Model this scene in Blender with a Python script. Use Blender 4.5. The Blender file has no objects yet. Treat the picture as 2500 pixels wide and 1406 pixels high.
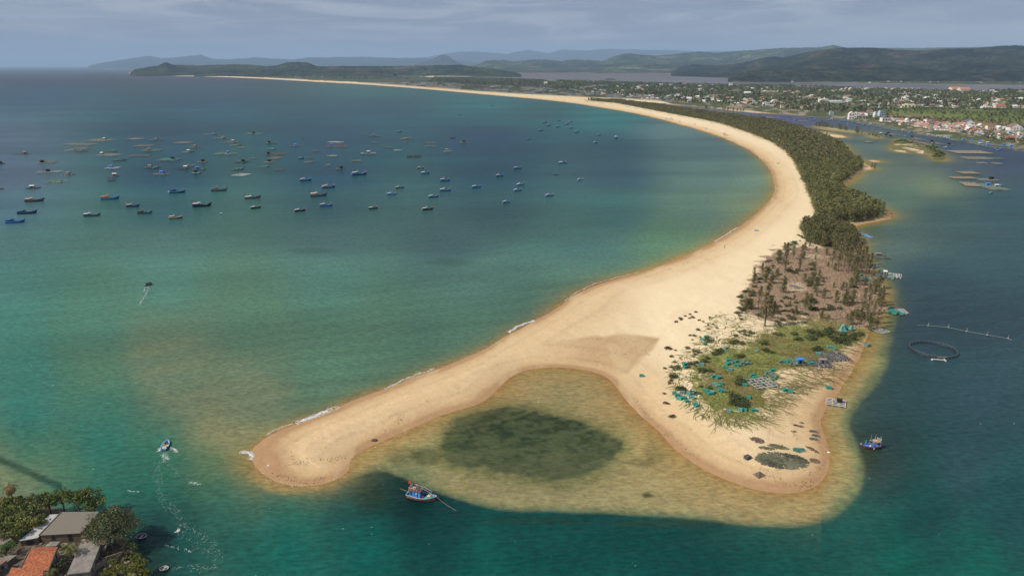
WCA = [[165,0.216,0.2964,0.4084,0.175,0.2095,0.2086],[170,0.1839,0.251,0.3454,0.363,0.36,0.308],[176,0.1617,0.2177,0.2956,0.4855,0.4652,0.4713],[183,0.141,0.1823,0.246,0.5986,0.6158,0.6075],[190,0.1254,0.1618,0.2143,0.6523,0.6426,0.6346],[200,0.1133,0.1432,0.1911,0.7084,0.7132,0.7005],[215,0.0983,0.1251,0.1648,0.8084,0.8072,0.8175],[235,0.0897,0.1129,0.1476,0.8654,0.8627,0.8751],[260,0.0811,0.1006,0.1305,0.8269,0.8174,0.824],[300,0.0718,0.0881,0.1135,0.8416,0.8278,0.8328],[350,0.0623,0.0756,0.1001,0.9996,0.984,0.9743],[420,0.0533,0.0655,0.0881,0.8523,0.8378,0.8278],[500,0.0453,0.0573,0.0733,0.8837,0.8482,0.8787],[600,0.0365,0.0453,0.0608,0.8997,0.8837,0.8693],[700,0.0311,0.0382,0.0507,1.0904,1.0658,1.0766],[800,0.0251,0.0324,0.0427,1.1531,1.1045,1.1064],[900,0.0193,0.0224,0.0313,1.0146,0.9933,0.9992],[1000,0.0167,0.0209,0.029,1.0745,1.0681,1.0367],[1080,0.0167,0.0197,0.027,1.0106,0.9902,0.9845],[1150,0.0137,0.0182,0.0236,1.0302,1.0005,1.007],[1250,0.0102,0.0122,0.0147,1.2066,1.1709,1.1769],[1320,0.0088,0.0107,0.0131,1.2161,1.1806,1.187],[1395,0.0079,0.0093,0.0117,1.1994,1.1901,1.1969]]
import bpy, bmesh, math, random
import numpy as np
from math import radians, sin, cos, pi, tan, atan2, sqrt, exp

# ------------------------------------------------------------------ camera
HC = 120.0                      # camera height above the sea, metres
FPX = 1750.0                    # focal length in pixels of the 2500 px wide photograph
HORIZ = 160.0
PITCH = math.atan((703 - HORIZ) / FPX)
scene = bpy.context.scene
COL = scene.collection
cam_d = bpy.data.cameras.new("Camera")
cam = bpy.data.objects.new("Camera", cam_d)
COL.objects.link(cam)
cam.location = (0, 0, HC)
cam.rotation_euler = (pi / 2 - PITCH, 0, 0)
cam_d.sensor_width = 36
cam_d.lens = 36 * FPX / 2500
cam_d.clip_start = 1
cam_d.clip_end = 400000
scene.camera = cam

# ------------------------------------------------------------------ light
SUN_EL, SUN_AZ = radians(43), radians(197)     # direction to the sun, counter-clockwise from +X
sx, sy, sz = cos(SUN_EL) * cos(SUN_AZ), cos(SUN_EL) * sin(SUN_AZ), sin(SUN_EL)
sun_d = bpy.data.lights.new("sun", 'SUN')
sun_d.energy = 4.0
sun_d.angle = radians(0.5)
sun_d.color = (1.0, 0.93, 0.82)
sun = bpy.data.objects.new("sun", sun_d)
COL.objects.link(sun)
from mathutils import Vector, Matrix
sun.rotation_euler = Vector((sx, sy, sz)).to_track_quat('Z', 'Y').to_euler()
sun.location = (0, 0, 500)

world = bpy.data.worlds.new("World")
scene.world = world
world.use_nodes = True
nt = world.node_tree
nt.nodes.clear()
def N(tree, typ, **kw):
    n = tree.nodes.new(typ)
    for k, v in kw.items():
        setattr(n, k, v)
    return n
out = N(nt, 'ShaderNodeOutputWorld')
bg = N(nt, 'ShaderNodeBackground')
bg.inputs['Strength'].default_value = 0.085
sky = N(nt, 'ShaderNodeTexSky')
sky.sky_type = 'NISHITA'
sky.sun_disc = False
sky.sun_elevation = SUN_EL
sky.sun_rotation = pi / 2 - SUN_AZ
sky.altitude = 100
sky.air_density = 1.0
sky.dust_density = 0.6
sky.ozone_density = 2.5
tc = N(nt, 'ShaderNodeTexCoord')
sep = N(nt, 'ShaderNodeSeparateXYZ')
nt.links.new(tc.outputs['Generated'], sep.inputs[0])
def M(tree, op, a, b=None, c=None, clamp=False):
    n = tree.nodes.new('ShaderNodeMath'); n.operation = op; n.use_clamp = clamp
    for i, v in enumerate((a, b, c)):
        if v is None: continue
        if isinstance(v, (int, float)): n.inputs[i].default_value = v
        else: tree.links.new(v, n.inputs[i])
    return n.outputs[0]
zc = M(nt, 'MAXIMUM', sep.outputs['Z'], 0.0)
zz = M(nt, 'ADD', zc, 0.035)
ux = M(nt, 'DIVIDE', sep.outputs['X'], zz)
uy = M(nt, 'DIVIDE', sep.outputs['Y'], zz)
cmb = N(nt, 'ShaderNodeCombineXYZ')
nt.links.new(ux, cmb.inputs[0]); nt.links.new(uy, cmb.inputs[1])
def mixc(tree, fac, a, b, blend='MIX'):
    n = tree.nodes.new('ShaderNodeMix'); n.data_type = 'RGBA'; n.blend_type = blend
    for sock, v in ((n.inputs['Factor'], fac), (n.inputs[6], a), (n.inputs[7], b)):
        if isinstance(v, (int, float)): sock.default_value = v
        elif isinstance(v, tuple): sock.default_value = v
        else: tree.links.new(v, sock)
    return n.outputs[2]
def noise(tree, vec, scale, detail=4, rough=0.55, dist=0.0):
    n = tree.nodes.new('ShaderNodeTexNoise')
    n.inputs['Scale'].default_value = scale
    n.inputs['Detail'].default_value = detail
    n.inputs['Roughness'].default_value = rough
    n.inputs['Distortion'].default_value = dist
    if vec is not None: tree.links.new(vec, n.inputs['Vector'])
    return n.outputs['Fac']
def smooth(tree, v, a, b, lo=0.0, hi=1.0):
    n = tree.nodes.new('ShaderNodeMapRange'); n.interpolation_type = 'SMOOTHSTEP'
    tree.links.new(v, n.inputs[0])
    for i, x in enumerate((a, b, lo, hi)): n.inputs[i + 1].default_value = x
    return n.outputs[0]
# layered cloud: a veil seen in perspective, plus low cumulus puffs near the horizon
c1 = noise(nt, cmb.outputs[0], 0.42, 9, 0.62, 0.8)
cov = smooth(nt, sep.outputs['Z'], 0.012, 0.06)
c1m = smooth(nt, c1, 0.42, 0.64)
c1m = M(nt, 'MULTIPLY', c1m, cov)
mp = N(nt, 'ShaderNodeMapping'); mp.inputs['Scale'].default_value = (9, 9, 46)
nt.links.new(tc.outputs['Generated'], mp.inputs[0])
c2 = noise(nt, mp.outputs[0], 1.0, 8, 0.66, 0.3)
c2m = M(nt, 'MULTIPLY', smooth(nt, c2, 0.54, 0.74), smooth(nt, sep.outputs['Z'], 0.008, 0.026))
c2m = M(nt, 'MULTIPLY', c2m, 0.55)
mp3 = N(nt, 'ShaderNodeMapping'); mp3.inputs['Scale'].default_value = (2.2, 2.2, 14); mp3.inputs['Location'].default_value = (3, 1, 0)
nt.links.new(tc.outputs['Generated'], mp3.inputs[0])
c3 = noise(nt, mp3.outputs[0], 1.0, 5, 0.55, 0.4)
SKY_BASE = (1.0, 1.0, 1.0, 1)
# a thin general veil greys the clear sky
veil = mixc(nt, 0.72, sky.outputs[0], (3.25, 3.55, 4.55, 1))
dark = mixc(nt, smooth(nt, c3, 0.38, 0.60, 0.0, 0.85), veil, (2.4, 2.75, 3.7, 1))
a1 = mixc(nt, M(nt, 'MULTIPLY', c1m, 0.62), dark, (4.9, 5.2, 5.9, 1))
a2 = mixc(nt, c2m, a1, (5.2, 5.4, 5.8, 1))
nt.links.new(a2, bg.inputs['Color'])
nt.links.new(bg.outputs[0], out.inputs['Surface'])

scene.view_settings.view_transform = 'Standard'
scene.view_settings.look = 'None'
scene.view_settings.exposure = 0.27
scene.view_settings.gamma = 1.0
scene.render.engine = 'CYCLES'
scene.cycles.use_denoising = True
scene.cycles.max_bounces = 6
scene.cycles.volume_bounces = 0
scene.cycles.transparent_max_bounces = 6

# ------------------------------------------------------------------ maths helpers
rnd = random.Random(7)
nrng = np.random.default_rng(11)
CP, SP = cos(PITCH), sin(PITCH)
def G(px, py, z=0.0):
    """point of the plane z seen at photograph pixel px, py"""
    r, u = (px - 1250) / FPX, (703 - py) / FPX
    dz = -SP + u * CP
    t = (z - HC) / dz
    return (r * t, (CP + u * SP) * t, z)
def Ga(px, py, z=0.0):
    r, u = (px - 1250) / FPX, (703 - py) / FPX
    dz = -SP + u * CP
    t = (z - HC) / dz
    return r * t, (CP + u * SP) * t
def chart(x, y, z=0.0):
    d = y * CP + (HC - z) * SP
    u = (y * SP - (HC - z) * CP) / d
    return 1250 + FPX * x / d, 703 - FPX * u
def ppm(px, py):
    """pixels per metre at a sea point"""
    x, y, _ = G(px, py)
    return FPX / (y * CP + HC * SP)
def hashn(ix, iy, seed):
    h = (ix.astype(np.int64) * 374761393 + iy.astype(np.int64) * 668265263 + seed * 974634777) & 0xFFFFFFFF
    h = ((h ^ (h >> 13)) * 1274126177) & 0xFFFFFFFF
    return ((h ^ (h >> 16)) & 0xFFFF) / 65535.0
def vnoise(x, y, seed=0):
    x = np.asarray(x, float); y = np.asarray(y, float)
    ix, iy = np.floor(x), np.floor(y)
    fx, fy = x - ix, y - iy
    fx = fx * fx * (3 - 2 * fx); fy = fy * fy * (3 - 2 * fy)
    a = hashn(ix, iy, seed); b = hashn(ix + 1, iy, seed)
    c = hashn(ix, iy + 1, seed); d = hashn(ix + 1, iy + 1, seed)
    return (a * (1 - fx) + b * fx) * (1 - fy) + (c * (1 - fx) + d * fx) * fy
def fbm(x, y, seed=0, octv=4):
    s, a, t = 0, 0.5, 0
    for i in range(octv):
        s = s + a * vnoise(x * 2 ** i, y * 2 ** i, seed + i * 17); t += a; a *= 0.5
    return s / t
def sstep(a, b, v):
    t = np.clip((v - a) / (b - a), 0, 1)
    return t * t * (3 - 2 * t)
def sdf(poly, X, Y):
    """signed distance to a polygon, positive inside"""
    P = np.array(poly, float)
    Q = np.roll(P, -1, axis=0)
    n = len(X)
    res = np.empty(n)
    for s in range(0, n, 20000):
        x = X[s:s + 20000][:, None]; y = Y[s:s + 20000][:, None]
        ax, ay, bx, by = P[:, 0], P[:, 1], Q[:, 0], Q[:, 1]
        dx, dy = bx - ax, by - ay
        L = dx * dx + dy * dy + 1e-12
        t = np.clip(((x - ax) * dx + (y - ay) * dy) / L, 0, 1)
        d = np.min((x - ax - t * dx) ** 2 + (y - ay - t * dy) ** 2, axis=1)
        cond = (ay > y) != (by > y)
        xi = ax + (y - ay) * dx / np.where(dy == 0, 1e-12, dy)
        ins = (np.sum(cond & (x < xi), axis=1) % 2) == 1
        res[s:s + 20000] = np.where(ins, 1, -1) * np.sqrt(d)
    return res
def inside(poly, px, py):
    c = False
    n = len(poly)
    for i in range(n):
        x1, y1 = poly[i]; x2, y2 = poly[(i + 1) % n]
        if (y1 > py) != (y2 > py) and px < x1 + (py - y1) * (x2 - x1) / (y2 - y1): c = not c
    return c
def lin(c):
    c = np.asarray(c, float) / 255.0
    return np.where(c <= 0.04045, c / 12.92, ((c + 0.055) / 1.055) ** 2.4)
def smooth_poly(pts, rounds=2, closed=True):
    P = [tuple(map(float, p)) for p in pts]
    for _ in range(rounds):
        R = []
        n = len(P)
        for i in range(n if closed else n - 1):
            a, b = P[i], P[(i + 1) % n]
            R.append((a[0] * .75 + b[0] * .25, a[1] * .75 + b[1] * .25))
            R.append((a[0] * .25 + b[0] * .75, a[1] * .25 + b[1] * .75))
        P = R
    return P

# ------------------------------------------------------------------ object helpers
def tag(o, label=None, cat=None, group=None, kind=None):
    if label: o['label'] = label
    if cat: o['category'] = cat
    if group: o['group'] = group
    if kind: o['kind'] = kind
    return o
def empty(name, loc=(0, 0, 0), rz=0.0):
    o = bpy.data.objects.new(name, None)
    o.location = loc; o.rotation_euler = (0, 0, rz); o.empty_display_size = 0.2
    COL.objects.link(o)
    return o
def link_mesh(name, me, mats=(), parent=None, loc=None):
    for m in (mats if isinstance(mats, (list, tuple)) else [mats]):
        me.materials.append(m)
    o = bpy.data.objects.new(name, me)
    COL.objects.link(o)
    if parent is not None: o.parent = parent
    if loc is not None: o.location = loc
    return o
def np_mesh(name, V, F, colors=None, mat_idx=None, smooth=False):
    """V (n,3), F (m,k) all the same k"""
    me = bpy.data.meshes.new(name)
    V = np.asarray(V, np.float32); F = np.asarray(F, np.int32)
    me.vertices.add(len(V)); me.vertices.foreach_set('co', V.ravel())
    k = F.shape[1]
    me.loops.add(F.size); me.loops.foreach_set('vertex_index', F.ravel())
    me.polygons.add(len(F))
    me.polygons.foreach_set('loop_start', np.arange(0, F.size, k, dtype=np.int32))
    me.polygons.foreach_set('loop_total', np.full(len(F), k, np.int32))
    if mat_idx is not None: me.polygons.foreach_set('material_index', np.asarray(mat_idx, np.int32))
    if smooth: me.polygons.foreach_set('use_smooth', np.ones(len(F), bool))
    me.update(calc_edges=True)
    if colors is not None:
        at = me.color_attributes.new('Col', 'FLOAT_COLOR', 'POINT')
        C = np.ones((len(V), 4), np.float32); C[:, :colors.shape[1]] = colors
        at.data.foreach_set('color', C.ravel())
    return me
class MB:
    """collects boxes, bars, tubes and free faces; build() links them as one mesh object"""
    def __init__(s): s.v = []; s.f = []
    def add(s, vs, fs):
        b = len(s.v); s.v.extend([tuple(v) for v in vs]); s.f.extend([tuple(b + i for i in f) for f in fs]); return s
    def box(s, x0, x1, y0, y1, z0, z1, rz=0, c=None):
        vs = [(x, y, z) for z in (z0, z1) for (x, y) in ((x0, y0), (x1, y0), (x1, y1), (x0, y1))]
        if rz:
            cx, cy = c if c else ((x0 + x1) / 2, (y0 + y1) / 2)
            vs = [(cx + (x - cx) * cos(rz) - (y - cy) * sin(rz), cy + (x - cx) * sin(rz) + (y - cy) * cos(rz), z) for x, y, z in vs]
        return s.add(vs, [(0, 3, 2, 1), (4, 5, 6, 7), (0, 1, 5, 4), (1, 2, 6, 5), (2, 3, 7, 6), (3, 0, 4, 7)])
    def bar(s, a, b, w, h=None, n=4):
        """square or round bar from a to b"""
        h = h or w
        a, b = Vector(a), Vector(b); d = (b - a)
        if d.length < 1e-6: return s
        d.normalize()
        up = Vector((0, 0, 1)) if abs(d.z) < 0.95 else Vector((1, 0, 0))
        r = d.cross(up).normalized(); u = r.cross(d)
        if n == 4:
            offs = [r * w / 2 + u * h / 2, -r * w / 2 + u * h / 2, -r * w / 2 - u * h / 2, r * w / 2 - u * h / 2]
        else:
            offs = [r * cos(2 * pi * i / n) * w / 2 + u * sin(2 * pi * i / n) * h / 2 for i in range(n)]
        vs = [a + o for o in offs] + [b + o for o in offs]
        fs = [(i, (i + 1) % n, n + (i + 1) % n, n + i) for i in range(n)]
        fs += [tuple(range(n - 1, -1, -1)), tuple(range(n, 2 * n))]
        return s.add(vs, fs)
    def taper(s, pts, rads, n=6):
        """tube through pts with a radius each"""
        rings = []
        for i, p in enumerate(pts):
            p = Vector(p)
            a = Vector(pts[max(i - 1, 0)]); b = Vector(pts[min(i + 1, len(pts) - 1)])
            d = (b - a).normalized() if (b - a).length > 0 else Vector((0, 0, 1))
            up = Vector((0, 0, 1)) if abs(d.z) < 0.9 else Vector((1, 0, 0))
            r = d.cross(up).normalized(); u = r.cross(d)
            rings.append([p + r * cos(2 * pi * k / n) * rads[i] + u * sin(2 * pi * k / n) * rads[i] for k in range(n)])
        vs = [v for r in rings for v in r]
        fs = []
        for i in range(len(rings) - 1):
            for k in range(n):
                fs.append((i * n + k, i * n + (k + 1) % n, (i + 1) * n + (k + 1) % n, (i + 1) * n + k))
        fs.append(tuple(range(n - 1, -1, -1))); fs.append(tuple(range((len(rings) - 1) * n, len(rings) * n)))
        return s.add(vs, fs)
    def prism(s, poly, z0, z1):
        n = len(poly)
        a = sum(poly[i][0] * poly[(i + 1) % n][1] - poly[(i + 1) % n][0] * poly[i][1] for i in range(n))
        if a < 0: poly = poly[::-1]
        vs = [(x, y, z0) for x, y in poly] + [(x, y, z1) for x, y in poly]
        fs = [tuple(range(n - 1, -1, -1)), tuple(range(n, 2 * n))] + [(i, (i + 1) % n, n + (i + 1) % n, n + i) for i in range(n)]
        return s.add(vs, fs)
    def torus(s, c, R, r, n=12, k=5, ax=1.0):
        vs, fs = [], []
        for i in range(n):
            a = 2 * pi * i / n
            for j in range(k):
                b = 2 * pi * j / k
                vs.append((c[0] + (R + r * cos(b)) * cos(a), c[1] + (R + r * cos(b)) * sin(a) * ax, c[2] + r * sin(b)))
        for i in range(n):
            for j in range(k):
                fs.append((i * k + j, ((i + 1) % n) * k + j, ((i + 1) % n) * k + (j + 1) % k, i * k + (j + 1) % k))
        return s.add(vs, fs)
    def mesh(s, name, smooth=False):
        me = bpy.data.meshes.new(name); me.from_pydata(s.v, [], s.f)
        if smooth: me.polygons.foreach_set('use_smooth', np.ones(len(me.polygons), bool))
        me.update()
        return me
    def build(s, name, m, parent=None, loc=None, smooth=False):
        return link_mesh(name, s.mesh(name, smooth), m, parent, loc)
_m = {}
def mat(name, rgb, rough=0.75, var=0.12, scale=3.0, metal=0.0, spec=0.3, dirt=0.0):
    """painted or natural surface: the colour mottled by noise in object space"""
    key = (name,)
    if key in _m: return _m[key]
    m = bpy.data.materials.new(name); m.use_nodes = True
    t = m.node_tree; b = t.nodes['Principled BSDF']
    tcn = t.nodes.new('ShaderNodeTexCoord')
    n1 = noise(t, tcn.outputs['Object'], scale, 5, 0.6)
    f = smooth(t, n1, 0.3, 0.7, 1 - var, 1 + var)
    c = tuple(float(v) for v in rgb) + (1,)
    vm = t.nodes.new('ShaderNodeVectorMath'); vm.operation = 'SCALE'
    vm.inputs[0].default_value = c[:3]; t.links.new(f, vm.inputs['Scale'])
    res = vm.outputs[0]
    if dirt:
        n2 = noise(t, tcn.outputs['Object'], scale * 0.4, 6, 0.7, 1.0)
        res = mixc(t, smooth(t, n2, 0.5, 0.72, 0, dirt), res, (0.10, 0.085, 0.065, 1))
    t.links.new(res, b.inputs['Base Color'])
    b.inputs['Roughness'].default_value = rough
    b.inputs['Metallic'].default_value = metal
    b.inputs['Specular IOR Level'].default_value = spec
    _m[key] = m
    return m
def vc_mat(name, rough=0.9, spec=0.15, trans=0.0, sheen=0.0):
    """colour from the mesh's own Col attribute (leaves, ground patches)"""
    m = bpy.data.materials.new(name); m.use_nodes = True
    t = m.node_tree; b = t.nodes['Principled BSDF']
    a = t.nodes.new('ShaderNodeAttribute'); a.attribute_name = 'Col'
    t.links.new(a.outputs['Color'], b.inputs['Base Color'])
    b.inputs['Roughness'].default_value = rough
    b.inputs['Specular IOR Level'].default_value = spec
    return m
# ------------------------------------------------------------------ coastlines, traced and laid on the sea plane
BAY = [(612,1108),(618,1095),(635,1080),(655,1065),(682,1051),(720,1035),(770,1017),(820,998),(870,975),(920,957),(965,940),
 (1010,922),(1060,905),(1110,885),(1160,862),(1210,838),(1245,815),(1290,792),(1330,770),(1365,748),(1385,732),(1410,716),
 (1450,697),(1500,683),(1560,668),(1620,647),(1670,627),(1720,605),(1760,583),(1800,558),(1840,528),(1865,505),(1885,485),
 (1893,465),(1890,440),(1880,415),(1860,390),(1835,370),(1800,352),(1760,335),(1700,315),(1650,302),(1600,288),(1540,275),
 (1480,265),(1400,252),(1320,243),(1240,236),(1150,228),(1050,219),(950,211),(880,206),(800,202),(730,198),(680,195),
 (600,191),(520,188),(430,186.5),(360,185.5),(322,183)]
BACK = [(312,179),(330,175),(700,172),(1150,171),(1200,174),(1240,179),(1270,184.5),(1235,187.5),(1180,187.5),(1089,187),(1055,188.5),
 (1191,191.5),(1260,194.5),(1464,199.5),(1700,206),(1991,211),(2128,218),(2333,223),(2500,221),(2900,226),(3400,235),(3400,480),
 (2700,395),(2500,369),(2435,352),(2367,345),(2298,335),(2230,321),(2162,305),(2120,298),(2077,294),(2042,287),(1991,285),(1923,280),(1821,275),
 (1718,262),(1650,257),(1560,250),(1480,244.5),(1430,243),(1480,248),(1560,254),(1640,263),(1700,274),(1760,284),(1830,292),(1900,303),
 (1960,316),(1990,325),(2030,345),(2060,352),(2075,368),(2090,388),(2120,405),(2140,412),(2100,419),(2090,432),(2070,445),
 (2050,456),(2060,468),(2095,482),(2130,500),(2165,515),(2182,530),(2140,541),(2110,546),(2075,558),(2090,572),(2100,590),
 (2108,610),(2120,640),(2132,670),(2150,690),(2157,710),(2160,740),(2153,765),(2138,785),(2122,808),(2114,835),(2106,860),
 (2087,895),(2062,932),(2037,967),(2015,993),(2004,1020),(2007,1045),(2018,1075),(2026,1105),(2022,1135),(2010,1165),
 (1985,1190),(1950,1203),(1910,1205),(1860,1198),(1810,1185),(1760,1165),(1710,1140),(1670,1112),(1640,1085),(1605,1050),
 (1575,1025),(1545,995),(1525,970),(1505,945),(1490,925),(1460,910),(1410,900),(1360,896),(1310,898),(1270,907),(1240,925),
 (1215,950),(1190,975),(1160,990),(1110,1002),(1060,1020),(1010,1042),(960,1068),(900,1092),(870,1108),(855,1125),(855,1140),
 (840,1158),(810,1173),(770,1183),(720,1184),(680,1178),(645,1163),(625,1143),(615,1125)]
MAINLAND = smooth_poly(BAY + BACK, 1)
FARSHORE = smooth_poly([(1150,172.5),(1260,172.5),(1464,174),(1533,179),(1700,181),(1780,193),(1850,196.5),(1923,200),(2128,203.5),(2230,205.5),
 (2500,208.5),(3400,216),(3400,168),(1150,168)], 1)
ISLET = [(2174,358),(2181,370),(2224,374.5),(2272,376.5),(2284,394),(2300,393),(2309,389),(2305,381),(2290,372),(2274,362),(2250,355),(2224,350),
 (2207,339),(2180,341),(2188,352)]
POOL = [(2196,360),(2200,364),(2240,369),(2262,372),(2262,366),(2225,360)]
ISLES = [ISLET, [(2116,329),(2135,329),(2147,335),(2145,339),(2125,337)],
 [(1988,306),(2050,315),(2112,323),(2112,328),(2045,322),(1988,314)],
 [(1985,320),(2020,322),(2050,328),(2075,337),(2030,336),(1985,334)],
 [(2116,392),(2135,391.5),(2156,395),(2135,396.5)]]
VILLAGE_PT = smooth_poly([(-900,1120),(-200,1195),(0,1209),(60,1224),(150,1242),(230,1264),(284,1290),(316,1325),(320,1352),(338,1400),(350,1500),
 (350,1800),(-900,1800)], 1)
def to_world(poly): return [G(x, y)[:2] for x, y in poly]
W_MAIN, W_FAR, W_VILL, W_POOL = map(to_world, (MAINLAND, FARSHORE, VILLAGE_PT, POOL))
W_ISLES = [to_world(smooth_poly(i, 1)) for i in ISLES]

def build_grid(cols, rows):
    PX, PY = np.meshgrid(cols, rows)
    X, Y = Ga(PX, PY)
    return PX, PY, X, Y
def land_distance(X, Y, with_village=True):
    s = np.maximum(sdf(W_MAIN, X, Y), sdf(W_FAR, X, Y))
    for w in W_ISLES: s = np.maximum(s, sdf(w, X, Y))
    s = np.where((X > 600) & (X < 900) & (Y < 1500), np.minimum(s, -sdf(W_POOL, X, Y)), s)
    if with_village: s = np.maximum(s, sdf(W_VILL, X, Y))
    return s

# zones on land, traced the same way
GRASS = [(1700,880),(1745,850),(1790,842),(1850,820),(1900,800),(1960,785),(2010,770),(2070,790),(2110,810),(2100,838),(2060,850),(2040,880),
 (1990,900),(1930,905),(1900,925),(1880,960),(1860,1000),(1840,1022),(1790,1030),(1745,1020),(1715,990),(1695,960),(1690,925)]
DEBRIS = [(1800,760),(1822,700),(1850,655),(1890,620),(1940,600),(2000,590),(2090,590),(2120,630),(2150,690),(2160,750),(2130,790),(2060,800),(1990,790),(1920,800),(1850,790)]
VINES = [(1640,900),(1700,850),(1740,780),(1790,770),(1850,780),(1900,790),(2100,800),(2090,850),(2020,930),(1900,990),(1890,1020),(1800,1050),(1720,1030),(1660,980),(1635,940)]
FOREST = [(1430,247),(1500,253),(1600,273),(1700,292),(1760,305),(1820,325),(1880,349),(1918,374),(1940,402),(1952,430),(1965,458),(1976,485),(1984,512),
 (1990,540),(2030,548),(2100,543),(2150,532),(2165,522),(2125,503),(2085,486),(2050,470),(2042,455),(2060,443),(2085,428),(2105,410),(2075,392),(2062,368),
 (2040,356),(1985,332),(1950,318),(1890,305),(1820,294),(1750,286),(1690,276),(1600,262),(1500,250)]
FOREST2 = [(1955,560),(1990,555),(2030,562),(2085,578),(2095,600),(2060,615),(2000,608),(1965,600)]
FLATS = [(880,203),(1050,193),(1250,199),(1450,206),(1650,212),(1650,255),(1500,243),(1300,233),(1100,222),(950,209)]
FIELD = [(2160,272),(2230,268),(2400,270),(2700,275),(2700,330),(2500,312),(2330,300),(2250,292),(2180,290)]
DAMP = [(1300,872),(1340,842),(1420,830),(1520,824),(1612,832),(1595,862),(1555,895),(1530,915),(1500,925),(1460,908),(1400,897),(1350,893),(1330,880)]
DAMP2 = [(1632,785),(1640,770),(1665,762),(1685,764),(1686,778),(1660,788)]
WET_E = [(1990,1005),(1975,1020),(1985,990),(2000,960),(2040,930),(2080,890),(2090,860),(2110,850),(2100,900),(2060,945),(2030,985),(2010,1010)]
RIPPLE = [(700,1060),(900,990),(1100,910),(1250,850),(1400,760),(1500,720),(1560,740),(1450,800),(1330,880),(1200,940),(1050,1010),(900,1060),(780,1120),(700,1130)]

def px_sdf(poly, PX, PY):
    """distance in traced-map units; only computed near the polygon"""
    xs = [p[0] for p in poly]; ys = [p[1] for p in poly]
    res = np.full(PX.shape, -60.0)
    m = (PX > min(xs) - 40) & (PX < max(xs) + 40) & (PY > min(ys) - 40) & (PY < max(ys) + 40)
    if m.any(): res[m] = sdf(poly, PX[m], PY[m])
    return res

def ground_height(X, Y, s):
    z = np.where(s > 0, np.minimum(0.075 * s, 1.2 + 0.012 * s), 0.05 * s)
    z = np.minimum(z, 3.2)
    return np.maximum(z, -2.5)

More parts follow.
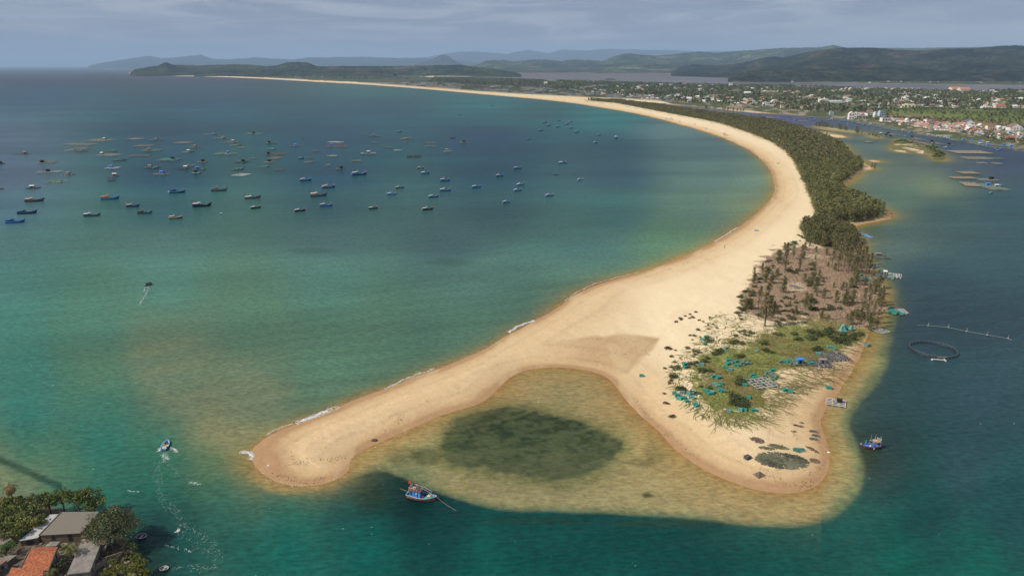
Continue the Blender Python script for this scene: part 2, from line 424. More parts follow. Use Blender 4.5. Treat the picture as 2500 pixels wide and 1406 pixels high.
def make_ground():
    cols = np.arange(-500, 3100, 2.6)
    rows = np.concatenate([np.arange(168.5, 200, 0.6), np.arange(200, 330, 1.0), np.arange(330, 600, 1.5), np.arange(600, 1800, 2.2)])
    PX, PY, X, Y = build_grid(cols, rows)
    nr, nc = PX.shape
    px, py, x, y = (a.ravel() for a in (PX, PY, X, Y))
    s = land_distance(x, y)
    # soft irregular waterline
    wob = (fbm(x / 14, y / 14, 5) - 0.5) * np.clip(y / 900, 0.6, 6) * 3.0
    s2 = s + wob
    z = ground_height(x, y, s2)
    near = y < 1500
    dune = (fbm(x / 22, y / 30, 9) - 0.45) * 1.1 * sstep(14, 45, s)
    z = z + np.where(near, dune, 0)
    z += np.where(near, (fbm(x / 2.5, y / 2.5, 23) - 0.5) * 0.10 * sstep(2, 10, s), 0)
    # low cliff and rising ground behind the far village
    z += 10 * sstep(-2, 14, px_sdf(FIELD, px, py))
    # colours -------------------------------------------------------
    n1 = fbm(x / 30, y / 30, 31); n2 = fbm(x / 6, y / 6, 37); n3 = fbm(x / 1.6, y / 1.6, 41, 3); n4 = fbm(px / 9, py / 4, 43)
    dry = np.array([0.665, 0.53, 0.325]); warm = np.array([0.60, 0.43, 0.235]); wet = np.array([0.37, 0.23, 0.118])
    def mixv(C, col, f):
        return C * (1 - f[:, None]) + np.asarray(col)[None, :] * f[:, None]
    C = np.tile(dry, (len(x), 1))
    bayside = sstep(0, 1, (1 - sstep(2, 30, s)) )
    C = mixv(C, warm, bayside * (0.55 + 0.45 * n2))
    bandn = fbm(x / 40, y / 40, 67)
    C = mixv(C, (0.585, 0.42, 0.23), sstep(52, 30, s + 26 * (bandn - .5)) * (px < 1990) * .45)
    C = mixv(C, (0.60, 0.45, 0.265), sstep(.5, .62, bandn) * sstep(640, 760, py) * .5)
    gold = sstep(1500, 1250, px + (n1 - .5) * 120) * sstep(780, 880, py)
    C = mixv(C, (0.64, 0.475, 0.27), gold * (.5 + .5 * n1))
    rip = sstep(-30, 25, px_sdf(RIPPLE, px, py))  # tan ripple bands, their fluted shading put into the colour
    str_ = fbm((x * 0.9 + y * 0.44) / 5, (y * 0.9 - x * 0.44) / 40, 51)
    C = mixv(C, (0.54, 0.375, 0.205), rip * (.6 + .4 * sstep(0.35, 0.65, str_)) * 0.5)
    rl = fbm((x * .9 + y * .44) / 1.4, (y * .9 - x * .44) / 14, 53)
    C = mixv(C, (0.47, 0.32, 0.17), rip * sstep(.50, .75, rl) * .22)
    C = mixv(C, (0.43, 0.285, 0.15), sstep(-4, 5, px_sdf(DAMP, px, py) + (n2 - 0.5) * 10) * (0.75 + 0.2 * n2) * sstep(1280, 1450, px + (n1 - .5) * 60))
    C = mixv(C, (0.50, 0.34, 0.18), sstep(-2, 3, px_sdf(DAMP2, px, py)) * 0.8)
    C = mixv(C, (0.48, 0.31, 0.165), sstep(-5, 6, px_sdf(WET_E, px, py) + (n2 - 0.5) * 8) * 0.6)
    wetw = np.where(x < 400, 3.6, 2.4) * (0.5 + 1.1 * n1)
    # broader wet apron round the spit's tip
    wetw = wetw + 9.0 * np.exp(-(((px - 640) / 70) ** 2 + ((py - 1125) / 60) ** 2)) + 5.0 * np.exp(-(((px - 1900) / 150) ** 2 + ((py - 1205) / 30) ** 2))
    C = mixv(C, (0.50, 0.345, 0.185), 1 - sstep(wetw, wetw * 2.8, s2))
    C = mixv(C, wet, 1 - sstep(wetw * 0.5, wetw * 1.25, s2))
    C *= (0.90 + 0.2 * n3)[:, None]
    # tide wrack lines: dark specks along the upper swash
    wr = (np.abs(s - (8 + 5 * n1)) < 0.7) & (n3 > 0.60) & (y < 900)
    C[wr & (n2 > .5)] *= 0.75
    blotch = fbm(x / 9, y / 34, 57, 5)
    C = mixv(C, (0.55, 0.41, 0.235), sstep(.55, .7, blotch) * .45)
    isl = (px > 2175) & (px < 2320) & (py > 335) & (py < 400)
    im = isl * sstep(.34, .46, fbm(x / 12, y / 25, 59) + .16 * (py < 352) + .25 * (px > 2255) - .12 * (py > 366))
    C = mixv(C, (0.13, 0.13, 0.05), im)
    im2 = ((px > 2105) & (px < 2155) & (py > 325) & (py < 342)) | ((px > 1985) & (px < 2115) & (py > 303) & (py < 331))
    C = mixv(C, (0.15, 0.15, 0.06), im2 * .8)
    tl = np.exp(-((s - 7 - 5 * n1) / 1.1) ** 2) + .8 * np.exp(-((s - 16 - 9 * bandn) / 1.4) ** 2)
    C *= (1 - .10 * tl * (.4 + n2) * (s > 0))[:, None]
    rl_ = [(1530,915),(1545,890),(1580,855),(1612,825),(1650,790),(1700,752),(1760,712),(1830,660)]
    RW = to_world(rl_); dmin = np.full(len(x), 99.); mm = (px > 1480) & (px < 1880) & (py > 640) & (py < 940)
    for q0, q1 in zip(RW[:-1], RW[1:]):
        ax, ay = q0; bx, by = q1; LL = (bx - ax) ** 2 + (by - ay) ** 2
        tt = np.clip(((x[mm] - ax) * (bx - ax) + (y[mm] - ay) * (by - ay)) / LL, 0, 1)
        dmin[mm] = np.minimum(dmin[mm], np.hypot(x[mm] - ax - tt * (bx - ax), y[mm] - ay - tt * (by - ay)))
    C *= (1 - .10 * np.exp(-(dmin / .9) ** 2))[:, None]
    C = mixv(C, (0.76, 0.62, 0.405), sstep(1460, 1620, px) * sstep(12, 32, s + 10 * (bandn - .5)) * .85 * (.6 + .4 * n1) * (1 - sstep(-4, 5, px_sdf(DAMP, px, py))))
    # vegetation ground
    g = px_sdf(GRASS, px, py) + (n2 - 0.5) * 46 + (n3 - 0.5) * 20
    gm = sstep(-3, 5, g) * (1 - .85 * sstep(.58, .66, fbm(x / 4.5 + 3, y / 4.5, 63, 4)) * sstep(40, 8, g))
    gcol = np.array([0.165, 0.185, 0.042])[None, :] * (0.7 + 0.7 * n2)[:, None]
    br = sstep(0.52, 0.66, fbm(x / 16 + 7, y / 16, 61))
    gcol = gcol * (1 - br[:, None]) + np.array([0.165, 0.125, 0.04])[None, :] * br[:, None]
    C = C * (1 - gm[:, None] * 0.92) + gcol * gm[:, None] * 0.92
    d = px_sdf(DEBRIS, px, py) + (n1 - 0.5) * 30 + (n2 - 0.5) * 60 + (n3 - 0.5) * 16
    dm = sstep(-4, 8, d) * (0.75 + 0.25 * n3)
    dcol = np.array([0.245, 0.150, 0.100])[None, :] * (0.5 + 0.9 * n3)[:, None]
    C = C * (1 - dm[:, None]) + dcol * dm[:, None]
    pale = sstep(0.72, 0.80, n3) * dm
    C = mixv(C, (0.42, 0.36, 0.30), pale * 0.8)
    for cx, cy, rx, ry in ((1942, 708, 26, 12), (1985, 632, 22, 6)):
        C = mixv(C, (0.48, 0.37, 0.24), sstep(1.3, 0.7, np.hypot((px - cx) / rx, (py - cy) / ry) + (n2 - 0.5) * 0.6))
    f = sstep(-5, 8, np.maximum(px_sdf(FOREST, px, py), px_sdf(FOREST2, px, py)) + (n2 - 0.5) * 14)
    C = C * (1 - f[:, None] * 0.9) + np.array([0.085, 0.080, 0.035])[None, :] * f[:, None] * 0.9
    # far village land
    far = (py < 300) & (px > 1400) | (py < 260) & (px > 1000)
    bank = px_sdf([(1650,206),(2000,211),(2300,222),(2500,221),(3100,232),(3100,440),(2600,385),(2500,372),(2367,348),(2162,308),(2042,290),(1923,282),(1718,263),(1640,256),(1560,235),(1400,222),(1200,212),(1100,200),(1190,192),(1464,200)], px, py)
    vm = sstep(-1, 2, bank)
    vn = fbm(px / 22, py / 3.2, 71); vn2 = fbm(px / 7, py / 1.6, 73)
    vcol = np.array([0.075, 0.085, 0.035])[None, :] * (0.7 + 0.6 * vn2)[:, None]
    bare = sstep(0.55, 0.68, vn)
    vcol = vcol * (1 - bare[:, None]) + np.array([0.25, 0.205, 0.14])[None, :] * bare[:, None]
    C = C * (1 - vm[:, None]) + vcol * vm[:, None]
    fl = sstep(-2, 2, px_sdf(FLATS, px, py))
    pond = np.abs(((px * 0.045 + vn * 1.1) % 1.0) - 0.5) < 0.43
    pond &= np.abs(((py * 0.22 + px * 0.004 + vn2 * 0.8) % 1.0) - 0.5) < 0.33
    pc = np.where(pond[:, None], np.array([0.075, 0.095, 0.105])[None, :], np.array([0.21, 0.175, 0.12])[None, :])
    gg = sstep(0.52, 0.6, fbm(px / 30, py / 4, 77))
    pc = pc * (1 - gg[:, None]) + np.array([0.05, 0.06, 0.028])[None, :] * gg[:, None]
    fl = fl * sstep(30, 160, s)
    C = C * (1 - fl[:, None]) + pc * fl[:, None]
    fd = px_sdf(FIELD, px, py)
    fm = sstep(0, 4, fd)
    fc = np.array([0.115, 0.145, 0.04])[None, :] * (0.75 + 0.5 * vn2)[:, None]
    C = C * (1 - fm[:, None]) + fc * fm[:, None]
    cl = np.exp(-((fd - 0) / 3.5) ** 2) * (py > 280)
    C = mixv(C, (0.23, 0.14, 0.08), cl * 0.8)
    fs = sstep(-30, -5, sdf(W_FAR, x, y))
    C = C * (1 - fs[:, None]) + np.array([0.06, 0.07, 0.035])[None, :] * fs[:, None]
    hd = ((py < 203) & (s > 90 + 130 * n1) | (py < 186) & (s > 30)) & (px < 1300)
    C[hd] = C[hd] * 0 + np.array([0.06, 0.07, 0.035])
    vl = sstep(-9, -5, sdf(W_VILL, x, y))
    vc = np.array([0.12, 0.095, 0.068])[None, :] * (0.5 + 0.9 * n3)[:, None]
    C = C * (1 - vl[:, None]) + vc * vl[:, None]
    z += sstep(0, 5, sdf(W_VILL, x, y)) * 0.8
    # faces, keeping only land and a margin of shallow bed
    keep = (s2 > np.maximum(-14, -0.02 * y - 6)).reshape(nr, nc)
    idx = np.arange(nr * nc).reshape(nr, nc)
    q = keep[:-1, :-1] | keep[1:, :-1] | keep[:-1, 1:] | keep[1:, 1:]
    F = np.stack([idx[:-1, :-1][q], idx[1:, :-1][q], idx[1:, 1:][q], idx[:-1, 1:][q]], 1)
    used = np.unique(F); remap = np.full(nr * nc, -1); remap[used] = np.arange(len(used))
    V = np.stack([x, y, z], 1)[used]
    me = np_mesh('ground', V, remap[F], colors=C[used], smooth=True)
    m = bpy.data.materials.new('sand_and_soil'); m.use_nodes = True
    t = m.node_tree; b = t.nodes['Principled BSDF']
    a = t.nodes.new('ShaderNodeAttribute'); a.attribute_name = 'Col'
    g_ = t.nodes.new('ShaderNodeNewGeometry')
    nn = noise(t, g_.outputs['Position'], 1.3, 6, 0.65)
    f = smooth(t, nn, 0.3, 0.7, 0.92, 1.07)
    vmn = t.nodes.new('ShaderNodeVectorMath'); vmn.operation = 'SCALE'
    t.links.new(a.outputs['Color'], vmn.inputs[0]); t.links.new(f, vmn.inputs['Scale'])
    t.links.new(vmn.outputs[0], b.inputs['Base Color'])
    b.inputs['Roughness'].default_value = 0.95; b.inputs['Specular IOR Level'].default_value = 0.1
    bp = t.nodes.new('ShaderNodeBump'); bp.inputs['Strength'].default_value = 0.5; bp.inputs['Distance'].default_value = 0.25
    t.links.new(noise(t, g_.outputs['Position'], 0.7, 5, 0.6), bp.inputs['Height'])
    t.links.new(bp.outputs[0], b.inputs['Normal'])
    o = link_mesh('ground', me, m); tag(o, kind='structure')
    return o
make_ground()
def ground_z(x, y):
    s = float(land_distance(np.array([x]), np.array([y]))[0])
    return max(float(ground_height(np.array([x]), np.array([y]), np.array([s]))[0]), 0.0)
def ground_zs(xs, ys):
    """ground height with the dune relief, as in make_ground"""
    x, y = np.asarray(xs, float), np.asarray(ys, float)
    s = land_distance(x, y)
    s2 = s + (fbm(x / 14, y / 14, 5) - 0.5) * np.clip(y / 900, 0.6, 6) * 3.0
    z = ground_height(x, y, s2)
    near = y < 1500
    z = z + np.where(near, (fbm(x / 22, y / 30, 9) - 0.45) * 1.1 * sstep(14, 45, s), 0)
    z += np.where(near, (fbm(x / 2.5, y / 2.5, 23) - 0.5) * 0.10 * sstep(2, 10, s), 0)
    px, py = chart(x, y)
    z += 10 * sstep(-2, 14, px_sdf(FIELD, px, py))
    z += sstep(0, 5, sdf(W_VILL, x, y)) * 0.8
    return np.maximum(z, -0.3)

# ------------------------------------------------------------------ sea
# water colour samples (map x, map y, colour): the look of the water, light and haze included
WCOL = [
 (-300,170,(90,106,133)),(100,170,(87,102,129)),(500,200,(84,109,123)),(900,215,(80,118,125)),(1200,245,(75,118,125)),
 (100,240,(87,109,127)),(500,260,(80,105,121)),(900,280,(61,102,116)),(1300,290,(66,106,114)),(1500,290,(77,120,125)),(1650,320,(99,123,128)),
 (0,330,(95,114,131)),(400,340,(70,95,111)),(800,340,(67,95,112)),(1200,350,(66,92,111)),(1500,360,(72,98,110)),(1700,370,(93,118,122)),
 (0,430,(90,106,125)),(400,430,(65,90,107)),(800,430,(66,91,108)),(1200,430,(66,91,106)),(1500,430,(72,94,107)),(1750,430,(95,119,118)),(1850,440,(105,129,121)),
 (0,520,(84,112,125)),(400,520,(67,100,107)),(800,510,(69,97,104)),(1200,510,(69,94,101)),(1500,510,(75,107,110)),(1700,510,(96,121,114)),(1820,500,(111,130,113)),
 (0,600,(85,121,118)),(400,600,(87,121,116)),(800,590,(82,109,110)),(1100,600,(76,101,106)),(1400,600,(78,109,108)),(1650,590,(93,125,106)),
 (0,700,(81,125,119)),(400,700,(87,129,118)),(800,700,(89,128,118)),(1150,700,(89,121,113)),(1400,680,(90,124,113)),
 (0,800,(75,124,113)),(250,800,(83,125,111)),(600,800,(90,124,106)),(900,820,(92,125,107)),(1150,800,(90,125,109)),
 (50,920,(67,120,109)),(250,900,(90,125,101)),(450,880,(106,126,104)),(600,930,(106,126,104)),(800,900,(93,128,107)),(350,850,(106,126,104)),
 (60,1020,(55,116,106)),(250,1000,(70,120,103)),(420,960,(106,126,104)),(520,1030,(124,128,96)),(640,1000,(106,126,104)),
 (60,1120,(59,112,95)),(250,1080,(52,112,101)),(400,1120,(59,112,95)),(520,1120,(84,117,91)),(590,1110,(140,128,88)),
 (0,1170,(116,128,98)),(60,1190,(116,128,98)),(150,1180,(73,116,95)),(250,1220,(49,108,93)),(380,1200,(45,108,93)),(550,1200,(42,105,93)),(700,1230,(39,104,93)),
 (450,1320,(30,77,73)),(380,1370,(36,56,51)),(380,1280,(37,61,65)),(550,1350,(33,84,77)),(700,1330,(27,92,85)),(900,1330,(25,88,81)),(600,1400,(27,88,80)),
 (900,1200,(25,53,55)),(1000,1220,(25,53,55)),(850,1240,(33,84,81)),(1100,1270,(24,65,65)),(1250,1290,(24,73,71)),(1500,1300,(25,68,67)),(1700,1310,(25,72,71)),(1500,1370,(24,80,75)),(1200,1380,(27,88,81)),
 (1900,1330,(25,81,77)),(2200,1370,(28,92,82)),(2400,1380,(30,94,84)),(2450,1260,(40,78,80)),(2250,1260,(34,74,74)),(2100,1320,(37,88,81)),
 (2160,1120,(50,68,70)),(2350,1120,(53,80,86)),(2200,950,(52,77,82)),(2400,950,(57,80,90)),(2250,800,(61,81,92)),(2450,800,(62,84,94)),
 (2250,680,(65,88,97)),(2450,650,(68,92,100)),(2200,600,(85,105,102)),(2300,520,(73,96,100)),(2450,500,(68,92,102)),(2200,480,(93,116,107)),(2280,455,(111,125,107)),(2350,420,(80,94,104)),
 (2150,430,(96,110,106)),(2250,400,(93,106,106)),(2450,400,(75,87,106)),(2100,350,(97,115,114)),(2300,350,(80,94,114)),(1900,295,(96,101,130)),(2050,300,(91,103,118)),(1700,266,(101,109,126)),
 (1300,185,(124,129,140)),(1700,195,(124,129,140)),(2100,212,(124,129,140)),(2450,215,(124,129,140)),(1500,180,(124,129,140)),
 (2600,1000,(57,84,90)),(2700,700,(68,93,100)),(-200,800,(74,121,113)),(-200,500,(84,112,125)),(-200,1000,(66,117,106)),
]
SHOAL = smooth_poly([(600,1090),(560,1100),(585,1140),(625,1185),(690,1208),(770,1203),(830,1180),(880,1155),(930,1146),(985,1165),(1045,1195),(1110,1222),(1180,1238),(1280,1247),(1400,1251),(1550,1256),(1700,1268),
 (1830,1282),(1930,1287),(2000,1275),(2060,1240),(2098,1195),(2106,1140),(2090,1090),(2070,1050),(2072,1015),(2100,970),(2140,930),(2162,885),(2166,830),
 (2180,780),(2190,730),(2175,680),(2130,640),(2080,640),(2000,800),(1900,1000),(1600,820),(1400,800),(1180,850),(900,980),(700,1050)], 2)
WEED = smooth_poly([(1075,1085),(1095,1055),(1120,1030),(1160,1010),(1220,1003),(1290,1008),(1360,1022),(1420,1042),(1490,1058),(1525,1080),(1500,1098),(1480,1130),(1440,1155),(1380,1168),(1300,1163),(1220,1145),(1140,1128),(1095,1112)], 2)
# light correction put into base colour: reflection and haze taken off WCOL by distance
WCA = globals().get('WCA', [])
def to_base(C, py):
    if globals().get('UNIB') is not None: return C * 0 + UNIB
    if not WCA: return C
    t = np.array(WCA); A = np.stack([np.interp(py, t[:, 0], t[:, 1 + k]) for k in range(3)], 1); K = np.stack([np.interp(py, t[:, 0], t[:, 4 + k]) for k in range(3)], 1)
    return ((C - A) / K).clip(0.002, 0.6)
def water_color(px, py):
    num = np.zeros((len(px), 3)); den = np.zeros(len(px))
    for i, (cx, cy, c) in enumerate(WCOL):
        sc = 55 + 0.0 * cy
        kx, ky = 95.0, (16 + (cy - 160) * 0.11)
        d2 = ((px - cx) / kx) ** 2 + ((py - cy) / ky) ** 2
        w = 1.0 / (0.25 + d2) ** 1.8
        num += w[:, None] * lin(c)[None, :]; den += w
    return num / den[:, None]
def make_sea():
    cols = np.concatenate([np.arange(-3000, -400, 60), np.arange(-400, 2900, 4.5), np.arange(2900, 5500, 60)])
    rows = np.concatenate([[162.0, 162.4, 163, 164, 165, 166.5], np.arange(168, 200, 2.0), np.arange(200, 400, 3.0), np.arange(400, 1460, 3.6), np.arange(1460, 3400, 60)])
    PX, PY, X, Y = build_grid(cols, rows)
    nr, nc = PX.shape
    px, py, x, y = (a.ravel() for a in (PX, PY, X, Y))
    C = water_color(np.clip(px, -400, 2900), np.clip(py, 162, 1450))
    s = np.full(len(x), -500.0)
    m = (px > -400) & (px < 2900) & (py < 1460)
    s[m] = land_distance(x[m], y[m])
    d = -s
    nz = fbm(x / 18, y / 18, 3); nz2 = fbm(x / 5, y / 5, 13)
    def mixv(C, col, f): return C * (1 - f[:, None]) + np.asarray(col)[None, :] * f[:, None]
    # the shoal round the spit: shallow water over sand
    sp = px_sdf(SHOAL, px, py) + (nz - 0.5) * 14
    inner = (px < 1210) & (py < 1120) & (px_sdf(SHOAL, px, py) < 60)
    ed = np.where(px > 2010, 12.0, 4.0) + 10 * (fbm(x / 30, y / 30, 29) - .3).clip(0, 1)
    sm = sstep(-ed, ed + 8, sp)
    bay = (py < 1160 - (px - 600) * 0.56)     # bay side keeps its own colours
    sm = sm * (~bay)
    C = mixv(C, lin((148, 140, 102)), sm * 0.95 * np.where(py < 760, .45, 1.0))
    near_ = np.exp(-np.clip(d, 0, 400) / np.where(px > 2005, 4.5, 16.0)) * sm
    C = mixv(C, lin((176, 142, 98)), near_)
    C = mixv(C, lin((104, 122, 92)), sm * sstep(2015, 2050, px) * sstep(4, 11, d) * .9)
    low = sm * sstep(1195, 1130, py + (nz - .5) * 60) * sstep(12, 34, d)
    C = mixv(C, lin((132, 128, 92)), low * 0.6)
    C = mixv(C, lin((100, 120, 90)), sm * sstep(1120, 1020, px) * sstep(5, 14, d) * .6)
    gr = sm * sstep(26, 2, sp + (nz2 - .5) * 14 + (nz - .5) * 16)
    C = mixv(C, lin((88, 110, 82)), gr * 0.8)
    # seabed sand waves inside the pocket
    C = mixv(C, lin((164, 156, 112)), sm * sstep(0.5, 0.7, fbm((x + y * .3) / 2.2, (y - x * .3) / 7, 91)) * 0.35)
    # patches of weed on the bed
    wd = px_sdf(WEED, px, py) + 7 + (nz - 0.5) * 26
    nz3 = fbm((x + y * .5) / 9, (y - x * .5) / 2.2, 17, 5); nz4 = fbm(x / 1.7, y / 1.7, 19, 3)
    dn = sstep(1175, 1030, py + (nz - .5) * 70)
    wd = wd + (nz3 - .5) * 22 + (nz4 - .5) * 12 + (nz - .5) * 14
    C = mixv(C, lin((104, 108, 72)), sstep(-40, -8, wd) * .6)
    C = mixv(C, lin((92, 98, 74)), sstep(-12, 2, wd) * 0.9)
    C = mixv(C, lin((60, 74, 60)), sstep(-3, 6, wd) * (0.35 + 0.65 * dn) * (0.55 + 0.9 * (nz3 - .5) + .5 * nz4).clip(0, 1))
    C = mixv(C, lin((40, 54, 50)), sstep(-2, 10, wd) * dn * sstep(.5, .62, nz4 * .5 + nz3 * .5) * .6)
    for cx, cy, rx, ry, f in ((1600, 1100, 34, 36, 0.4), (1560, 1128, 46, 14, 0.45), (985, 1110, 50, 30, 0.35), (900, 1215, 60, 34, 0.3), (1300, 1270, 160, 14, 0.35), (1600, 1277, 160, 10, .4), (2120, 1110, 26, 60, .35), (1580, 1209, 17, 8, 0.85), (1040, 1115, 40, 22, 0.45), (1100, 640, 60, 10, 0.22), (760, 612, 60, 8, 0.2)):
        rr = np.hypot((px - cx) / rx, (py - cy) / ry) + (nz2 - .5) * 0.7
        C = mixv(C, lin((50, 62, 48)), sstep(1.25, 0.5, rr) * f)
    # turbid sandy plume drifting off the tip
    tb = px_sdf([(290,880),(330,835),(430,815),(560,850),(720,950),(650,1050),(600,1100),(560,1108),(480,1048),(400,992),(330,940)], px, py) + (nz - .5) * 30
    sw = fbm((x * .8 + y * .6) / 26, (y * .8 - x * .6) / 8, 119, 5)
    C = mixv(C, lin((120, 130, 104)), sstep(-12, 30, tb) * (.3 + .7 * sstep(.35, .65, sw)) * .62)
    C = mixv(C, lin((140, 134, 100)), np.exp(-(((px - 545) / 75) ** 2 + ((py - 1065) / 42) ** 2)) * sstep(1135, 1100, py + (nz - .5) * 20) * .5)
    # weed line off the village point
    ln = np.abs((py - 1118) - (px + 10) * 0.43 + (nz2 - .5) * 10)
    C = mixv(C, lin((34, 66, 62)), sstep(16, 3, ln) * (px < 150) * (px > -200) * 0.75)
    # swash: sandy shallow right at the beach
    dd = d + (nz - 0.5) * 5
    k = np.where(px < 1300, 1.0, 1.4) * np.where((px > 2005) & (py > 600), .55, 1.0)
    tan_ = lin((160, 124, 82))
    vill_ = sstep(560, 440, px + (nz - .5) * 60) * sstep(1130, 1200, py)
    shore = np.exp(-np.clip(dd, 0, 400) / (2.2 * k)) * (d < 200) * (1 - vill_) * (1 - .55 * sstep(350, 1100, y))
    mid_ = np.exp(-np.clip(dd, 0, 900) / (6.0 * k)) * (d < 400) * (1 - vill_)
    C = mixv(C, lin((140, 134, 88)), mid_ * 0.75)
    C = mixv(C, tan_, shore)
    # long faint streaks: wind, bed and silt, plus cloud shadow put into the colour
    stx = fbm(x / 300 + y / 700, y / 75 - x / 900, 101, 6)
    fine = fbm(x / 45 + y / 60, y / 9 - x / 60, 103, 4)
    blob = fbm(x / 110 + y / 200, y / 46 - x / 260, 107, 5)
    blob_ = lambda: fbm(x / 90, y / 60, 113, 3)
    MOD = (0.86 + 0.28 * sstep(0.3, 0.7, stx)) * (0.91 + 0.18 * fine)
    MOD = MOD * (1 + .05 * np.sin((-.42 * x + .9 * y) / 2.1 + 9 * fbm(x / 55, y / 55, 111)) * sstep(900, 350, y) * sstep(.35, .6, blob_()))
    dk = sstep(.60, .74, blob) * sstep(30, 120, d) * (sm < .01)
    MOD = MOD * (1 - .08 * dk)
    C = to_base(C, py) * MOD[:, None]
    idx = np.arange(nr * nc).reshape(nr, nc)
    F = np.stack([idx[:-1, :-1].ravel(), idx[1:, :-1].ravel(), idx[1:, 1:].ravel(), idx[:-1, 1:].ravel()], 1)
    me = np_mesh('sea', np.stack([x, y, np.zeros(len(x))], 1), F, colors=C, smooth=True)
    mt = bpy.data.materials.new('sea_water'); mt.use_nodes = True
    t = mt.node_tree; b = t.nodes['Principled BSDF']
    a = t.nodes.new('ShaderNodeAttribute'); a.attribute_name = 'Col'
    g_ = t.nodes.new('ShaderNodeNewGeometry')
    mpn = t.nodes.new('ShaderNodeMapping'); mpn.inputs['Rotation'].default_value = (0, 0, radians(-28)); mpn.inputs['Scale'].default_value = (0.35, 1.0, 1)
    t.links.new(g_.outputs['Position'], mpn.inputs[0])
    w1 = noise(t, mpn.outputs[0], 0.9, 5, 0.62, 0.4)
    w2 = noise(t, mpn.outputs[0], 0.16, 3, 0.5, 0.6)
    hgt = M(t, 'ADD', w1, M(t, 'MULTIPLY', w2, 2.0))
    bp = t.nodes.new('ShaderNodeBump'); bp.inputs['Strength'].default_value = 0.55; bp.inputs['Distance'].default_value = 0.9
    t.links.new(hgt, bp.inputs['Height']); t.links.new(bp.outputs[0], b.inputs['Normal'])
    w3 = noise(t, g_.outputs['Position'], 0.42, 7, 0.75)
    f = smooth(t, M(t, 'ADD', M(t, 'MULTIPLY', w1, .5), M(t, 'MULTIPLY', w3, .5)), 0.36, 0.64, 0.74, 1.26)
    vmn = t.nodes.new('ShaderNodeVectorMath'); vmn.operation = 'SCALE'
    t.links.new(a.outputs['Color'], vmn.inputs[0]); t.links.new(f, vmn.inputs['Scale'])
    t.links.new(vmn.outputs[0], b.inputs['Base Color'])
    b.inputs['Roughness'].default_value = 0.2
    b.inputs['IOR'].default_value = 1.33
    b.inputs['Specular IOR Level'].default_value = 0.26
    # choppy water seldom mirrors at the grazing angle of a flat sheet: the reflection is held back
    t.nodes.remove(b)
    df = t.nodes.new('ShaderNodeBsdfDiffuse'); gl = t.nodes.new('ShaderNodeBsdfGlossy'); mx = t.nodes.new('ShaderNodeMixShader'); fr = t.nodes.new('ShaderNodeFresnel')
    fr.inputs['IOR'].default_value = 1.33; gl.inputs['Roughness'].default_value = 0.22
    t.links.new(vmn.outputs[0], df.inputs['Color']); t.links.new(bp.outputs[0], df.inputs['Normal']); t.links.new(bp.outputs[0], gl.inputs['Normal']); t.links.new(bp.outputs[0], fr.inputs['Normal'])
    t.links.new(M(t, 'MULTIPLY', fr.outputs[0], 0.42), mx.inputs[0]); t.links.new(df.outputs[0], mx.inputs[1]); t.links.new(gl.outputs[0], mx.inputs[2])
    t.links.new(mx.outputs[0], [n for n in t.nodes if n.type == 'OUTPUT_MATERIAL'][0].inputs['Surface'])
    o = link_mesh('sea', me, mt); tag(o, kind='structure')
make_sea()

# ------------------------------------------------------------------ hills
def hill_mat(name, c1, c2, c3, sc):
    m = bpy.data.materials.new(name); m.use_nodes = True
    t = m.node_tree; b = t.nodes['Principled BSDF']
    g_ = t.nodes.new('ShaderNodeNewGeometry')
    n1 = noise(t, g_.outputs['Position'], sc, 7, 0.68)
    n2 = noise(t, g_.outputs['Position'], sc * 9, 4, 0.7)
    n3 = noise(t, g_.outputs['Position'], sc * 0.5, 5, 0.6, 1.5)
    c = mixc(t, smooth(t, n1, 0.40, 0.62), c1 + (1,), c2 + (1,))
    c = mixc(t, smooth(t, n3, 0.55, 0.68, 0, 0.75), c, c3 + (1,))
    vmn = t.nodes.new('ShaderNodeVectorMath'); vmn.operation = 'SCALE'
    t.links.new(c, vmn.inputs[0]); t.links.new(smooth(t, n2, 0.35, 0.65, 0.35, 1.65), vmn.inputs['Scale'])
    t.links.new(vmn.outputs[0], b.inputs['Base Color'])
    bp = t.nodes.new('ShaderNodeBump'); bp.inputs['Strength'].default_value = 0.8; bp.inputs['Distance'].default_value = 30
    t.links.new(n2, bp.inputs['Height']); t.links.new(bp.outputs[0], b.inputs['Normal'])
    b.inputs['Roughness'].default_value = 1.0; b.inputs['Specular IOR Level'].default_value = 0.0
    return m
H_FAR = hill_mat('far_forest', (0.02, 0.03, 0.022), (0.03, 0.035, 0.022), (0.04, 0.04, 0.025), 0.0005)
H_MID = hill_mat('hill_scrub', (0.022, 0.032, 0.016), (0.06, 0.075, 0.03), (0.20, 0.18, 0.085), 0.0016)
H_DARK = hill_mat('hill_woods_cloud_shade', (0.008, 0.013, 0.009), (0.032, 0.038, 0.02), (0.085, 0.065, 0.04), 0.0018)  # woods darkened: the cloud shadow on these hills is put into the colour
H_NEAR = hill_mat('headland_woods', (0.014, 0.022, 0.011), (0.045, 0.056, 0.024), (0.12, 0.085, 0.05), 0.0025)
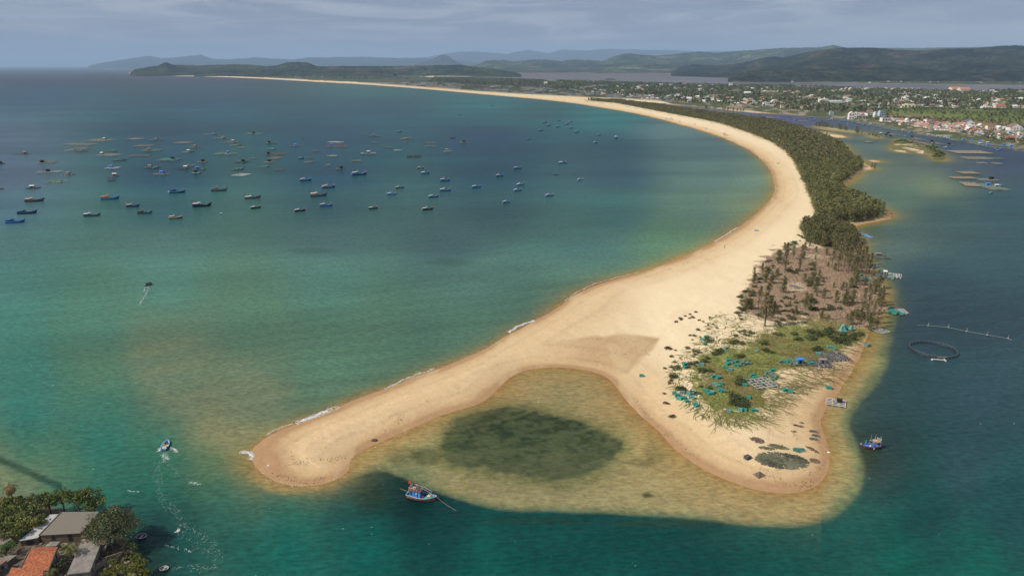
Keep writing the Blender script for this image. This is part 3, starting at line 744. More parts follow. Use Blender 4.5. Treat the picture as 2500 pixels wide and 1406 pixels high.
def ridge(name, sil, D, Wf, m, seed, step=3.0, gully=0.32, rows=26, base=None):
    P = np.array(sil, float)
    cols = np.arange(P[0, 0], P[-1, 0] + 0.1, step)
    sy = np.interp(cols, P[:, 0], P[:, 1])
    sy = sy + (fbm(cols / 7, cols * 0 + seed, seed) - 0.5) * 2.4
    Dv = np.interp(cols, [p[0] for p in base], [p[1] for p in base]) if base else np.full(len(cols), D)
    # crest point: ground distance D along the column's bearing
    bear = (cols - 1250) / FPX * CP
    Yc = Dv
    uu = (703 - sy) / FPX
    H = HC - Dv * (SP - uu * CP) / (CP + uu * SP)
    H = np.maximum(H, 2.0)
    edge = sstep(0, 12, np.arange(len(cols))) * sstep(0, 12, np.arange(len(cols))[::-1])
    vs = []
    T = np.concatenate([np.linspace(-1, 0, rows), np.linspace(0, 1, 9)[1:]])
    for t in T:
        w = Wf
        yy = Yc + t * w
        prof = (1 - abs(t)) if t > 0 else (1 + t)
        prof = prof ** 0.85
        xx = bear * Yc * (1 + 0.0) + bear * t * w
        n = fbm(xx / (w * 0.16), yy / (w * 0.30), seed, 5)
        rid = 1 - np.abs(2 * n - 1)
        g = gully * 4 * max(0.0, (1 - abs(t)) * abs(t)) ** 0.8
        h = H * prof * (1 - g * (1 - rid)) - 3 * (1 - prof)
        vs.append(np.stack([xx, yy, h], 1))
    V = np.concatenate(vs); nc = len(cols); nr = len(T)
    idx = np.arange(nr * nc).reshape(nr, nc)
    F = np.stack([idx[:-1, :-1].ravel(), idx[:-1, 1:].ravel(), idx[1:, 1:].ravel(), idx[1:, :-1].ravel()], 1)
    o = link_mesh(name, np_mesh(name, V, F, smooth=True), m); tag(o, kind='structure')
    return o
ridge('mountains', [(900,162),(960,150),(1040,141),(1090,131),(1130,127),(1160,126),(1240,132),(1290,122),(1340,131),(1370,121.5),(1430,124),(1480,120),(1560,122),(1640,123),(1700,126),(1800,124),(1950,122),(2150,128)], 44000, 7000, H_FAR, 3, 4)
ridge('mountains', [(215,161),(260,152),(300,147),(330,142),(370,137),(395,143),(430,141),(460,138),(495,134),(520,144),(560,146),(620,141),(680,144),(720,146),(760,141),(830,140),(900,140),(960,142),(1040,142),(1100,146),(1160,152),(1200,160)], 34000, 5000, H_FAR, 5, 4)
ridge('mountains', [(1000,163),(1020,158),(1045,150),(1065,140),(1078,134.5),(1090,135),(1110,148),(1125,156),(1150,162)], 25000, 1500, H_FAR, 8, 3, gully=0.15)
ridge('hills', [(1140,163),(1165,158),(1190,148),(1230,147),(1260,151),(1300,146),(1330,146),(1370,150),(1400,146),(1440,147),(1470,150),(1500,138),(1533,130),(1560,134),(1600,137),(1640,133),(1700,127),(1750,130),(1800,126),(1900,118),(2000,116),(2028,110),(2060,117),(2130,117),(2200,118),(2300,117),(2400,115),(2480,112),(2560,113),(3100,118)], 17000, 4200, H_MID, 13, 3, gully=0.5)
ridge('hills', [(1450,163),(1500,156),(1560,154),(1650,158),(1700,160),(1800,152),(1900,158)], 13500, 1600, H_MID, 15, 3, gully=0.4)
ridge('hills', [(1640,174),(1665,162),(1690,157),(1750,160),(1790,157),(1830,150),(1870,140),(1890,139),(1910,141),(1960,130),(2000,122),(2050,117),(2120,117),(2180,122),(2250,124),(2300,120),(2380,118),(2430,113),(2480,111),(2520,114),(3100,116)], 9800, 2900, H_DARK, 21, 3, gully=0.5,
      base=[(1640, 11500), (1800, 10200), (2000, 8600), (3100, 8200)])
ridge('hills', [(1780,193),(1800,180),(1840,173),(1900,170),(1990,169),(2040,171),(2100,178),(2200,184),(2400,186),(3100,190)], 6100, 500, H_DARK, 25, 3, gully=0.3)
ridge('hills', [(600,166),(850,162),(952,162),(1020,160.5),(1123,159),(1157,163.5),(1191,166),(1225,172),(1260,177.5),(1274,183.5)], 9300, 900, H_NEAR, 31, 2.5,
      base=[(600,11500),(1000,10000),(1274, 8700)])
ridge('hills', [(314,180),(320,175),(328,169),(358,164.7),(382,162),(392.6,157),(406,152),(416.5,157),(427,159),(478,160),(512,159),(580,158),(614,159),(648,162),(676,160),(700,153),(727,151.7),(751,153),(775,162),(802,163.6),(836,162),(900,165),(960,171)], 9900, 1300, H_NEAR, 37, 2.5, gully=0.4,
      base=[(314,9500),(500,10500),(700,9800),(960,9000)])
ridge('hills', [(470,178),(520,171),(600,169),(700,171),(800,173),(870,178)], 8900, 600, H_NEAR, 39, 2.5)

# ------------------------------------------------------------------ haze: one closed box of even air round everything
hz = MB().box(-95000, 95000, -300, 118000, -4.0, 1300).build('haze', [])
tag(hz, kind='stuff')
hm = bpy.data.materials.new('haze_air'); hm.use_nodes = True
t = hm.node_tree; t.nodes.clear()
ho = t.nodes.new('ShaderNodeOutputMaterial'); pv = t.nodes.new('ShaderNodeVolumePrincipled')
pv.inputs['Color'].default_value = (0.50, 0.72, 1.0, 1)
pv.inputs['Density'].default_value = 3.2e-5
pv.inputs['Anisotropy'].default_value = 0.0
t.links.new(pv.outputs[0], ho.inputs['Volume'])
hz.data.materials.append(hm)
# ------------------------------------------------------------------ plants
BARK = mat('bark', (0.13, 0.10, 0.075), 0.95, 0.3, 6)
LEAF = vc_mat('leaves', 0.8, 0.12)
def leaf_quads(cen, size, aspect, rng, droop=0.0, flat=0.0):
    """one small quad per centre with a random turn; returns V (4n,3)"""
    n = len(cen)
    d = rng.normal(size=(n, 3)); d[:, 2] = d[:, 2] * (1 - flat) - droop
    d /= np.linalg.norm(d, axis=1)[:, None] + 1e-9
    e = rng.normal(size=(n, 3)); e = np.cross(d, e); e /= np.linalg.norm(e, axis=1)[:, None] + 1e-9
    s = (size * (0.6 + 0.8 * rng.random(n)))[:, None]
    a = d * s * 0.5; b = e * s * 0.5 * aspect
    V = np.stack([cen - a - b * 0.4, cen - a * 0.1 + b, cen + a + b * 0.2, cen + a * 0.1 - b], 1)
    return V.reshape(-1, 3)
def greens(n, base, var, rng, alt=None, pa=0.0):
    c = np.tile(np.asarray(base, float), (n, 1)) * (1 + var * rng.normal(size=(n, 1))).clip(0.45, 1.8)
    c[:, 0] *= 1 + 0.18 * rng.normal(size=n)
    if alt is not None:
        k = rng.random(n) < pa
        c[k] = np.asarray(alt) * (0.7 + 0.6 * rng.random((k.sum(), 1)))
    return np.repeat(c.clip(0.004, 0.6), 4, axis=0)
def casuarina_geo(seed, H, nb, nl, R=0.2, leaf=0.75, sparse=0.0, start=0.15, pw=0.65, base=(0.15, 0.148, 0.062)):
    """wispy tapering crown of drooping sprays on many short limbs"""
    rng = np.random.default_rng(seed)
    cen = []
    limbs = []
    for i in range(nb):
        t = start + (1 - start) * (i + rng.random()) / nb
        if rng.random() < sparse: continue
        az = rng.random() * 2 * pi
        r = H * R * ((1 - t) ** pw + 0.10) * (0.55 + 0.7 * rng.random())
        tip = np.array([cos(az) * r, sin(az) * r, H * t + r * 0.55])
        root = np.array([0, 0, H * t - 0.2])
        limbs.append((root, tip))
        u = rng.random((nl, 1)) ** 0.7
        sp = 0.30 * r + 0.22
        cen.append(root + (tip - root) * u + rng.normal(size=(nl, 3)) * np.array([sp, sp, sp * 0.9]) * 0.55)
    cen = np.concatenate(cen)
    V = leaf_quads(cen, leaf, 0.42, rng, droop=0.25)
    C = greens(len(cen), base, 0.34, rng, (0.11, 0.085, 0.04), 0.06)
    return V, C, limbs
def quads_mesh(name, V, C):
    return np_mesh(name, V, np.arange(len(V)).reshape(-1, 4), colors=C)
def trunk_mb(H, limbs, seed, r0, lim_r=0.05):
    rr = random.Random(seed); mb = MB()
    pts = [(0, 0, -0.4)]
    for i in range(1, 7):
        pts.append((rr.uniform(-.02, .02) * H * i / 6, rr.uniform(-.02, .02) * H * i / 6, H * i / 6 * 0.97))
    mb.taper(pts, [r0 * (1 - 0.14 * i) for i in range(7)], 6)
    for a, b in limbs[:14]: mb.taper([a, (a + b) / 2 + np.array([0, 0, .1]), b], [lim_r, lim_r * .7, lim_r * .3], 3)
    return mb
class Species:
    def __init__(s, name, variants): s.name, s.variants = name, variants   # variants: (crown mesh, trunk mesh, height)
def casuarina_species(n, H, nb, nl, **k):
    vs = []
    for i in range(n):
        V, C, L = casuarina_geo(100 * int(H) + i, H, nb, nl, **k)
        tm = trunk_mb(H, L, i, H * 0.014 + 0.05).mesh('trunk'); tm.materials.append(BARK)
        cm = quads_mesh('crown', V, C); cm.materials.append(LEAF)
        vs.append((cm, tm, H))
    return vs
TALL = casuarina_species(5, 14, 46, 24, R=0.165, leaf=0.55, sparse=0.24, start=0.22, base=(0.165, 0.145, 0.07))
FULL = casuarina_species(6, 9, 40, 24, R=0.29, leaf=0.66, start=0.04, pw=0.5)
def place_tree(name, meshes, x, y, z, h, label, cat, group, rz=None):
    cm, tm, H = meshes
    o = empty(name, (x, y, z), rnd.uniform(0, 6.28) if rz is None else rz)
    s = h / H; o.scale = (s * rnd.uniform(.9, 1.12), s * rnd.uniform(.9, 1.12), s)
    tag(o, label, cat, group)
    a = bpy.data.objects.new('trunk', tm); COL.objects.link(a); a.parent = o
    b = bpy.data.objects.new('crown', cm); COL.objects.link(b); b.parent = o
    return o
# --- sparse tall trees and the near end of the belt: every tree a thing
TALL_SPOTS = [(1915,672,17),(1935,640,11),(1952,664,14),(1948,680,9),(1900,650,8),(1866,806,20),(1850,760,9),(1880,770,8),(2045,668,17),(2060,660,16),(2030,655,13),
 (2070,672,15),(2085,668,15),(2100,672,14),(2112,676,13),(2122,668,12),(2095,650,15),(2075,642,14),(2055,640,13),(2040,628,12),(2110,655,13),(2130,684,9),(2085,690,8),
 (1985,690,10),(1980,705,7),(1990,720,8),(2105,770,13),(2115,780,12),(2128,792,11),(2140,800,9),(2150,760,11),(2152,740,9),(2098,800,9),(2120,805,8),(2075,795,6),
 (1912,722,8),(1975,765,8),(1965,760,6),(2135,720,8),(2146,705,7),(2060,620,12),(2080,615,12),(2092,630,11),(2105,640,11),(1882,700,6),(1870,690,5),(1860,670,5),(1840,700,5),(1895,690,6),(2010,735,5),(2040,745,6),(2060,750,6),(2080,745,7)]
_r = random.Random(77)
while len(TALL_SPOTS) < 118:
    a, b = _r.uniform(1800, 2155), _r.uniform(600, 795)
    if inside(DEBRIS, a, b): TALL_SPOTS.append((a, b, _r.uniform(2.2, 5.5) if a < 2060 or _r.random() < .75 else _r.uniform(6, 10)))
EDGE = []
for k in range(52):
    t = _r.random(); q = ((1957, 580), (1925, 610), (1885, 650), (1845, 700), (1812, 745), (1800, 775)); i_ = min(4, int(t * 5)); u = t * 5 - i_
    EDGE.append((q[i_][0] + (q[i_ + 1][0] - q[i_][0]) * u + _r.uniform(-14, 12), q[i_][1] + (q[i_ + 1][1] - q[i_][1]) * u + _r.uniform(-6, 6), _r.uniform(1.4, 3.4)))
xs, ys = zip(*[G(a, b)[:2] for a, b, _ in TALL_SPOTS])
zs = ground_zs(xs, ys)
for i, (a, b, h) in enumerate(TALL_SPOTS):
    hi = h >= 9
    if i == 5: lab = 'tallest open-crowned casuarina standing alone above the grass patch'
    elif i == 0: lab = 'tall slim casuarina at the beach edge of the cleared brown ground'
    elif a > 2020 and b < 700: lab = 'tall thin casuarina in the loose stand above the dark lagoon raft'
    elif a > 2070: lab = 'straggly casuarina on the lagoon edge beside the raft of turquoise cages'
    elif hi: lab = 'slim casuarina standing on the beach side of the cleared brown ground'; 
    else: lab = 'low young casuarina scattered on the cleared brown ground'
    grp = None if i in (0, 5) else ('casuarinas of the cleared ground' if hi or a > 2020 else 'young casuarinas of the cleared ground')
    if grp and 'low young' in lab: grp = 'young casuarinas of the cleared ground'
    place_tree('casuarina_tree', TALL[i % 5] if hi else FULL[i % 6], xs[i], ys[i], zs[i], h * 1.08, lab, 'tree', grp)
# --- belt of casuarinas along the spit
def scatter(poly, spacing, rng, jitter=0.45):
    """points on the sea plane inside a traced polygon, at least about `spacing` metres apart"""
    W = to_world(poly)
    xs = [p[0] for p in W]; ys = [p[1] for p in W]
    gx = np.arange(min(xs), max(xs), spacing); gy = np.arange(min(ys), max(ys), spacing)
    X, Y = np.meshgrid(gx, gy)
    X = X + rng.uniform(-jitter, jitter, X.shape) * spacing; Y = Y + rng.uniform(-jitter, jitter, Y.shape) * spacing
    X, Y = X.ravel(), Y.ravel()
    m = sdf(W, X, Y) > 0
    return X[m], Y[m]
fx, fy = scatter(FOREST, 4.3, nrng)
gx2, gy2 = scatter(FOREST2, 4.0, nrng)
fx = np.concatenate([fx, gx2]); fy = np.concatenate([fy, gy2])
gapn = fbm(fx / 25, fy / 25, 201)
kp = gapn > 0.27
fx, fy = fx[kp], fy[kp]
fz = ground_zs(fx, fy)
kp = fz > 0.25; fx, fy, fz = fx[kp], fy[kp], fz[kp]
fh = (5.0 + 5.8 * fbm(fx / 30, fy / 30, 203) + 2.2 * nrng.random(len(fx))) * np.where(fy > 900, 1.12, 1.0)
order = np.argsort(fy)
NNEAR = 145
for r, i in enumerate(order[:NNEAR]):
    fpx, fpy = chart(fx[i], fy[i])
    lab = 'bushy casuarina in the clump between the bare sand and the blue beached floats' if fpy > 551 else 'bushy dark casuarina at the near end of the long tree belt'
    grp = 'casuarinas of the near clump' if fpy > 551 else 'casuarinas of the near end of the belt'
    place_tree('casuarina_tree', FULL[r % 6], fx[i], fy[i], fz[i], fh[i], lab, 'tree', grp)
def mass(name, idxs, X, Y, Z, Hh, protos, mtl, seed):
    """the rest of a belt, merged: each plant a turned and scaled copy of a prototype"""
    rng = np.random.default_rng(seed)
    VV, CC = [], []
    for i in idxs:
        V, C, H = protos[rng.integers(len(protos))]
        a = rng.random() * 6.283; s = Hh[i] / H; w = s * rng.uniform(.85, 1.2)
        R = np.array([[cos(a) * w, -sin(a) * w, 0], [sin(a) * w, cos(a) * w, 0], [0, 0, s]], np.float32)
        VV.append(V @ R.T + np.array([X[i], Y[i], Z[i]], np.float32)); CC.append(C * rng.uniform(0.68, 1.3) * np.array([rng.uniform(.88, 1.12), 1, rng.uniform(.85, 1.15)], np.float32))
    o = link_mesh(name, quads_mesh(name, np.concatenate(VV), np.concatenate(CC)), mtl)
    return tag(o, kind='stuff')
MIDP = []
for i in range(6):
    V, C, _ = casuarina_geo(500 + i, 9, 26, 14, R=0.30, leaf=0.85, start=0.03, pw=0.42, base=(0.16, 0.165, 0.062)); MIDP.append((V.astype(np.float32), C.astype(np.float32), 9))
FARP = []
for i in range(6):
    V, C, _ = casuarina_geo(600 + i, 9, 16, 6, R=0.31, leaf=1.35, start=0.03, pw=0.42); FARP.append((V.astype(np.float32), C.astype(np.float32), 9))
rest = order[NNEAR:]
mass('casuarina_woods', [i for i in rest if fy[i] < 900], fx, fy, fz, fh, MIDP, LEAF, 1)
mass('casuarina_woods', [i for i in rest if fy[i] >= 900], fx, fy, fz, fh, FARP, LEAF, 2)
print('belt trees', len(fx))
# --- trees on the islets and banks of the channel: things
BROADS = []
def broad_geo(seed, R, Hc, nclump, nl, leaf, base=(0.09, 0.12, 0.035), squash=0.75, alt=(0.12, 0.14, 0.04), pa=0.12, fill=0.35):
    rng = np.random.default_rng(seed)
    cen = []; cl = []
    for i in range(nclump):
        d = rng.normal(size=3); d /= np.linalg.norm(d)
        d[2] = abs(d[2]) * 1.0 - 0.25 * rng.random()
        rr = R * (0.62 + 0.42 * rng.random()) if rng.random() > fill else R * rng.random() * 0.6
        c = d * rr * np.array([1, 1, squash])
        cl.append(c)
        cr = R * (0.16 + 0.13 * rng.random())
        k = rng.normal(size=(nl, 3)); k /= np.linalg.norm(k, axis=1)[:, None]
        cen.append(c + k * cr * (0.55 + 0.5 * rng.random((nl, 1))) * np.array([1, 1, 0.8]))
    cen = np.concatenate(cen); cen[:, 2] += Hc
    V = leaf_quads(cen, leaf, 0.6, rng)
    C = greens(len(cen), base, 0.30, rng, alt, pa)
    shade = np.repeat(np.repeat(rng.uniform(0.65, 1.4, nclump), nl), 4)[:, None]
    return V, (C * shade).clip(0.003, 0.5), [c + np.array([0, 0, Hc]) for c in cl]
def broad_mesh(seed, R, Hc, nclump, nl, leaf, r0=0.22, **k):
    V, C, cl = broad_geo(seed, R, Hc, nclump, nl, leaf, **k)
    mb = MB(); top = (0.2, -0.1, Hc * 0.55)
    mb.taper([(0, 0, -0.5), (0.1, 0, Hc * 0.3), top], [r0, r0 * .8, r0 * .7], 7)
    for c in cl[:min(26, nclump)]:
        q = np.array(top); m_ = (q + c) / 2 + np.array([0, 0, .2 * R])
        mb.taper([q, m_, c], [r0 * .45, r0 * .25, r0 * .08], 4)
    tm = mb.mesh('trunk'); tm.materials.append(BARK)
    cm = quads_mesh('crown', V, C); cm.materials.append(LEAF)
    return (cm, tm, Hc + R * k.get('squash', 0.75))
SMALLB = [broad_mesh(800 + i, 3.2, 3.0, 26, 26, 0.8) for i in range(3)]
ISLET_TREES = [(2192,350,5),(2200,349,6),(2208,350,6),(2214,352,5),(2185,352,4),(2222,354,4),(2240,357,3),(2262,364,5),(2270,368,6),(2276,372,6),(2282,376,6),(2290,378,7),(2296,381,7),(2302,385,6),(2286,384,6),(2280,388,5),(2292,389,6),(2284,366,5),(2278,362,4),
 (2122,333,4),(2130,334,5),(2138,336,5),(2145,338,3)]
ISLET_CAS = [(1992,310,9),(1998,311,11),(2004,310,12),(2010,312,12),(2016,313,11),(2022,312,9),(2030,315,7),(2048,317,11),(2052,319,12),(2062,320,9),(2066,321,8),(2090,325,11),(2094,326,9),(2104,327,5),(2018,333,6),(2024,335,4),(1996,330,5),
 (2092,405,12),(2096,408,13),(2076,400,13),(2080,402,11),(2128,411,5),(2135,412,6),(2278,360,9),(2226,352,6),(1724,269,13),(1790,272,8),(1800,273,9),(1808,273,8),(1815,273,8),(1765,270,9),(1770,270,10),(1777,271,10),(1745,268,7),(1730,268,7)]
for lst, sp, nm in ((ISLET_TREES, SMALLB, 'broadleaf_tree'), (ISLET_CAS, FULL, 'casuarina_tree')):
    for i, (a, b, h) in enumerate(lst):
        x, y, _ = G(a, b)
        if nm == 'broadleaf_tree': lab, g = ('round green tree on the sandy islet with the blue tarpaulin', 'round trees on the sandy islet') if a > 2150 else ('low green tree on the smallest islet of the channel', 'trees on the smallest islet')
        elif b < 280: lab, g = 'dark casuarina on the village bank behind the moored boats', 'casuarinas on the village bank'
        elif a > 2070 and b > 395: lab, g = 'dark casuarina standing apart at the lagoon side of the belt', 'casuarinas beside the belt'
        elif a > 2200: lab, g = 'thin tree among the round trees of the sandy islet', 'thin trees of the sandy islet'
        else: lab, g = 'thin casuarina on the low bar in the channel', 'casuarinas on the channel bar'
        place_tree(nm, sp[i % len(sp)], x, y, 0.6, h, lab, 'tree', g)
# --- far tree cover round the villages
def blob_geo(seed, n=16, leaf=3.0, palm=False):
    rng = np.random.default_rng(seed)
    cen = rng.normal(size=(n, 3)) * np.array([1.7, 1.7, 1.5]) + np.array([0, 0, 4.2]); cen[:, 2] = cen[:, 2].clip(1, 8)
    V = leaf_quads(cen, leaf, 0.8, rng); C = greens(n, (0.088, 0.105, 0.046), 0.3, rng, (0.15, 0.15, 0.06), .1)
    return V.astype(np.float32), C.astype(np.float32), 7.0
BLOB = [blob_geo(700 + i) for i in range(5)]
VILL = [(1060,190),(1190,193),(1464,201),(1700,207.5),(1991,212.5),(2128,219.5),(2333,224.5),(2500,222.5),(2700,226),(2700,262),(2500,268),(2300,266),(2170,268),(2150,280),(2070,284),(1991,276),(1930,270),(1820,262),(1718,256),(1650,250),(1560,238),(1480,228),(1300,214),(1150,206),(1050,200)]
vx, vy = scatter(VILL, 21, nrng, 0.5)
vpx, vpy = chart(vx, vy)
dens = fbm(vpx / 30, vpy / 4.5, 301, 4) + 0.10 * (vpx < 1300) * (vpy > 203) * -1.0 + 0.12 * (vpy < 209 + (vpx - 1700).clip(0, 900) * 0.012)
kp = (dens > 0.43) & (land_distance(vx, vy) > 8)
vx, vy = vx[kp], vy[kp]
vh = 7 + 5 * nrng.random(len(vx)) + 3 * (nrng.random(len(vx)) > 0.9)
vz = np.full(len(vx), 1.5)
mass('village_trees_and_scrub', range(len(vx)), vx, vy, vz, vh, BLOB, LEAF, 3)
# bank and plateau vegetation nearer
NB = [(2160,276),(2250,272),(2400,274),(2600,278),(2700,300),(2700,345),(2500,318),(2400,309),(2300,303),(2210,296),(2165,288)]
bx_, by_ = scatter(NB, 11, nrng, 0.5)
bz_ = ground_zs(bx_, by_)
d2 = fbm(bx_ / 60, by_ / 60, 311)
kp = (d2 > 0.40)
bx_, by_, bz_ = bx_[kp], by_[kp], bz_[kp]
bh = 2.6 + 3.0 * nrng.random(len(bx_))
mass('plateau_scrub', range(len(bx_)), bx_, by_, bz_, bh, [blob_geo(740 + i, 14, 3.4) for i in range(4)], LEAF, 4)
WB = [(2060,283),(2120,284),(2170,284),(2240,300),(2320,310),(2400,318),(2500,330),(2700,350),(2700,390),(2500,362),(2435,346),(2367,338),(2230,316),(2162,300),(2077,291)]
bx_, by_ = scatter(WB, 13, nrng, 0.5)
kp = fbm(bx_ / 40, by_ / 40, 321) > 0.54
bx_, by_ = bx_[kp], by_[kp]
mass('waterfront_trees', range(len(bx_)), bx_, by_, np.full(len(bx_), 1.4), 5 + 3 * nrng.random(len(bx_)), [blob_geo(760 + i, 30, 2.2) for i in range(4)], LEAF, 5)
# trees on the headland foot, far shore and the flats
def far_band(name, poly, sp, thr, hh, seed, zc=1.5):
    ax, ay = scatter(poly, sp, nrng, 0.5)
    q, w = chart(ax, ay)
    k = fbm(q / 14, w / 2.0, seed) > thr
    ax, ay = ax[k], ay[k]
    if len(ax): mass(name, range(len(ax)), ax, ay, np.full(len(ax), zc), hh * (0.7 + 0.6 * nrng.random(len(ax))), BLOB, LEAF, seed)
far_band('flats_scrub', [(930,205),(1050,198),(1250,203),(1450,211),(1640,222),(1640,250),(1500,238),(1300,229),(1100,217)], 24, 0.56, 5.5, 331)
far_band('headland_foot_trees', [(360,181),(600,182),(800,186),(1000,190),(1000,196),(850,195),(700,190),(500,185.5)], 55, 0.42, 11, 333)
far_band('far_shore_trees', [(1840,192),(2000,196),(2300,198),(2700,200),(2700,211),(2500,206.5),(2230,203.5),(1923,198),(1800,191)], 36, 0.46, 8, 335)
bs = [(1440,247.5),(1500,253),(1560,259),(1620,264),(1620,267),(1560,262),(1480,253),(1430,249)]

# --- shrubs on the sand: each a thing
def shrub_mesh(seed, r, n, leaf, base):
    rng = np.random.default_rng(seed)
    k = rng.normal(size=(n, 3)); k /= np.linalg.norm(k, axis=1)[:, None]
    cen = k * r * (0.45 + 0.6 * rng.random((n, 1))) * np.array([1, 1, .8]); cen[:, 2] = np.abs(cen[:, 2]) + 0.1
    cen += 0.18 * r * np.sin(cen[:, [1, 2, 0]] * 4.0 / r + seed)
    cm = quads_mesh('foliage', leaf_quads(cen, leaf, 0.4, rng), greens(n, base, 0.3, rng, (0.12, 0.12, 0.04), .08)); cm.materials.append(LEAF)
    mb = MB()
    for i in range(5):
        a = i * 1.257
        mb.taper([(0, 0, -0.2), (cos(a) * r * .4, sin(a) * r * .4, r * .4), (cos(a) * r * .7, sin(a) * r * .7, r * .75)], [.06, .04, .015], 4)
    sm = mb.mesh('stems'); sm.materials.append(BARK)
    return cm, sm, r
GS = [shrub_mesh(900 + i, 1.5, 260, 0.42, (0.065, 0.085, 0.034)) for i in range(4)]
BS = [shrub_mesh(930 + i, 0.8, 120, 0.34, (0.075, 0.045, 0.030)) for i in range(3)]
def shrub(px, py, r, label, group, brown=False):
    cm, sm, R = rnd.choice(BS if brown else GS)
    x, y, _ = G(px, py)
    z = float(ground_zs([x], [y])[0])
    o = empty('beach_shrub', (x, y, z), rnd.uniform(0, 6.28)); s = r / R; o.scale = (s, s, s * rnd.uniform(.7, 1.0))
    tag(o, label, 'shrub', group)
    for nm, me in (('foliage', cm), ('stems', sm)):
        c = bpy.data.objects.new(nm, me); COL.objects.link(c); c.parent = o
c5 = lambda u, v: (1620 + u / 5, 800 + v / 5)
GREEN = [(540,215,3.2),(850,240,2.6),(880,225,2.4),(950,250,1.8),(620,370,2.6),(660,350,2.6),(690,330,2),(370,340,1.6),(420,350,1.8),(380,380,1.4),(910,410,2.6),(960,400,2),
 (460,580,2.6),(570,580,2),(160,550,2.4),(90,530,1.3),(120,650,2.4),(100,640,1.8),(330,500,2.4),(300,530,1.8),(400,480,1.6),(500,470,2.2),(540,430,1.4),(520,420,1.4),
 (1230,250,2.8),(1250,330,2.6),(1320,350,1.8),(920,105,1.4),(980,100,1.8),(1060,120,1.9),(1030,150,1.4),(870,155,1.6),(980,140,1.3),(1420,140,2.2),(1360,125,1.6),(1600,125,2.2),(1640,190,2.4),(1610,190,1.5),
 (1850,130,4.2),(1800,180,3.6),(1780,90,2.8),(1960,120,4.2),(2010,80,3.6),(2060,150,3.6),(2130,200,3.6),(2200,180,3.4),(2230,220,2.8),(2290,150,3.2),(2330,110,2.8),(2180,120,3),(2400,90,2.6),(1870,300,3.4),(1840,310,2.2),
 (910,960,4.6),(860,900,3.6),(940,1010,3.2),(830,980,2.4),(930,700,3),(900,740,2.2),(190,790,2.8),(240,810,2.2),(420,860,1.8),(560,790,1.6),(450,770,1.2)]
c7 = lambda u, v: (1740 + u / 5.41, 540 + v / 5.41)
GREEN2 = [(1290,1110,4.2),(1330,1210,2.8),(1110,1260,2.6),(1210,1275,2.2),(1030,1240,2.4),(980,1160,2.2),(870,1170,2),(800,1260,2),(870,1265,1.6),(950,1230,1.8),(1480,1210,2.2),(1570,1200,3),(1680,1195,2),(1530,1150,1.6),(600,1300,2),(440,1195,1.6),(380,1160,1.4),(500,1210,1.3),
 (1040,1340,2.6),(910,1350,2.2),(990,1300,1.8),(840,1380,2),(1870,900,2.2),(1940,1260,4.6),(1900,1280,3.4),(2100,1330,3.6),(2050,1300,2.6),(1010,700,3.2),(1070,730,2.8),(1110,690,2),(960,1060,2.4),(900,1100,1.6),(1180,1110,1.8),(1100,1120,2),(1030,1070,1.6),(520,1030,2.2),(830,1180,1.6),
 (350,1300,1.4),(370,1350,1.6),(380,1265,1),(430,1265,1),(1300,620,3),(1320,680,2.4),(1330,740,2.4),(1250,840,2),(1260,900,1.8),(1310,870,2),(930,870,1.6),(940,930,1.6),(1460,840,1.6),(880,750,2),(800,780,2)]
BROWN = [(60,300,1.7),(30,295,1.1),(140,325,0.7),(290,300,1.4),(420,80,1.1),(320,150,.9),(370,155,1.1),(345,200,.7),(445,165,.6),(90,400,1.1),(650,60,.8),(545,70,.9),(200,425,.6),(130,465,.9),(10,540,.9),(70,720,.9),(90,690,.8),(10,840,.8),(20,950,1.1),(60,960,.6),(100,1110,1.3),(540,20,.7),
 (150,-20,1.1),(200,-60,1.2),(260,-90,.9),(320,-110,.9),(350,-70,1.2),(390,-140,1),(210,-45,.8),(310,-60,.7),(600,15,.8),(480,-20,.7),(430,-35,.9),(560,-70,.8)]
for k, (u, v, r) in enumerate(GREEN):
    a, b = c5(u, v)
    if u > 1700: lab, g = 'dense dark shrub in the thicket round the pale blue net tent', 'shrubs round the net tent'
    elif v > 860: lab, g = 'dark shrub at the seaward point of the grass patch', 'shrubs at the point of the grass'
    elif u > 1150: lab, g = 'dark shrub in the upper middle of the grass patch', 'shrubs in the middle of the grass'
    else: lab, g = 'rounded dark green shrub on sand along the left edge of the grass', 'shrubs along the left edge of the grass'
    shrub(a, b, r * .82, lab, g)
for u, v, r in GREEN2:
    a, b = c7(u, v)
    if v < 1000: lab, g = 'green shrub growing on the cleared brown ground', 'shrubs on the cleared ground'
    elif u > 1850: lab, g = 'leafy shrub at the lagoon edge below the straggly casuarinas', 'shrubs at the lagoon edge'
    else: lab, g = 'round dark green shrub in the row between cleared ground and grass', 'shrubs between cleared ground and grass'
    shrub(a, b, r * .85, lab, g)
for u, v, r in BROWN:
    a, b = c5(u, v)
    if (u, v) == (60, 300): lab, g = 'largest reddish brown dry shrub alone on the open sand', None
    elif (u, v) == (100, 1110): lab, g = 'dark spiky dry shrub alone near the pocket bay shore', None
    else: lab, g = 'small reddish brown dry shrub on the open sand left of the grass', 'dry shrubs on the open sand'
    shrub(a, b, r, lab, g, True)
for a, b, h in EDGE: shrub(a, b, h * .62, 'ragged dark shrub on the beach side edge of the cleared brown ground', 'shrubs on the beach side edge of the cleared ground')
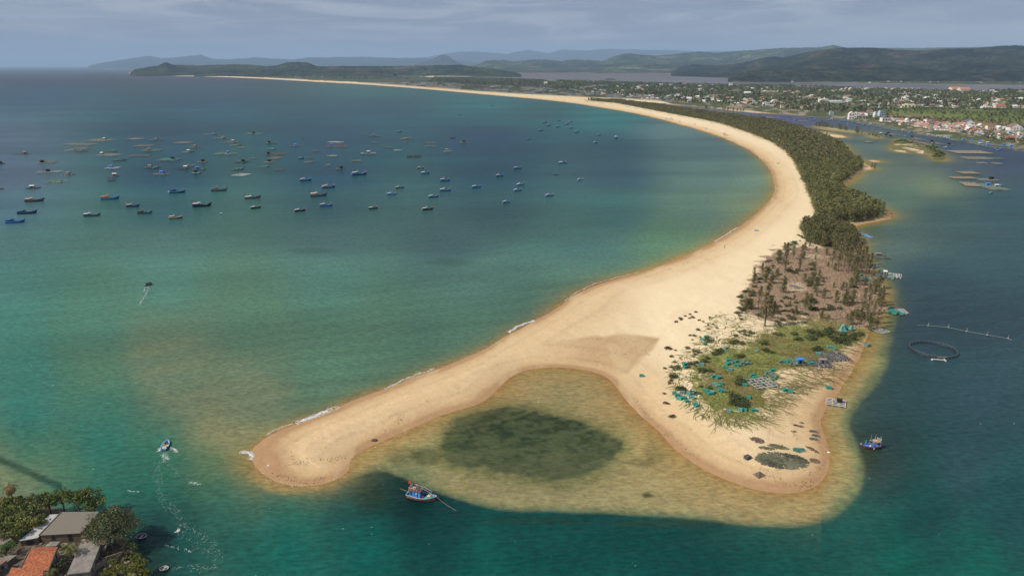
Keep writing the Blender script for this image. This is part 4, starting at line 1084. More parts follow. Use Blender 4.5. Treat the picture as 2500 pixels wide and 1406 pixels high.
# --- creeping vines: runners over the sand, one mass
def runners():
    V, F, C = [], [], []
    rng = random.Random(5)
    def run(px, py, ang, L, w, col):
        x, y, _ = G(px, py)
        pts = []
        a = ang
        n = max(4, int(L / 0.9))
        for i in range(n + 1):
            pts.append((x, y, a)); a += rng.uniform(-.4, .4); x += cos(a) * L / n; y += sin(a) * L / n
        zz = ground_zs([p[0] for p in pts], [p[1] for p in pts])
        for i, (x, y, a) in enumerate(pts):
            ww = w * (0.5 + rng.random()) * (1 - 0.6 * i / n) * 0.5
            z = zz[i] + 0.10
            V.append((x - sin(a) * ww, y + cos(a) * ww, z)); V.append((x + sin(a) * ww, y - cos(a) * ww, z))
            c = tuple(k * rng.uniform(.7, 1.3) for k in col); C.append(c); C.append(c)
            if i:
                b = len(V) - 4; F.append((b, b + 1, b + 3, b + 2))
    k = 0
    while k < 2600:
        px, py = rng.uniform(1600, 2120), rng.uniform(740, 1060)
        if not inside(VINES, px, py): continue
        k += 1
        if py > 940: a = radians(rng.gauss(-78 + (px - 1780) * 0.30, 26))
        elif px > 1900: a = radians(rng.gauss(-32, 28))
        elif px < 1760: a = radians(rng.gauss(172, 55))
        else: a = radians(rng.gauss(-20, 60))
        col = (0.16, 0.175, 0.042) if rng.random() < .6 else (0.115, 0.12, 0.038)
        if px > 1880 and rng.random() < .4: col = (0.15, 0.125, 0.06)
        lf_ = px < 1760 and py < 960
        run(px, py, a, rng.uniform(1.5, 4.5) if lf_ else rng.uniform(2.5, 7.5), rng.uniform(.2, .5) if lf_ else rng.uniform(.12, .34), col)
    for i in range(170):        # long strays reaching out over bare sand
        t = rng.random()
        if rng.random() < .6: px, py, a = 1860 + 90 * t + rng.uniform(-15, 15), 1000 - 70 * t, radians(rng.gauss(-38, 16))
        else: px, py, a = 1740 + 110 * t, 1030 + rng.uniform(-8, 6), radians(rng.gauss(-80 + 60 * t, 18))
        run(px, py, a, rng.uniform(6, 13), rng.uniform(.10, .22), (0.15, 0.135, 0.05))
    for i in range(70):
        px, py = rng.uniform(1950, 2080), rng.uniform(880, 930)
        run(px, py, radians(rng.gauss(-48, 18)), rng.uniform(6, 14), rng.uniform(.12, .26), (0.14, 0.125, 0.05))
    me = np_mesh('creeping_vines', V, F, colors=np.array(C)); return me
tag(link_mesh('creeping_vines', runners(), LEAF), kind='stuff')
# --- grass tufts and fallen twigs
def tufts(poly, n, size, base, name, seed, zoff=.1, asp=.5, flat=0.0, alt=None, pa=0.0, mtl=None):
    rng = np.random.default_rng(seed)
    W = to_world(poly); P = np.array(W)
    X = rng.uniform(P[:, 0].min(), P[:, 0].max(), n); Y = rng.uniform(P[:, 1].min(), P[:, 1].max(), n)
    k = (sdf(W, X, Y) + (fbm(X / 5, Y / 5, seed) - 0.5) * 9) > 0
    X, Y = X[k], Y[k]
    cen = np.stack([X, Y, ground_zs(X, Y) + zoff], 1)
    o = link_mesh(name, quads_mesh(name, leaf_quads(cen, size, asp, rng, flat=flat), greens(len(cen), base, 0.35, rng, alt, pa)), mtl or LEAF)
    return tag(o, kind='stuff')
tufts(GRASS, 16000, 0.6, (0.16, 0.18, 0.040), 'grass_tufts', 21, alt=(0.20, 0.15, 0.05), pa=.2)
tufts(DEBRIS, 20000, 1.0, (0.27, 0.165, 0.11), 'fallen_branches_and_needles', 22, asp=.16, flat=.75, alt=(0.30, 0.25, 0.19), pa=.25)
tufts(DEBRIS, 14000, 0.8, (0.12, 0.125, 0.05), 'low_scrub', 24, zoff=.2, asp=.3)
tufts([(2060,690),(2150,690),(2160,760),(2120,800),(2010,800),(1990,760),(2060,730)], 2200, 0.5, (0.62, 0.60, 0.56), 'scattered_litter', 25, asp=.7, flat=.8)
tufts([(1850,700),(2160,700),(2160,850),(2050,900),(1900,900),(1830,860)], 1500, 0.3, (0.55, 0.52, 0.47), 'scattered_litter', 26, asp=.7, flat=.8)
# drift wrack along the tide lines
def wrack():
    rng = np.random.default_rng(8)
    lines = [[(2000,1010),(1998,1040),(2008,1080),(2014,1120),(2005,1160),(1985,1180)],[(1990,1050),(1985,1090),(1995,1140),(1960,1185)],[(1545,960),(1570,1000),(1600,1035),(1650,1075),(1700,1118)],
             [(700,1138),(760,1130),(810,1125),(840,1120)],[(655,1148),(690,1170),(740,1180),(800,1168)],[(940,1056),(960,1045),(975,1028),(990,1018)],[(1420,832),(1520,845),(1600,835)],[(1380,850),(1500,870),(1600,870)],[(1860,1160),(1950,1192),(1990,1178)],[(2040,930),(2080,880),(2100,850)]]
    cen = []
    for l in lines:
        for i in range(len(l) - 1):
            n = int(8 + 0.3 * abs(l[i + 1][0] - l[i][0]))
            for k in range(n):
                t = rng.random(); x, y, _ = G(l[i][0] + (l[i + 1][0] - l[i][0]) * t + rng.normal() * 6, l[i][1] + (l[i + 1][1] - l[i][1]) * t + rng.normal() * 3.6)
                cen.append((x, y))
    cen = np.array(cen); z = ground_zs(cen[:, 0], cen[:, 1]) + .06
    c3 = np.column_stack([cen, z])
    o = link_mesh('tide_wrack', quads_mesh('tide_wrack', leaf_quads(c3, .55, .35, rng, flat=.9), greens(len(c3), (0.09, 0.06, 0.035), .3, rng)), LEAF)
    tag(o, kind='stuff')
wrack()
# ------------------------------------------------------------------ boats
def pm(name, rgb, **k): return mat(name, rgb, k.pop('rough', 0.6), k.pop('var', 0.15), k.pop('scale', 1.2), dirt=k.pop('dirt', 0.35), **k)
PAL = dict(
 blue=pm('blue_paint', (0.035, 0.12, 0.36)), bright=pm('bright_blue_paint', (0.06, 0.28, 0.68)), navy=pm('navy_paint', (0.022, 0.045, 0.13)),
 grey=pm('grey_paint', (0.10, 0.135, 0.18)), black=pm('tarred_wood', (0.022, 0.024, 0.028)), brown=pm('brown_wood', (0.12, 0.075, 0.05)),
 orange=pm('orange_paint', (0.50, 0.24, 0.045)), tan=pm('tan_paint', (0.42, 0.30, 0.17)), teal=pm('teal_paint', (0.03, 0.17, 0.16)), white=pm('white_paint', (0.68, 0.68, 0.64)),
 cream=pm('cream_paint', (0.62, 0.50, 0.34)), red=pm('red_cloth', (0.62, 0.035, 0.02), dirt=0), rednet=pm('red_orange_net', (0.55, 0.10, 0.05)), purple=pm('purple_paint', (0.07, 0.05, 0.22)), violet=pm('violet_paint', (0.20, 0.15, 0.55)),
 deck=pm('deck_boards', (0.17, 0.14, 0.11), scale=4), glass=pm('dark_glass', (0.012, 0.016, 0.02), rough=0.25, dirt=0), pole=pm('weathered_pole', (0.42, 0.38, 0.33), dirt=0), sky=pm('light_blue_paint', (0.30, 0.46, 0.62)),
 net=pm('green_net', (0.03, 0.30, 0.20)), rope=pm('rope', (0.40, 0.36, 0.28), dirt=0), redbrown=pm('red_brown_wood', (0.16, 0.055, 0.04)), salmon=pm('faded_red_wood', (0.44, 0.17, 0.105)),
 tyre=pm('black_rubber', (0.02, 0.02, 0.02), dirt=0), rusty=pm('rust_red_roof', (0.18, 0.07, 0.05)), pink=pm('pink_paint', (0.7, 0.25, 0.22), dirt=0), yellow=pm('yellow_tarpaulin', (0.72, 0.60, 0.30), dirt=0.1))
def hull_geo(L, B, fb=0.9, rise=1.3, stern=0.35, draft=0.5, ns=13, transom=0.72, cut=None):
    """stations from stern (-x) to bow (+x); returns MB of the shell, sheer line left and right"""
    mb = MB(); left, right = [], []
    rings = []
    for i in range(ns):
        t = i / (ns - 1)
        b = B / 2 * (transom + (1 - transom) * sin(min(t / 0.45, 1) * pi / 2)) if t < 0.45 else B / 2 * (1 - ((t - 0.45) / 0.55) ** 2.3 * 0.96)
        z = fb + stern * (1 - t) ** 2.5 + rise * max(0, (t - 0.35) / 0.65) ** 2.2
        x = -L / 2 + L * t
        xb = -L / 2 * 0.94 + L * t * 0.86
        pts = [(x, b, z), (x * .4 + xb * .6, b * 0.93, z * .38), (xb, b * 0.62, -draft * .5), (xb, 0, -draft), (xb, -b * 0.62, -draft * .5), (x * .4 + xb * .6, -b * 0.93, z * .38), (x, -b, z)]
        rings.append(pts); left.append(Vector(pts[0])); right.append(Vector(pts[-1]))
    vs = [p for r in rings for p in r]; fs = []
    for i in range(ns - 1):
        for k in range(6): fs.append((i * 7 + k, i * 7 + k + 1, (i + 1) * 7 + k + 1, (i + 1) * 7 + k))
    fs.append(tuple(range(6, -1, -1)))
    mb.add(vs, fs)
    return mb, left, right
def boat(px, py, plen, head, hull='blue', cab='blue', lab='', name='fishing_boat', cat='fishing boat', group=None, roof='white', trim=None, masts=2, flag=None, bownet=None, cabin=0.34, stern='', ch=1.9, wide=0.27, tarp=None, aspect=None, near=False, z0=0.0, deckc='deck', poles=0):
    x, y, _ = G(px, py)
    hd = radians(head)
    # metres: on the ground the length seen is foreshortened by the heading
    k = ppm(px, py); dep = atan2(HC, y)
    L = plen / (k * math.hypot(cos(hd), sin(hd) * sin(dep)))
    B = L * wide
    s = L / 15.0
    fb, rise = 0.95 * s + .1, 2.0 * s
    o = empty(name, (x, y, z0), hd)
    tag(o, lab, cat, group)
    mb, lf, rt = hull_geo(L, B, fb, rise, .45 * s, .5 * s)
    mb.build('hull', PAL[hull], o, smooth=False)
    g = MB(); w = .16 * s + .04
    for side in (lf, rt):
        for i in range(len(side) - 1): g.bar(side[i], side[i + 1], w * 1.2, w * 1.6)
    g.bar(lf[0], rt[0], w, w * 1.6)
    g.build('gunwale', PAL[trim or ('bright' if hull in ('blue', 'navy') else 'cream' if hull == 'brown' else hull)], o)
    d = MB(); n = len(lf); vs = []; fs = []
    for i in range(n): vs += [lf[i] * 1.0 - Vector((0, lf[i].y * .05, .42 * s * (1 + i / n))), rt[i] * 1.0 - Vector((0, rt[i].y * .05, .42 * s * (1 + i / n)))]
    for i in range(n - 1): fs.append((2 * i, 2 * i + 1, 2 * i + 3, 2 * i + 2))
    d.add(vs, fs)
    cx0, cx1 = -L * .44, -L * .44 + L * cabin
    zb = fb - .25 * s
    d.box(L * .08, L * .2, -B * .2, B * .2, zb, zb + .5 * s)      # fish hatch
    d.build('deck', PAL[deckc], o)
    if cabin > 0:
        h = ch * s; cw = B * .33
        c = MB(); c.box(cx0, cx1, -cw, cw, zb, zb + h)
        c.box(cx1 - L * .12, cx1 - .1, -cw * .8, cw * .8, zb + h, zb + h * 1.32)
        cb = c.build('wheelhouse', PAL[cab], o)
        r = MB(); r.box(cx0 - .35 * s, cx1 + .3 * s, -cw - .25 * s, cw + .25 * s, zb + h + .01, zb + h + .13 * s)
        r.box(cx1 - L * .13, cx1 + .2 * s, -cw * .95, cw * .95, zb + h * 1.32 + .01, zb + h * 1.32 + .12 * s)
        r.build('cabin_roof', PAL[roof], cb)
        wn = MB()
        for i in range(3):
            xx = cx0 + (cx1 - cx0) * (.14 + .29 * i)
            for sd in (-1, 1): wn.box(xx, xx + (cx1 - cx0) * .17, sd * (cw + .015) - .015, sd * (cw + .015) + .015, zb + h * .5, zb + h * .82)
        wn.box(cx1 + .005, cx1 + .03, -cw * .75, cw * .75, zb + h * .55, zb + h * .85)
        wn.build('windows', PAL['glass'], cb)
    for i in range(masts):
        mx = (cx1 - L * .05, L * .36, cx0 + .3)[i]; hh = (4.2, 3.6, 2.6)[i] * s
        mm = MB().taper([(mx, 0, zb), (mx, 0, zb + hh + 1.2 * s)], [.09 * s + .03, .05 * s + .02], 5)
        if i < 2: mm.bar((mx, 0, zb + hh), (mx + (1 if i == 0 else -1) * L * .16, 0, zb + hh * .78), .09 * s + .02)
        mm.build('mast', PAL['pole'], o)
    for i in range(poles):
        mx = -L * .30 + L * .16 * (i // 2) + .2; sy = (-1) ** i * B * .3
        MB().taper([(mx, sy, zb), (mx, sy, zb + 5.2 * s)], [.07, .05], 5).build('pole', PAL['pole'], o)
    if flag:
        fx = cx0 + .2; zf = zb + ch * s * 1.1
        fp = MB().taper([(fx, 0, zf - .2), (fx, 0, zf + 2.2 * s)], [.05, .04], 4).build('flagpole', PAL['pole'], o)
        f = MB(); f.box(fx - 1.5 * s, fx - .05, -.04, .04, zf + 1.2 * s, zf + 2.1 * s); f.build('flag', PAL[flag], o)
    if bownet:
        b = MB(); rr = random.Random(int(px))
        for i in range(5):
            a = L * (.36 + .02 * i); b.box(a, a + .9 * s, -B * .13, B * .13, zb + (1.0 + .28 * i) * s, zb + (1.5 + .25 * i) * s, rz=rr.uniform(-.5, .5))
        b.build('net_bundle', PAL[bownet], o)
    if tarp:
        b = MB(); b.torus((L * .24, 0, zb + .6 * s), .62 * s, .34 * s, 10, 6); b.box(L * .24 - .4 * s, L * .24 + .4 * s, -.4 * s, .4 * s, zb + .3 * s, zb + 1.0 * s)
        b.build('round_basket', PAL[tarp], o)
    if stern:
        b = MB(); b.box(-L / 2 - .08, -L / 2 + .35 * s, -B * .34, B * .34, fb * .3, fb + .55 * s); b.box(-L / 2 - .9 * s, -L / 2, -B * .36, B * .36, fb + .42 * s, fb + .55 * s)
        b.build('stern_platform', PAL[stern], o)
    gb = MB(); rr = random.Random(int(px * 7))
    for i in range(6):
        a = rr.uniform(-.05, .3) * L; q = rr.uniform(-.2, .2) * B; e = rr.uniform(.2, .5) * s
        gb.box(a, a + e * 1.4, q, q + e, zb, zb + e, rz=rr.uniform(0, 1.5))
    gb.build('deck_gear', PAL[rr.choice(['brown', 'teal', 'sky', 'black'])], o)
    return o
RB = 'fishing boats anchored in the bay'
BOATS = [
 (86,492.5,41,15,'brown','orange','tan hulled boat with an orange wheelhouse, leftmost of the orange cabined boats',dict(trim='navy',roof='cream')),
 (270,487,41,14,'blue','orange','deep blue boat with a long ochre wheelhouse, second orange cabined boat from the left',dict(roof='orange')),
 (68,522,42,15,'navy','teal','navy boat with a dark teal wheelhouse just below the leftmost orange cabined boat',dict(roof='teal',trim='purple')),
 (38.7,544,42,13,'blue','blue','all blue fishing boat nearest the left edge, lowest boat of the anchored fleet',dict(roof='blue')),
 (226,528,36,18,'grey','grey','grey boat with pale low cabin and white bow net, right of three dark boats',dict(tarp='white')),
 (325,505,30,12,'purple','navy','dark plum boat under a cream awning with a pink flag on its cabin',dict(flag='pink',roof='cream')),
 (354.6,521.5,33,14,'grey','rusty','green grey boat with a rust brown cabin roof and white net amidships',dict(roof='rusty',tarp='white')),
 (434,471,37,10,'navy','teal','navy boat with white drum at its stern left of the brown cabined boat',dict(roof='navy',stern='white')),
 (536,466.6,37,12,'grey','orange','slate hulled boat with ochre brown wheelhouse and high sharp bow, third orange cabined boat',dict(roof='grey')),
 (618,484.6,36,18,'grey','grey','long grey boat with very low cabin, red flag and red bow tip',dict(flag='red',ch=1.2)),
 (494.5,504.4,42,17,'black','navy','black hulled boat with white roof and a round blue basket on its side',dict(roof='white',tarp='sky',flag='red',masts=3)),
 (430,533.5,31,12,'brown','tan','small grey brown boat with a little yellow cabin in the nearest row',dict(roof='cream')),
 (625,509,22,28,'black','navy','small dark boat with bright blue stern and a red flag at its bow',dict(stern='bright',bownet='rednet')),
 (747,441.4,27,14,'navy','grey','blue grey boat with flat white cabin roof farthest up near the rafts',dict(roof='white')),
 (803,458.5,29,26,'navy','orange','boat with a brown orange cabin, bright blue stern and red net at the bow',dict(stern='bright',bownet='rednet',roof='cream')),
 (779,479,39,16,'grey','orange','slate boat with ochre cabin and tall bow mast, rightmost of the long orange cabined boats',dict(flag='red')),
 (797,503.5,30,14,'blue','blue','blue boat with blue cabin, cream roof and a light blue basket before it',dict(roof='cream',tarp='sky')),
 (733,516,24,25,'black','navy','short dark boat with tan stern and navy cabin lowest in the middle of the bay',dict(stern='tan',bownet='rednet')),
 (878,427,34,22,'navy','grey','large blue boat with long grey cabin, bright blue stern and red bundle on its bow',dict(stern='bright',bownet='rednet',tarp='sky')),
 (1027,411,16,15,'brown','brown','short dark brown boat just above the white cabined blue boat',dict()),
 (1038.5,424,21,12,'blue','white','small blue boat with a bright white cabin and orange bow',dict(bownet='rednet')),
 (1087,442,24,16,'blue','navy','blue boat bristling with poles, upper of two boats one above the other',dict(masts=3,poles=4)),
 (976,459.7,20,22,'grey','rusty','small grey brown boat with red flag above the all blue boat',dict(flag='red')),
 (957,476,24,12,'bright','blue','bright all blue boat with red flag and red bow',dict(flag='red',bownet='rednet')),
 (1088,466,27,14,'blue','tan','blue boat with long tan cabin and red bow net, below the boat bristling with poles',dict(bownet='rednet',tarp='sky')),
 (1059,482,24,18,'navy','navy','navy boat carrying a shiny light blue basket by its bow',dict(tarp='bright',stern='bright')),
 (1164,458,22,20,'blue','navy','blue boat with a bright green net heaped on its foredeck',dict(tarp='net')),
 (1220.5,430,19,16,'blue','tan','blue boat with tan cabin and one tall mast in the middle right of the bay',dict()),
 (1264,412,19,16,'blue','navy','small blue boat between the tan cabined boat and the farthest right pair',dict()),
 (1374,399,20,8,'blue','white','blue boat with clean white cabin lying highest at the right of the fleet',dict(bownet='rednet')),
 (1271,452,18,26,'grey','white','grey boat with turquoise stern and a white net amidships',dict(stern='teal',tarp='white')),
 (1264,466,19,20,'blue','tan','blue boat with bright stern just below the boat with turquoise stern',dict(stern='bright',tarp='teal')),
 (1417,439.6,14,35,'sky','rusty','short pale blue boat with brown cabin at the far right of the fleet',dict(stern='sky')),
 (1342,479,21,28,'blue','violet','violet and blue boat with a red bundle on its bow',dict(stern='violet',bownet='rednet',roof='cream')),
 (1237,495,19,24,'blue','navy','small blue boat with an orange stern lowest at the right of the fleet',dict(stern='tan')),
 (911.6,510,22,16,'black','cream','small black boat with cream cabin and red bow in the nearest row',dict(bownet='rednet',roof='cream')),
 (1045,512.5,26,20,'black','navy','black boat with orange stern, red flag and red bow lowest in the right half',dict(stern='tan',bownet='rednet',flag='red')),
 (735.7,387.8,14,12,'navy','teal','small dark teal boat beside the raft with upright posts',dict(masts=1)),
 (524,329,15,8,'sky','sky','pale blue roofed boat at the end of a thin raft, farthest boat on the left',dict(roof='white',masts=0)),
]
for (px, py, pl, hd, h, c, lab, k) in BOATS:
    k = dict(k); k.setdefault('group', RB)
    boat(px, py, pl * 1.04, hd, h, c, lab, **k)
FARB = [(976,323,11,10),(1330,300,11,15),(1340.6,307,12,18),(1364.5,295,9,12),(1393,298.5,10,12),(1385,304,10,20),(1362,311,12,12),(1395,313.5,11,14),(1320,319.7,12,16),(1408.5,323.8,12,14),(1462,330.6,10,16),(1504,337.8,8,70),(1454,349,10,20),(1291.5,340.5,9,14),(1123,281,8,8),(1201.6,258.6,8,8)]
words = ['loneliest pale boat above the rafts', 'leftmost boat of the distant cluster off the beach', 'second boat from the left in the distant cluster off the beach', 'farthest out boat of the distant cluster off the beach', 'rightmost of the top row in the distant cluster off the beach', 'boat just below the top right one of the distant cluster', 'middle boat in the lower row of the distant cluster', 'rightmost boat in the lower row of the distant cluster', 'boat directly below the left end of the distant cluster', 'boat directly below the right end of the distant cluster', 'upper of two boats halfway from the distant cluster to the beach', 'boat seen end on, closest to the beach', 'lower of two boats halfway from the distant cluster to the beach', 'single boat left of and below the distant cluster', 'lone boat in open water right of the farthest raft', 'most distant lone boat under the curve of the beach']
for (px, py, pl, hd), w in zip(FARB, words):
    boat(px, py, pl * 1.1, hd, rnd.choice(['blue', 'blue', 'navy']), rnd.choice(['grey', 'white', 'navy']), 'small blue ' + w, group='small boats far out in the bay', masts=1)
# boats in the channel behind the spit
CH = [(2312.8,362,18,-12,'bright','blue boat with a white mast alone in the channel beside the sandy islet'),(2253,329,15,5,'blue','bright blue boat off the middle of the waterfront'),(2319,340,19,4,'blue','long blue boat off the right of the waterfront with light blue tarpaulin'),
 (2212,334,9,-20,'bright','turquoise boat beside the raft strings of the channel'),(2182,318,11,0,'blue','blue boat off the white waterfront houses below the orange roofs')]
for px, py, pl, hd, h, lab in CH: boat(px, py, pl, hd, h, 'sky', lab, group='boats in the channel', masts=1)
def row_of_boats(spots, lab, group):
    for px, py, pl in spots:
        boat(px, py, pl, rnd.choice([8, 15, -10, 170, 190, 30]), rnd.choice(['bright', 'blue', 'blue', 'navy']), rnd.choice(['bright', 'sky', 'white', 'blue']), lab, group=group, masts=rnd.choice([0, 1]))
row_of_boats([(1985,294,11),(2058,297,10),(2064,298,9),(2096,304,9),(2109,306,10),(2085,300,9),(1981,288,8),(2142,312,9),(2150,313,8),(2024,295,9)], 'small blue boat moored off the white buildings of the waterfront', 'boats off the white buildings')
row_of_boats([(2430,366,10),(2436,368,10),(2444,365,11),(2454,363,9),(2466,365,11),(2475,362,9),(2490,366,10)], 'small blue boat in the cluster at the right end of the waterfront', 'boats at the right end of the waterfront')
row_of_boats([(2295,335,9),(2342,338,8),(2384,345,9),(2402,348,8),(2270,330,7),(2350,340,7),(2205,323,7),(2220,325,7),(2240,327,8)], 'small blue boat tied up below the red roofs of the waterfront', 'boats below the red roofs')
row_of_boats([(1929,286.5,8),(1941,295,8),(1951,292,8),(1955,296,7),(1900,288,7),(1865,285,7),(1835,281,6),(1770,279,6),(1755,268,6),(1722,264,6),(1677,262,6),(1680,259,6),(1675,264,5),(1646,256,5),(1600,248,5),(1606,249,5),(1618,250,5),(1612,247,5),(1572,247,5),(1553,246,5),(1596,246,4),(1535,244,4),(1640,249,5),(1700,262,5)], 'tiny blue boat in the narrow far part of the channel', 'boats in the far channel')

# --- the two near fishing boats and the open boats, built in detail
def near_boat():
    x, y, _ = G(1031, 1217); hd = radians(-17); L, B = 9.2, 3.2
    o = empty('fishing_boat', (x, y, 0), hd)
    tag(o, 'nearest boat, salmon hull, bright blue wheelhouse, red flag and lifebuoy, off the pocket bay', 'fishing boat')
    mb, lf, rt = hull_geo(L, B, .95, .75, .25, .5, 17, .8)
    h = mb.build('hull', PAL['salmon'], o)
    g = MB()
    for sd in (lf, rt):
        for i in range(len(sd) - 1): g.bar(sd[i] + Vector((0, 0, .04)), sd[i + 1] + Vector((0, 0, .04)), .13, .2)
    g.bar(lf[0], rt[0], .13, .2); g.build('gunwale', PAL['sky'], o)
    st = MB()
    for sd in (lf, rt):
        k = 1.01
        for i in range(len(sd) - 1): st.bar(sd[i] * 1.0 + Vector((0, (.03 if sd is lf else -.03), -.2)), sd[i + 1] + Vector((0, (.03 if sd is lf else -.03), -.2)), .05, .12)
    st.build('rubbing_strake', PAL['redbrown'], o)
    d = MB(); vs = []; fs = []
    for i in range(len(lf)): vs += [lf[i] * .97 - Vector((0, 0, .35)), rt[i] * .97 - Vector((0, 0, .35))]
    for i in range(len(lf) - 1): fs.append((2 * i, 2 * i + 1, 2 * i + 3, 2 * i + 2))
    d.add(vs, fs); d.build('deck', PAL['teal'], o)
    c = MB(); c.box(-3.5, -.2, -1.05, 1.05, .7, 2.75)
    cb = c.build('wheelhouse', PAL['bright'], o)
    r = MB(); r.box(-3.8, .1, -1.25, 1.25, 2.76, 2.88); r.build('cabin_roof', PAL['rusty'], cb)
    w = MB()
    for a, b2 in ((-3.2, -2.7), (-1.9, -1.65)): w.box(a, b2, -1.09, -1.052, 1.5, 2.4)
    w.box(-.198, -.16, -.7, .7, 1.7, 2.45); w.box(-1.2, -.95, -1.09, -1.052, .9, 2.3); w.build('windows', PAL['glass'], cb)
    MB().box(-1.55, -1.28, -1.1, -1.055, 1.7, 2.3).build('notice_panel', PAL['white'], cb)
    p = MB(); rr = random.Random(3)
    for i in range(16):
        a, q, e = rr.uniform(-3.4, -.3), rr.uniform(-.9, .9), rr.uniform(.15, .4)
        p.box(a, a + e, q, q + e * .8, 2.89, 2.89 + e * .8, rz=rr.uniform(0, 1.5))
    p.build('roof_gear', PAL['grey'], o)
    p = MB()
    for i in range(7):
        a, q, e = rr.uniform(-3.4, -.3), rr.uniform(-.9, .9), rr.uniform(.12, .28)
        p.box(a, a + e * 1.6, q, q + e * .8, 2.9, 2.9 + e, rz=rr.uniform(0, 1.5))
    p.build('floats', PAL['white'], o)
    f = MB()
    for sy in (-1.1, 1.1):
        for sx_ in (-3.6, -1.9): f.bar((sx_, sy, 2.88), (sx_, sy, 3.65), .06)
        f.bar((-3.6, sy, 3.65), (-1.9, sy, 3.65), .06)
    for sx_ in (-3.6, -1.9): f.bar((sx_, -1.1, 3.65), (sx_, 1.1, 3.65), .06)
    f.build('roof_rail', PAL['white'], o)
    MB().taper([(-3.6, .4, 2.8), (-3.6, .4, 5.0)], [.04, .03], 5).build('flagpole', PAL['pole'], o)
    fl = MB(); fl.add([(-3.62, .42, 4.9), (-4.3, .5, 4.75), (-4.35, .3, 4.1), (-3.62, .42, 4.25), (-3.62, .37, 4.9), (-4.3, .45, 4.75), (-4.35, .25, 4.1), (-3.62, .37, 4.25)], [(0, 1, 2, 3), (7, 6, 5, 4), (0, 4, 5, 1), (1, 5, 6, 2), (2, 6, 7, 3), (3, 7, 4, 0)])
    fl.build('flag', PAL['red'], o)
    lb = MB(); lb.torus((0, 0, 0), .36, .11, 14, 6); ob = lb.build('lifebuoy', PAL['pink'], o); ob.location = (-2.0, -.7, 3.5); ob.rotation_euler = (radians(80), 0, 0)
    MB().taper([(-2.3, .5, 2.8), (-2.3, .5, 6.6)], [.035, .02], 5).build('mast', PAL['pole'], o)
    MB().taper([(-1.4, .6, 2.8), (-1.4, .6, 4.4)], [.035, .02], 5).build('mast', PAL['pole'], o)
    bp = MB(); bp.taper([(3.1, .1, .8), (2.95, .1, 3.1)], [.13, .1], 6); bp.build('bow_post', PAL['bright'], o)
    bm = MB(); bm.taper([(-2.2, .9, 3.7), (.6, .8, 3.35), (2.9, .1, 3.0)], [.07, .07, .05], 5); bm.taper([(-.6, .9, 3.0), (2.6, .3, 2.2)], [.06, .05], 5); bm.build('boom', PAL['pole'], o)
    tr = MB(); tr.add([(.9, -.9, .95), (2.0, -.95, 1.0), (3.0, -.3, 1.25), (2.6, .5, 1.15), (1.2, .1, 1.35), (.9, -.9, .8), (2.0, -.95, .8), (3.0, -.3, .9), (2.6, .5, .9), (1.2, .1, .9)], [(0, 1, 2, 3, 4), (5, 9, 8, 7, 6), (0, 5, 6, 1), (1, 6, 7, 2), (2, 7, 8, 3), (3, 8, 9, 4), (4, 9, 5, 0)]); tr.build('green_net_heap', PAL['net'], o)
    ty = MB(); ty.add([(1.6, -.5, 1.3), (2.6, -.1, 1.4), (2.5, .5, 1.35), (1.9, .2, 1.75), (1.6, -.5, 1.1), (2.6, -.1, 1.1), (2.5, .5, 1.1)], [(0, 1, 3), (1, 2, 3), (2, 0, 3), (4, 6, 5), (0, 4, 5, 1), (1, 5, 6, 2), (2, 6, 4, 0)]); ty.build('yellow_tarpaulin', PAL['yellow'], o)
    MB().taper([(.55, -.6, .7), (.55, -.6, 1.35)], [.28, .28], 10).build('red_barrel', PAL['red'], o)
    nb = MB()
    for i in range(4): nb.box(.3 + .2 * i, .9 + .2 * i, .1 + .1 * i, .8, .7, 1.3 + .1 * i, rz=.3 * i)
    nb.build('blue_net_heap', PAL['navy'], o)
    pr = MB(); pr.taper([(-4.3, .2, .3), (-5.0, .2, -.2)], [.1, .1], 6); pr.box(-4.9, -4.3, -.1, .1, -.4, .6); pr.build('rudder', PAL['salmon'], o)
    rp = MB(); rp.taper([(4.5, 0, 1.5), (7.0, -1.0, .75), (11.5, -2.6, 0.0)], [.028, .028, .028], 5); rp.taper([(-4.3, .3, 1.2), (-6.2, 1.6, .6), (-8.4, 2.9, 0.0)], [.03, .03, .03], 5); rp.build('anchor_rope', PAL['rope'], o)
near_boat()
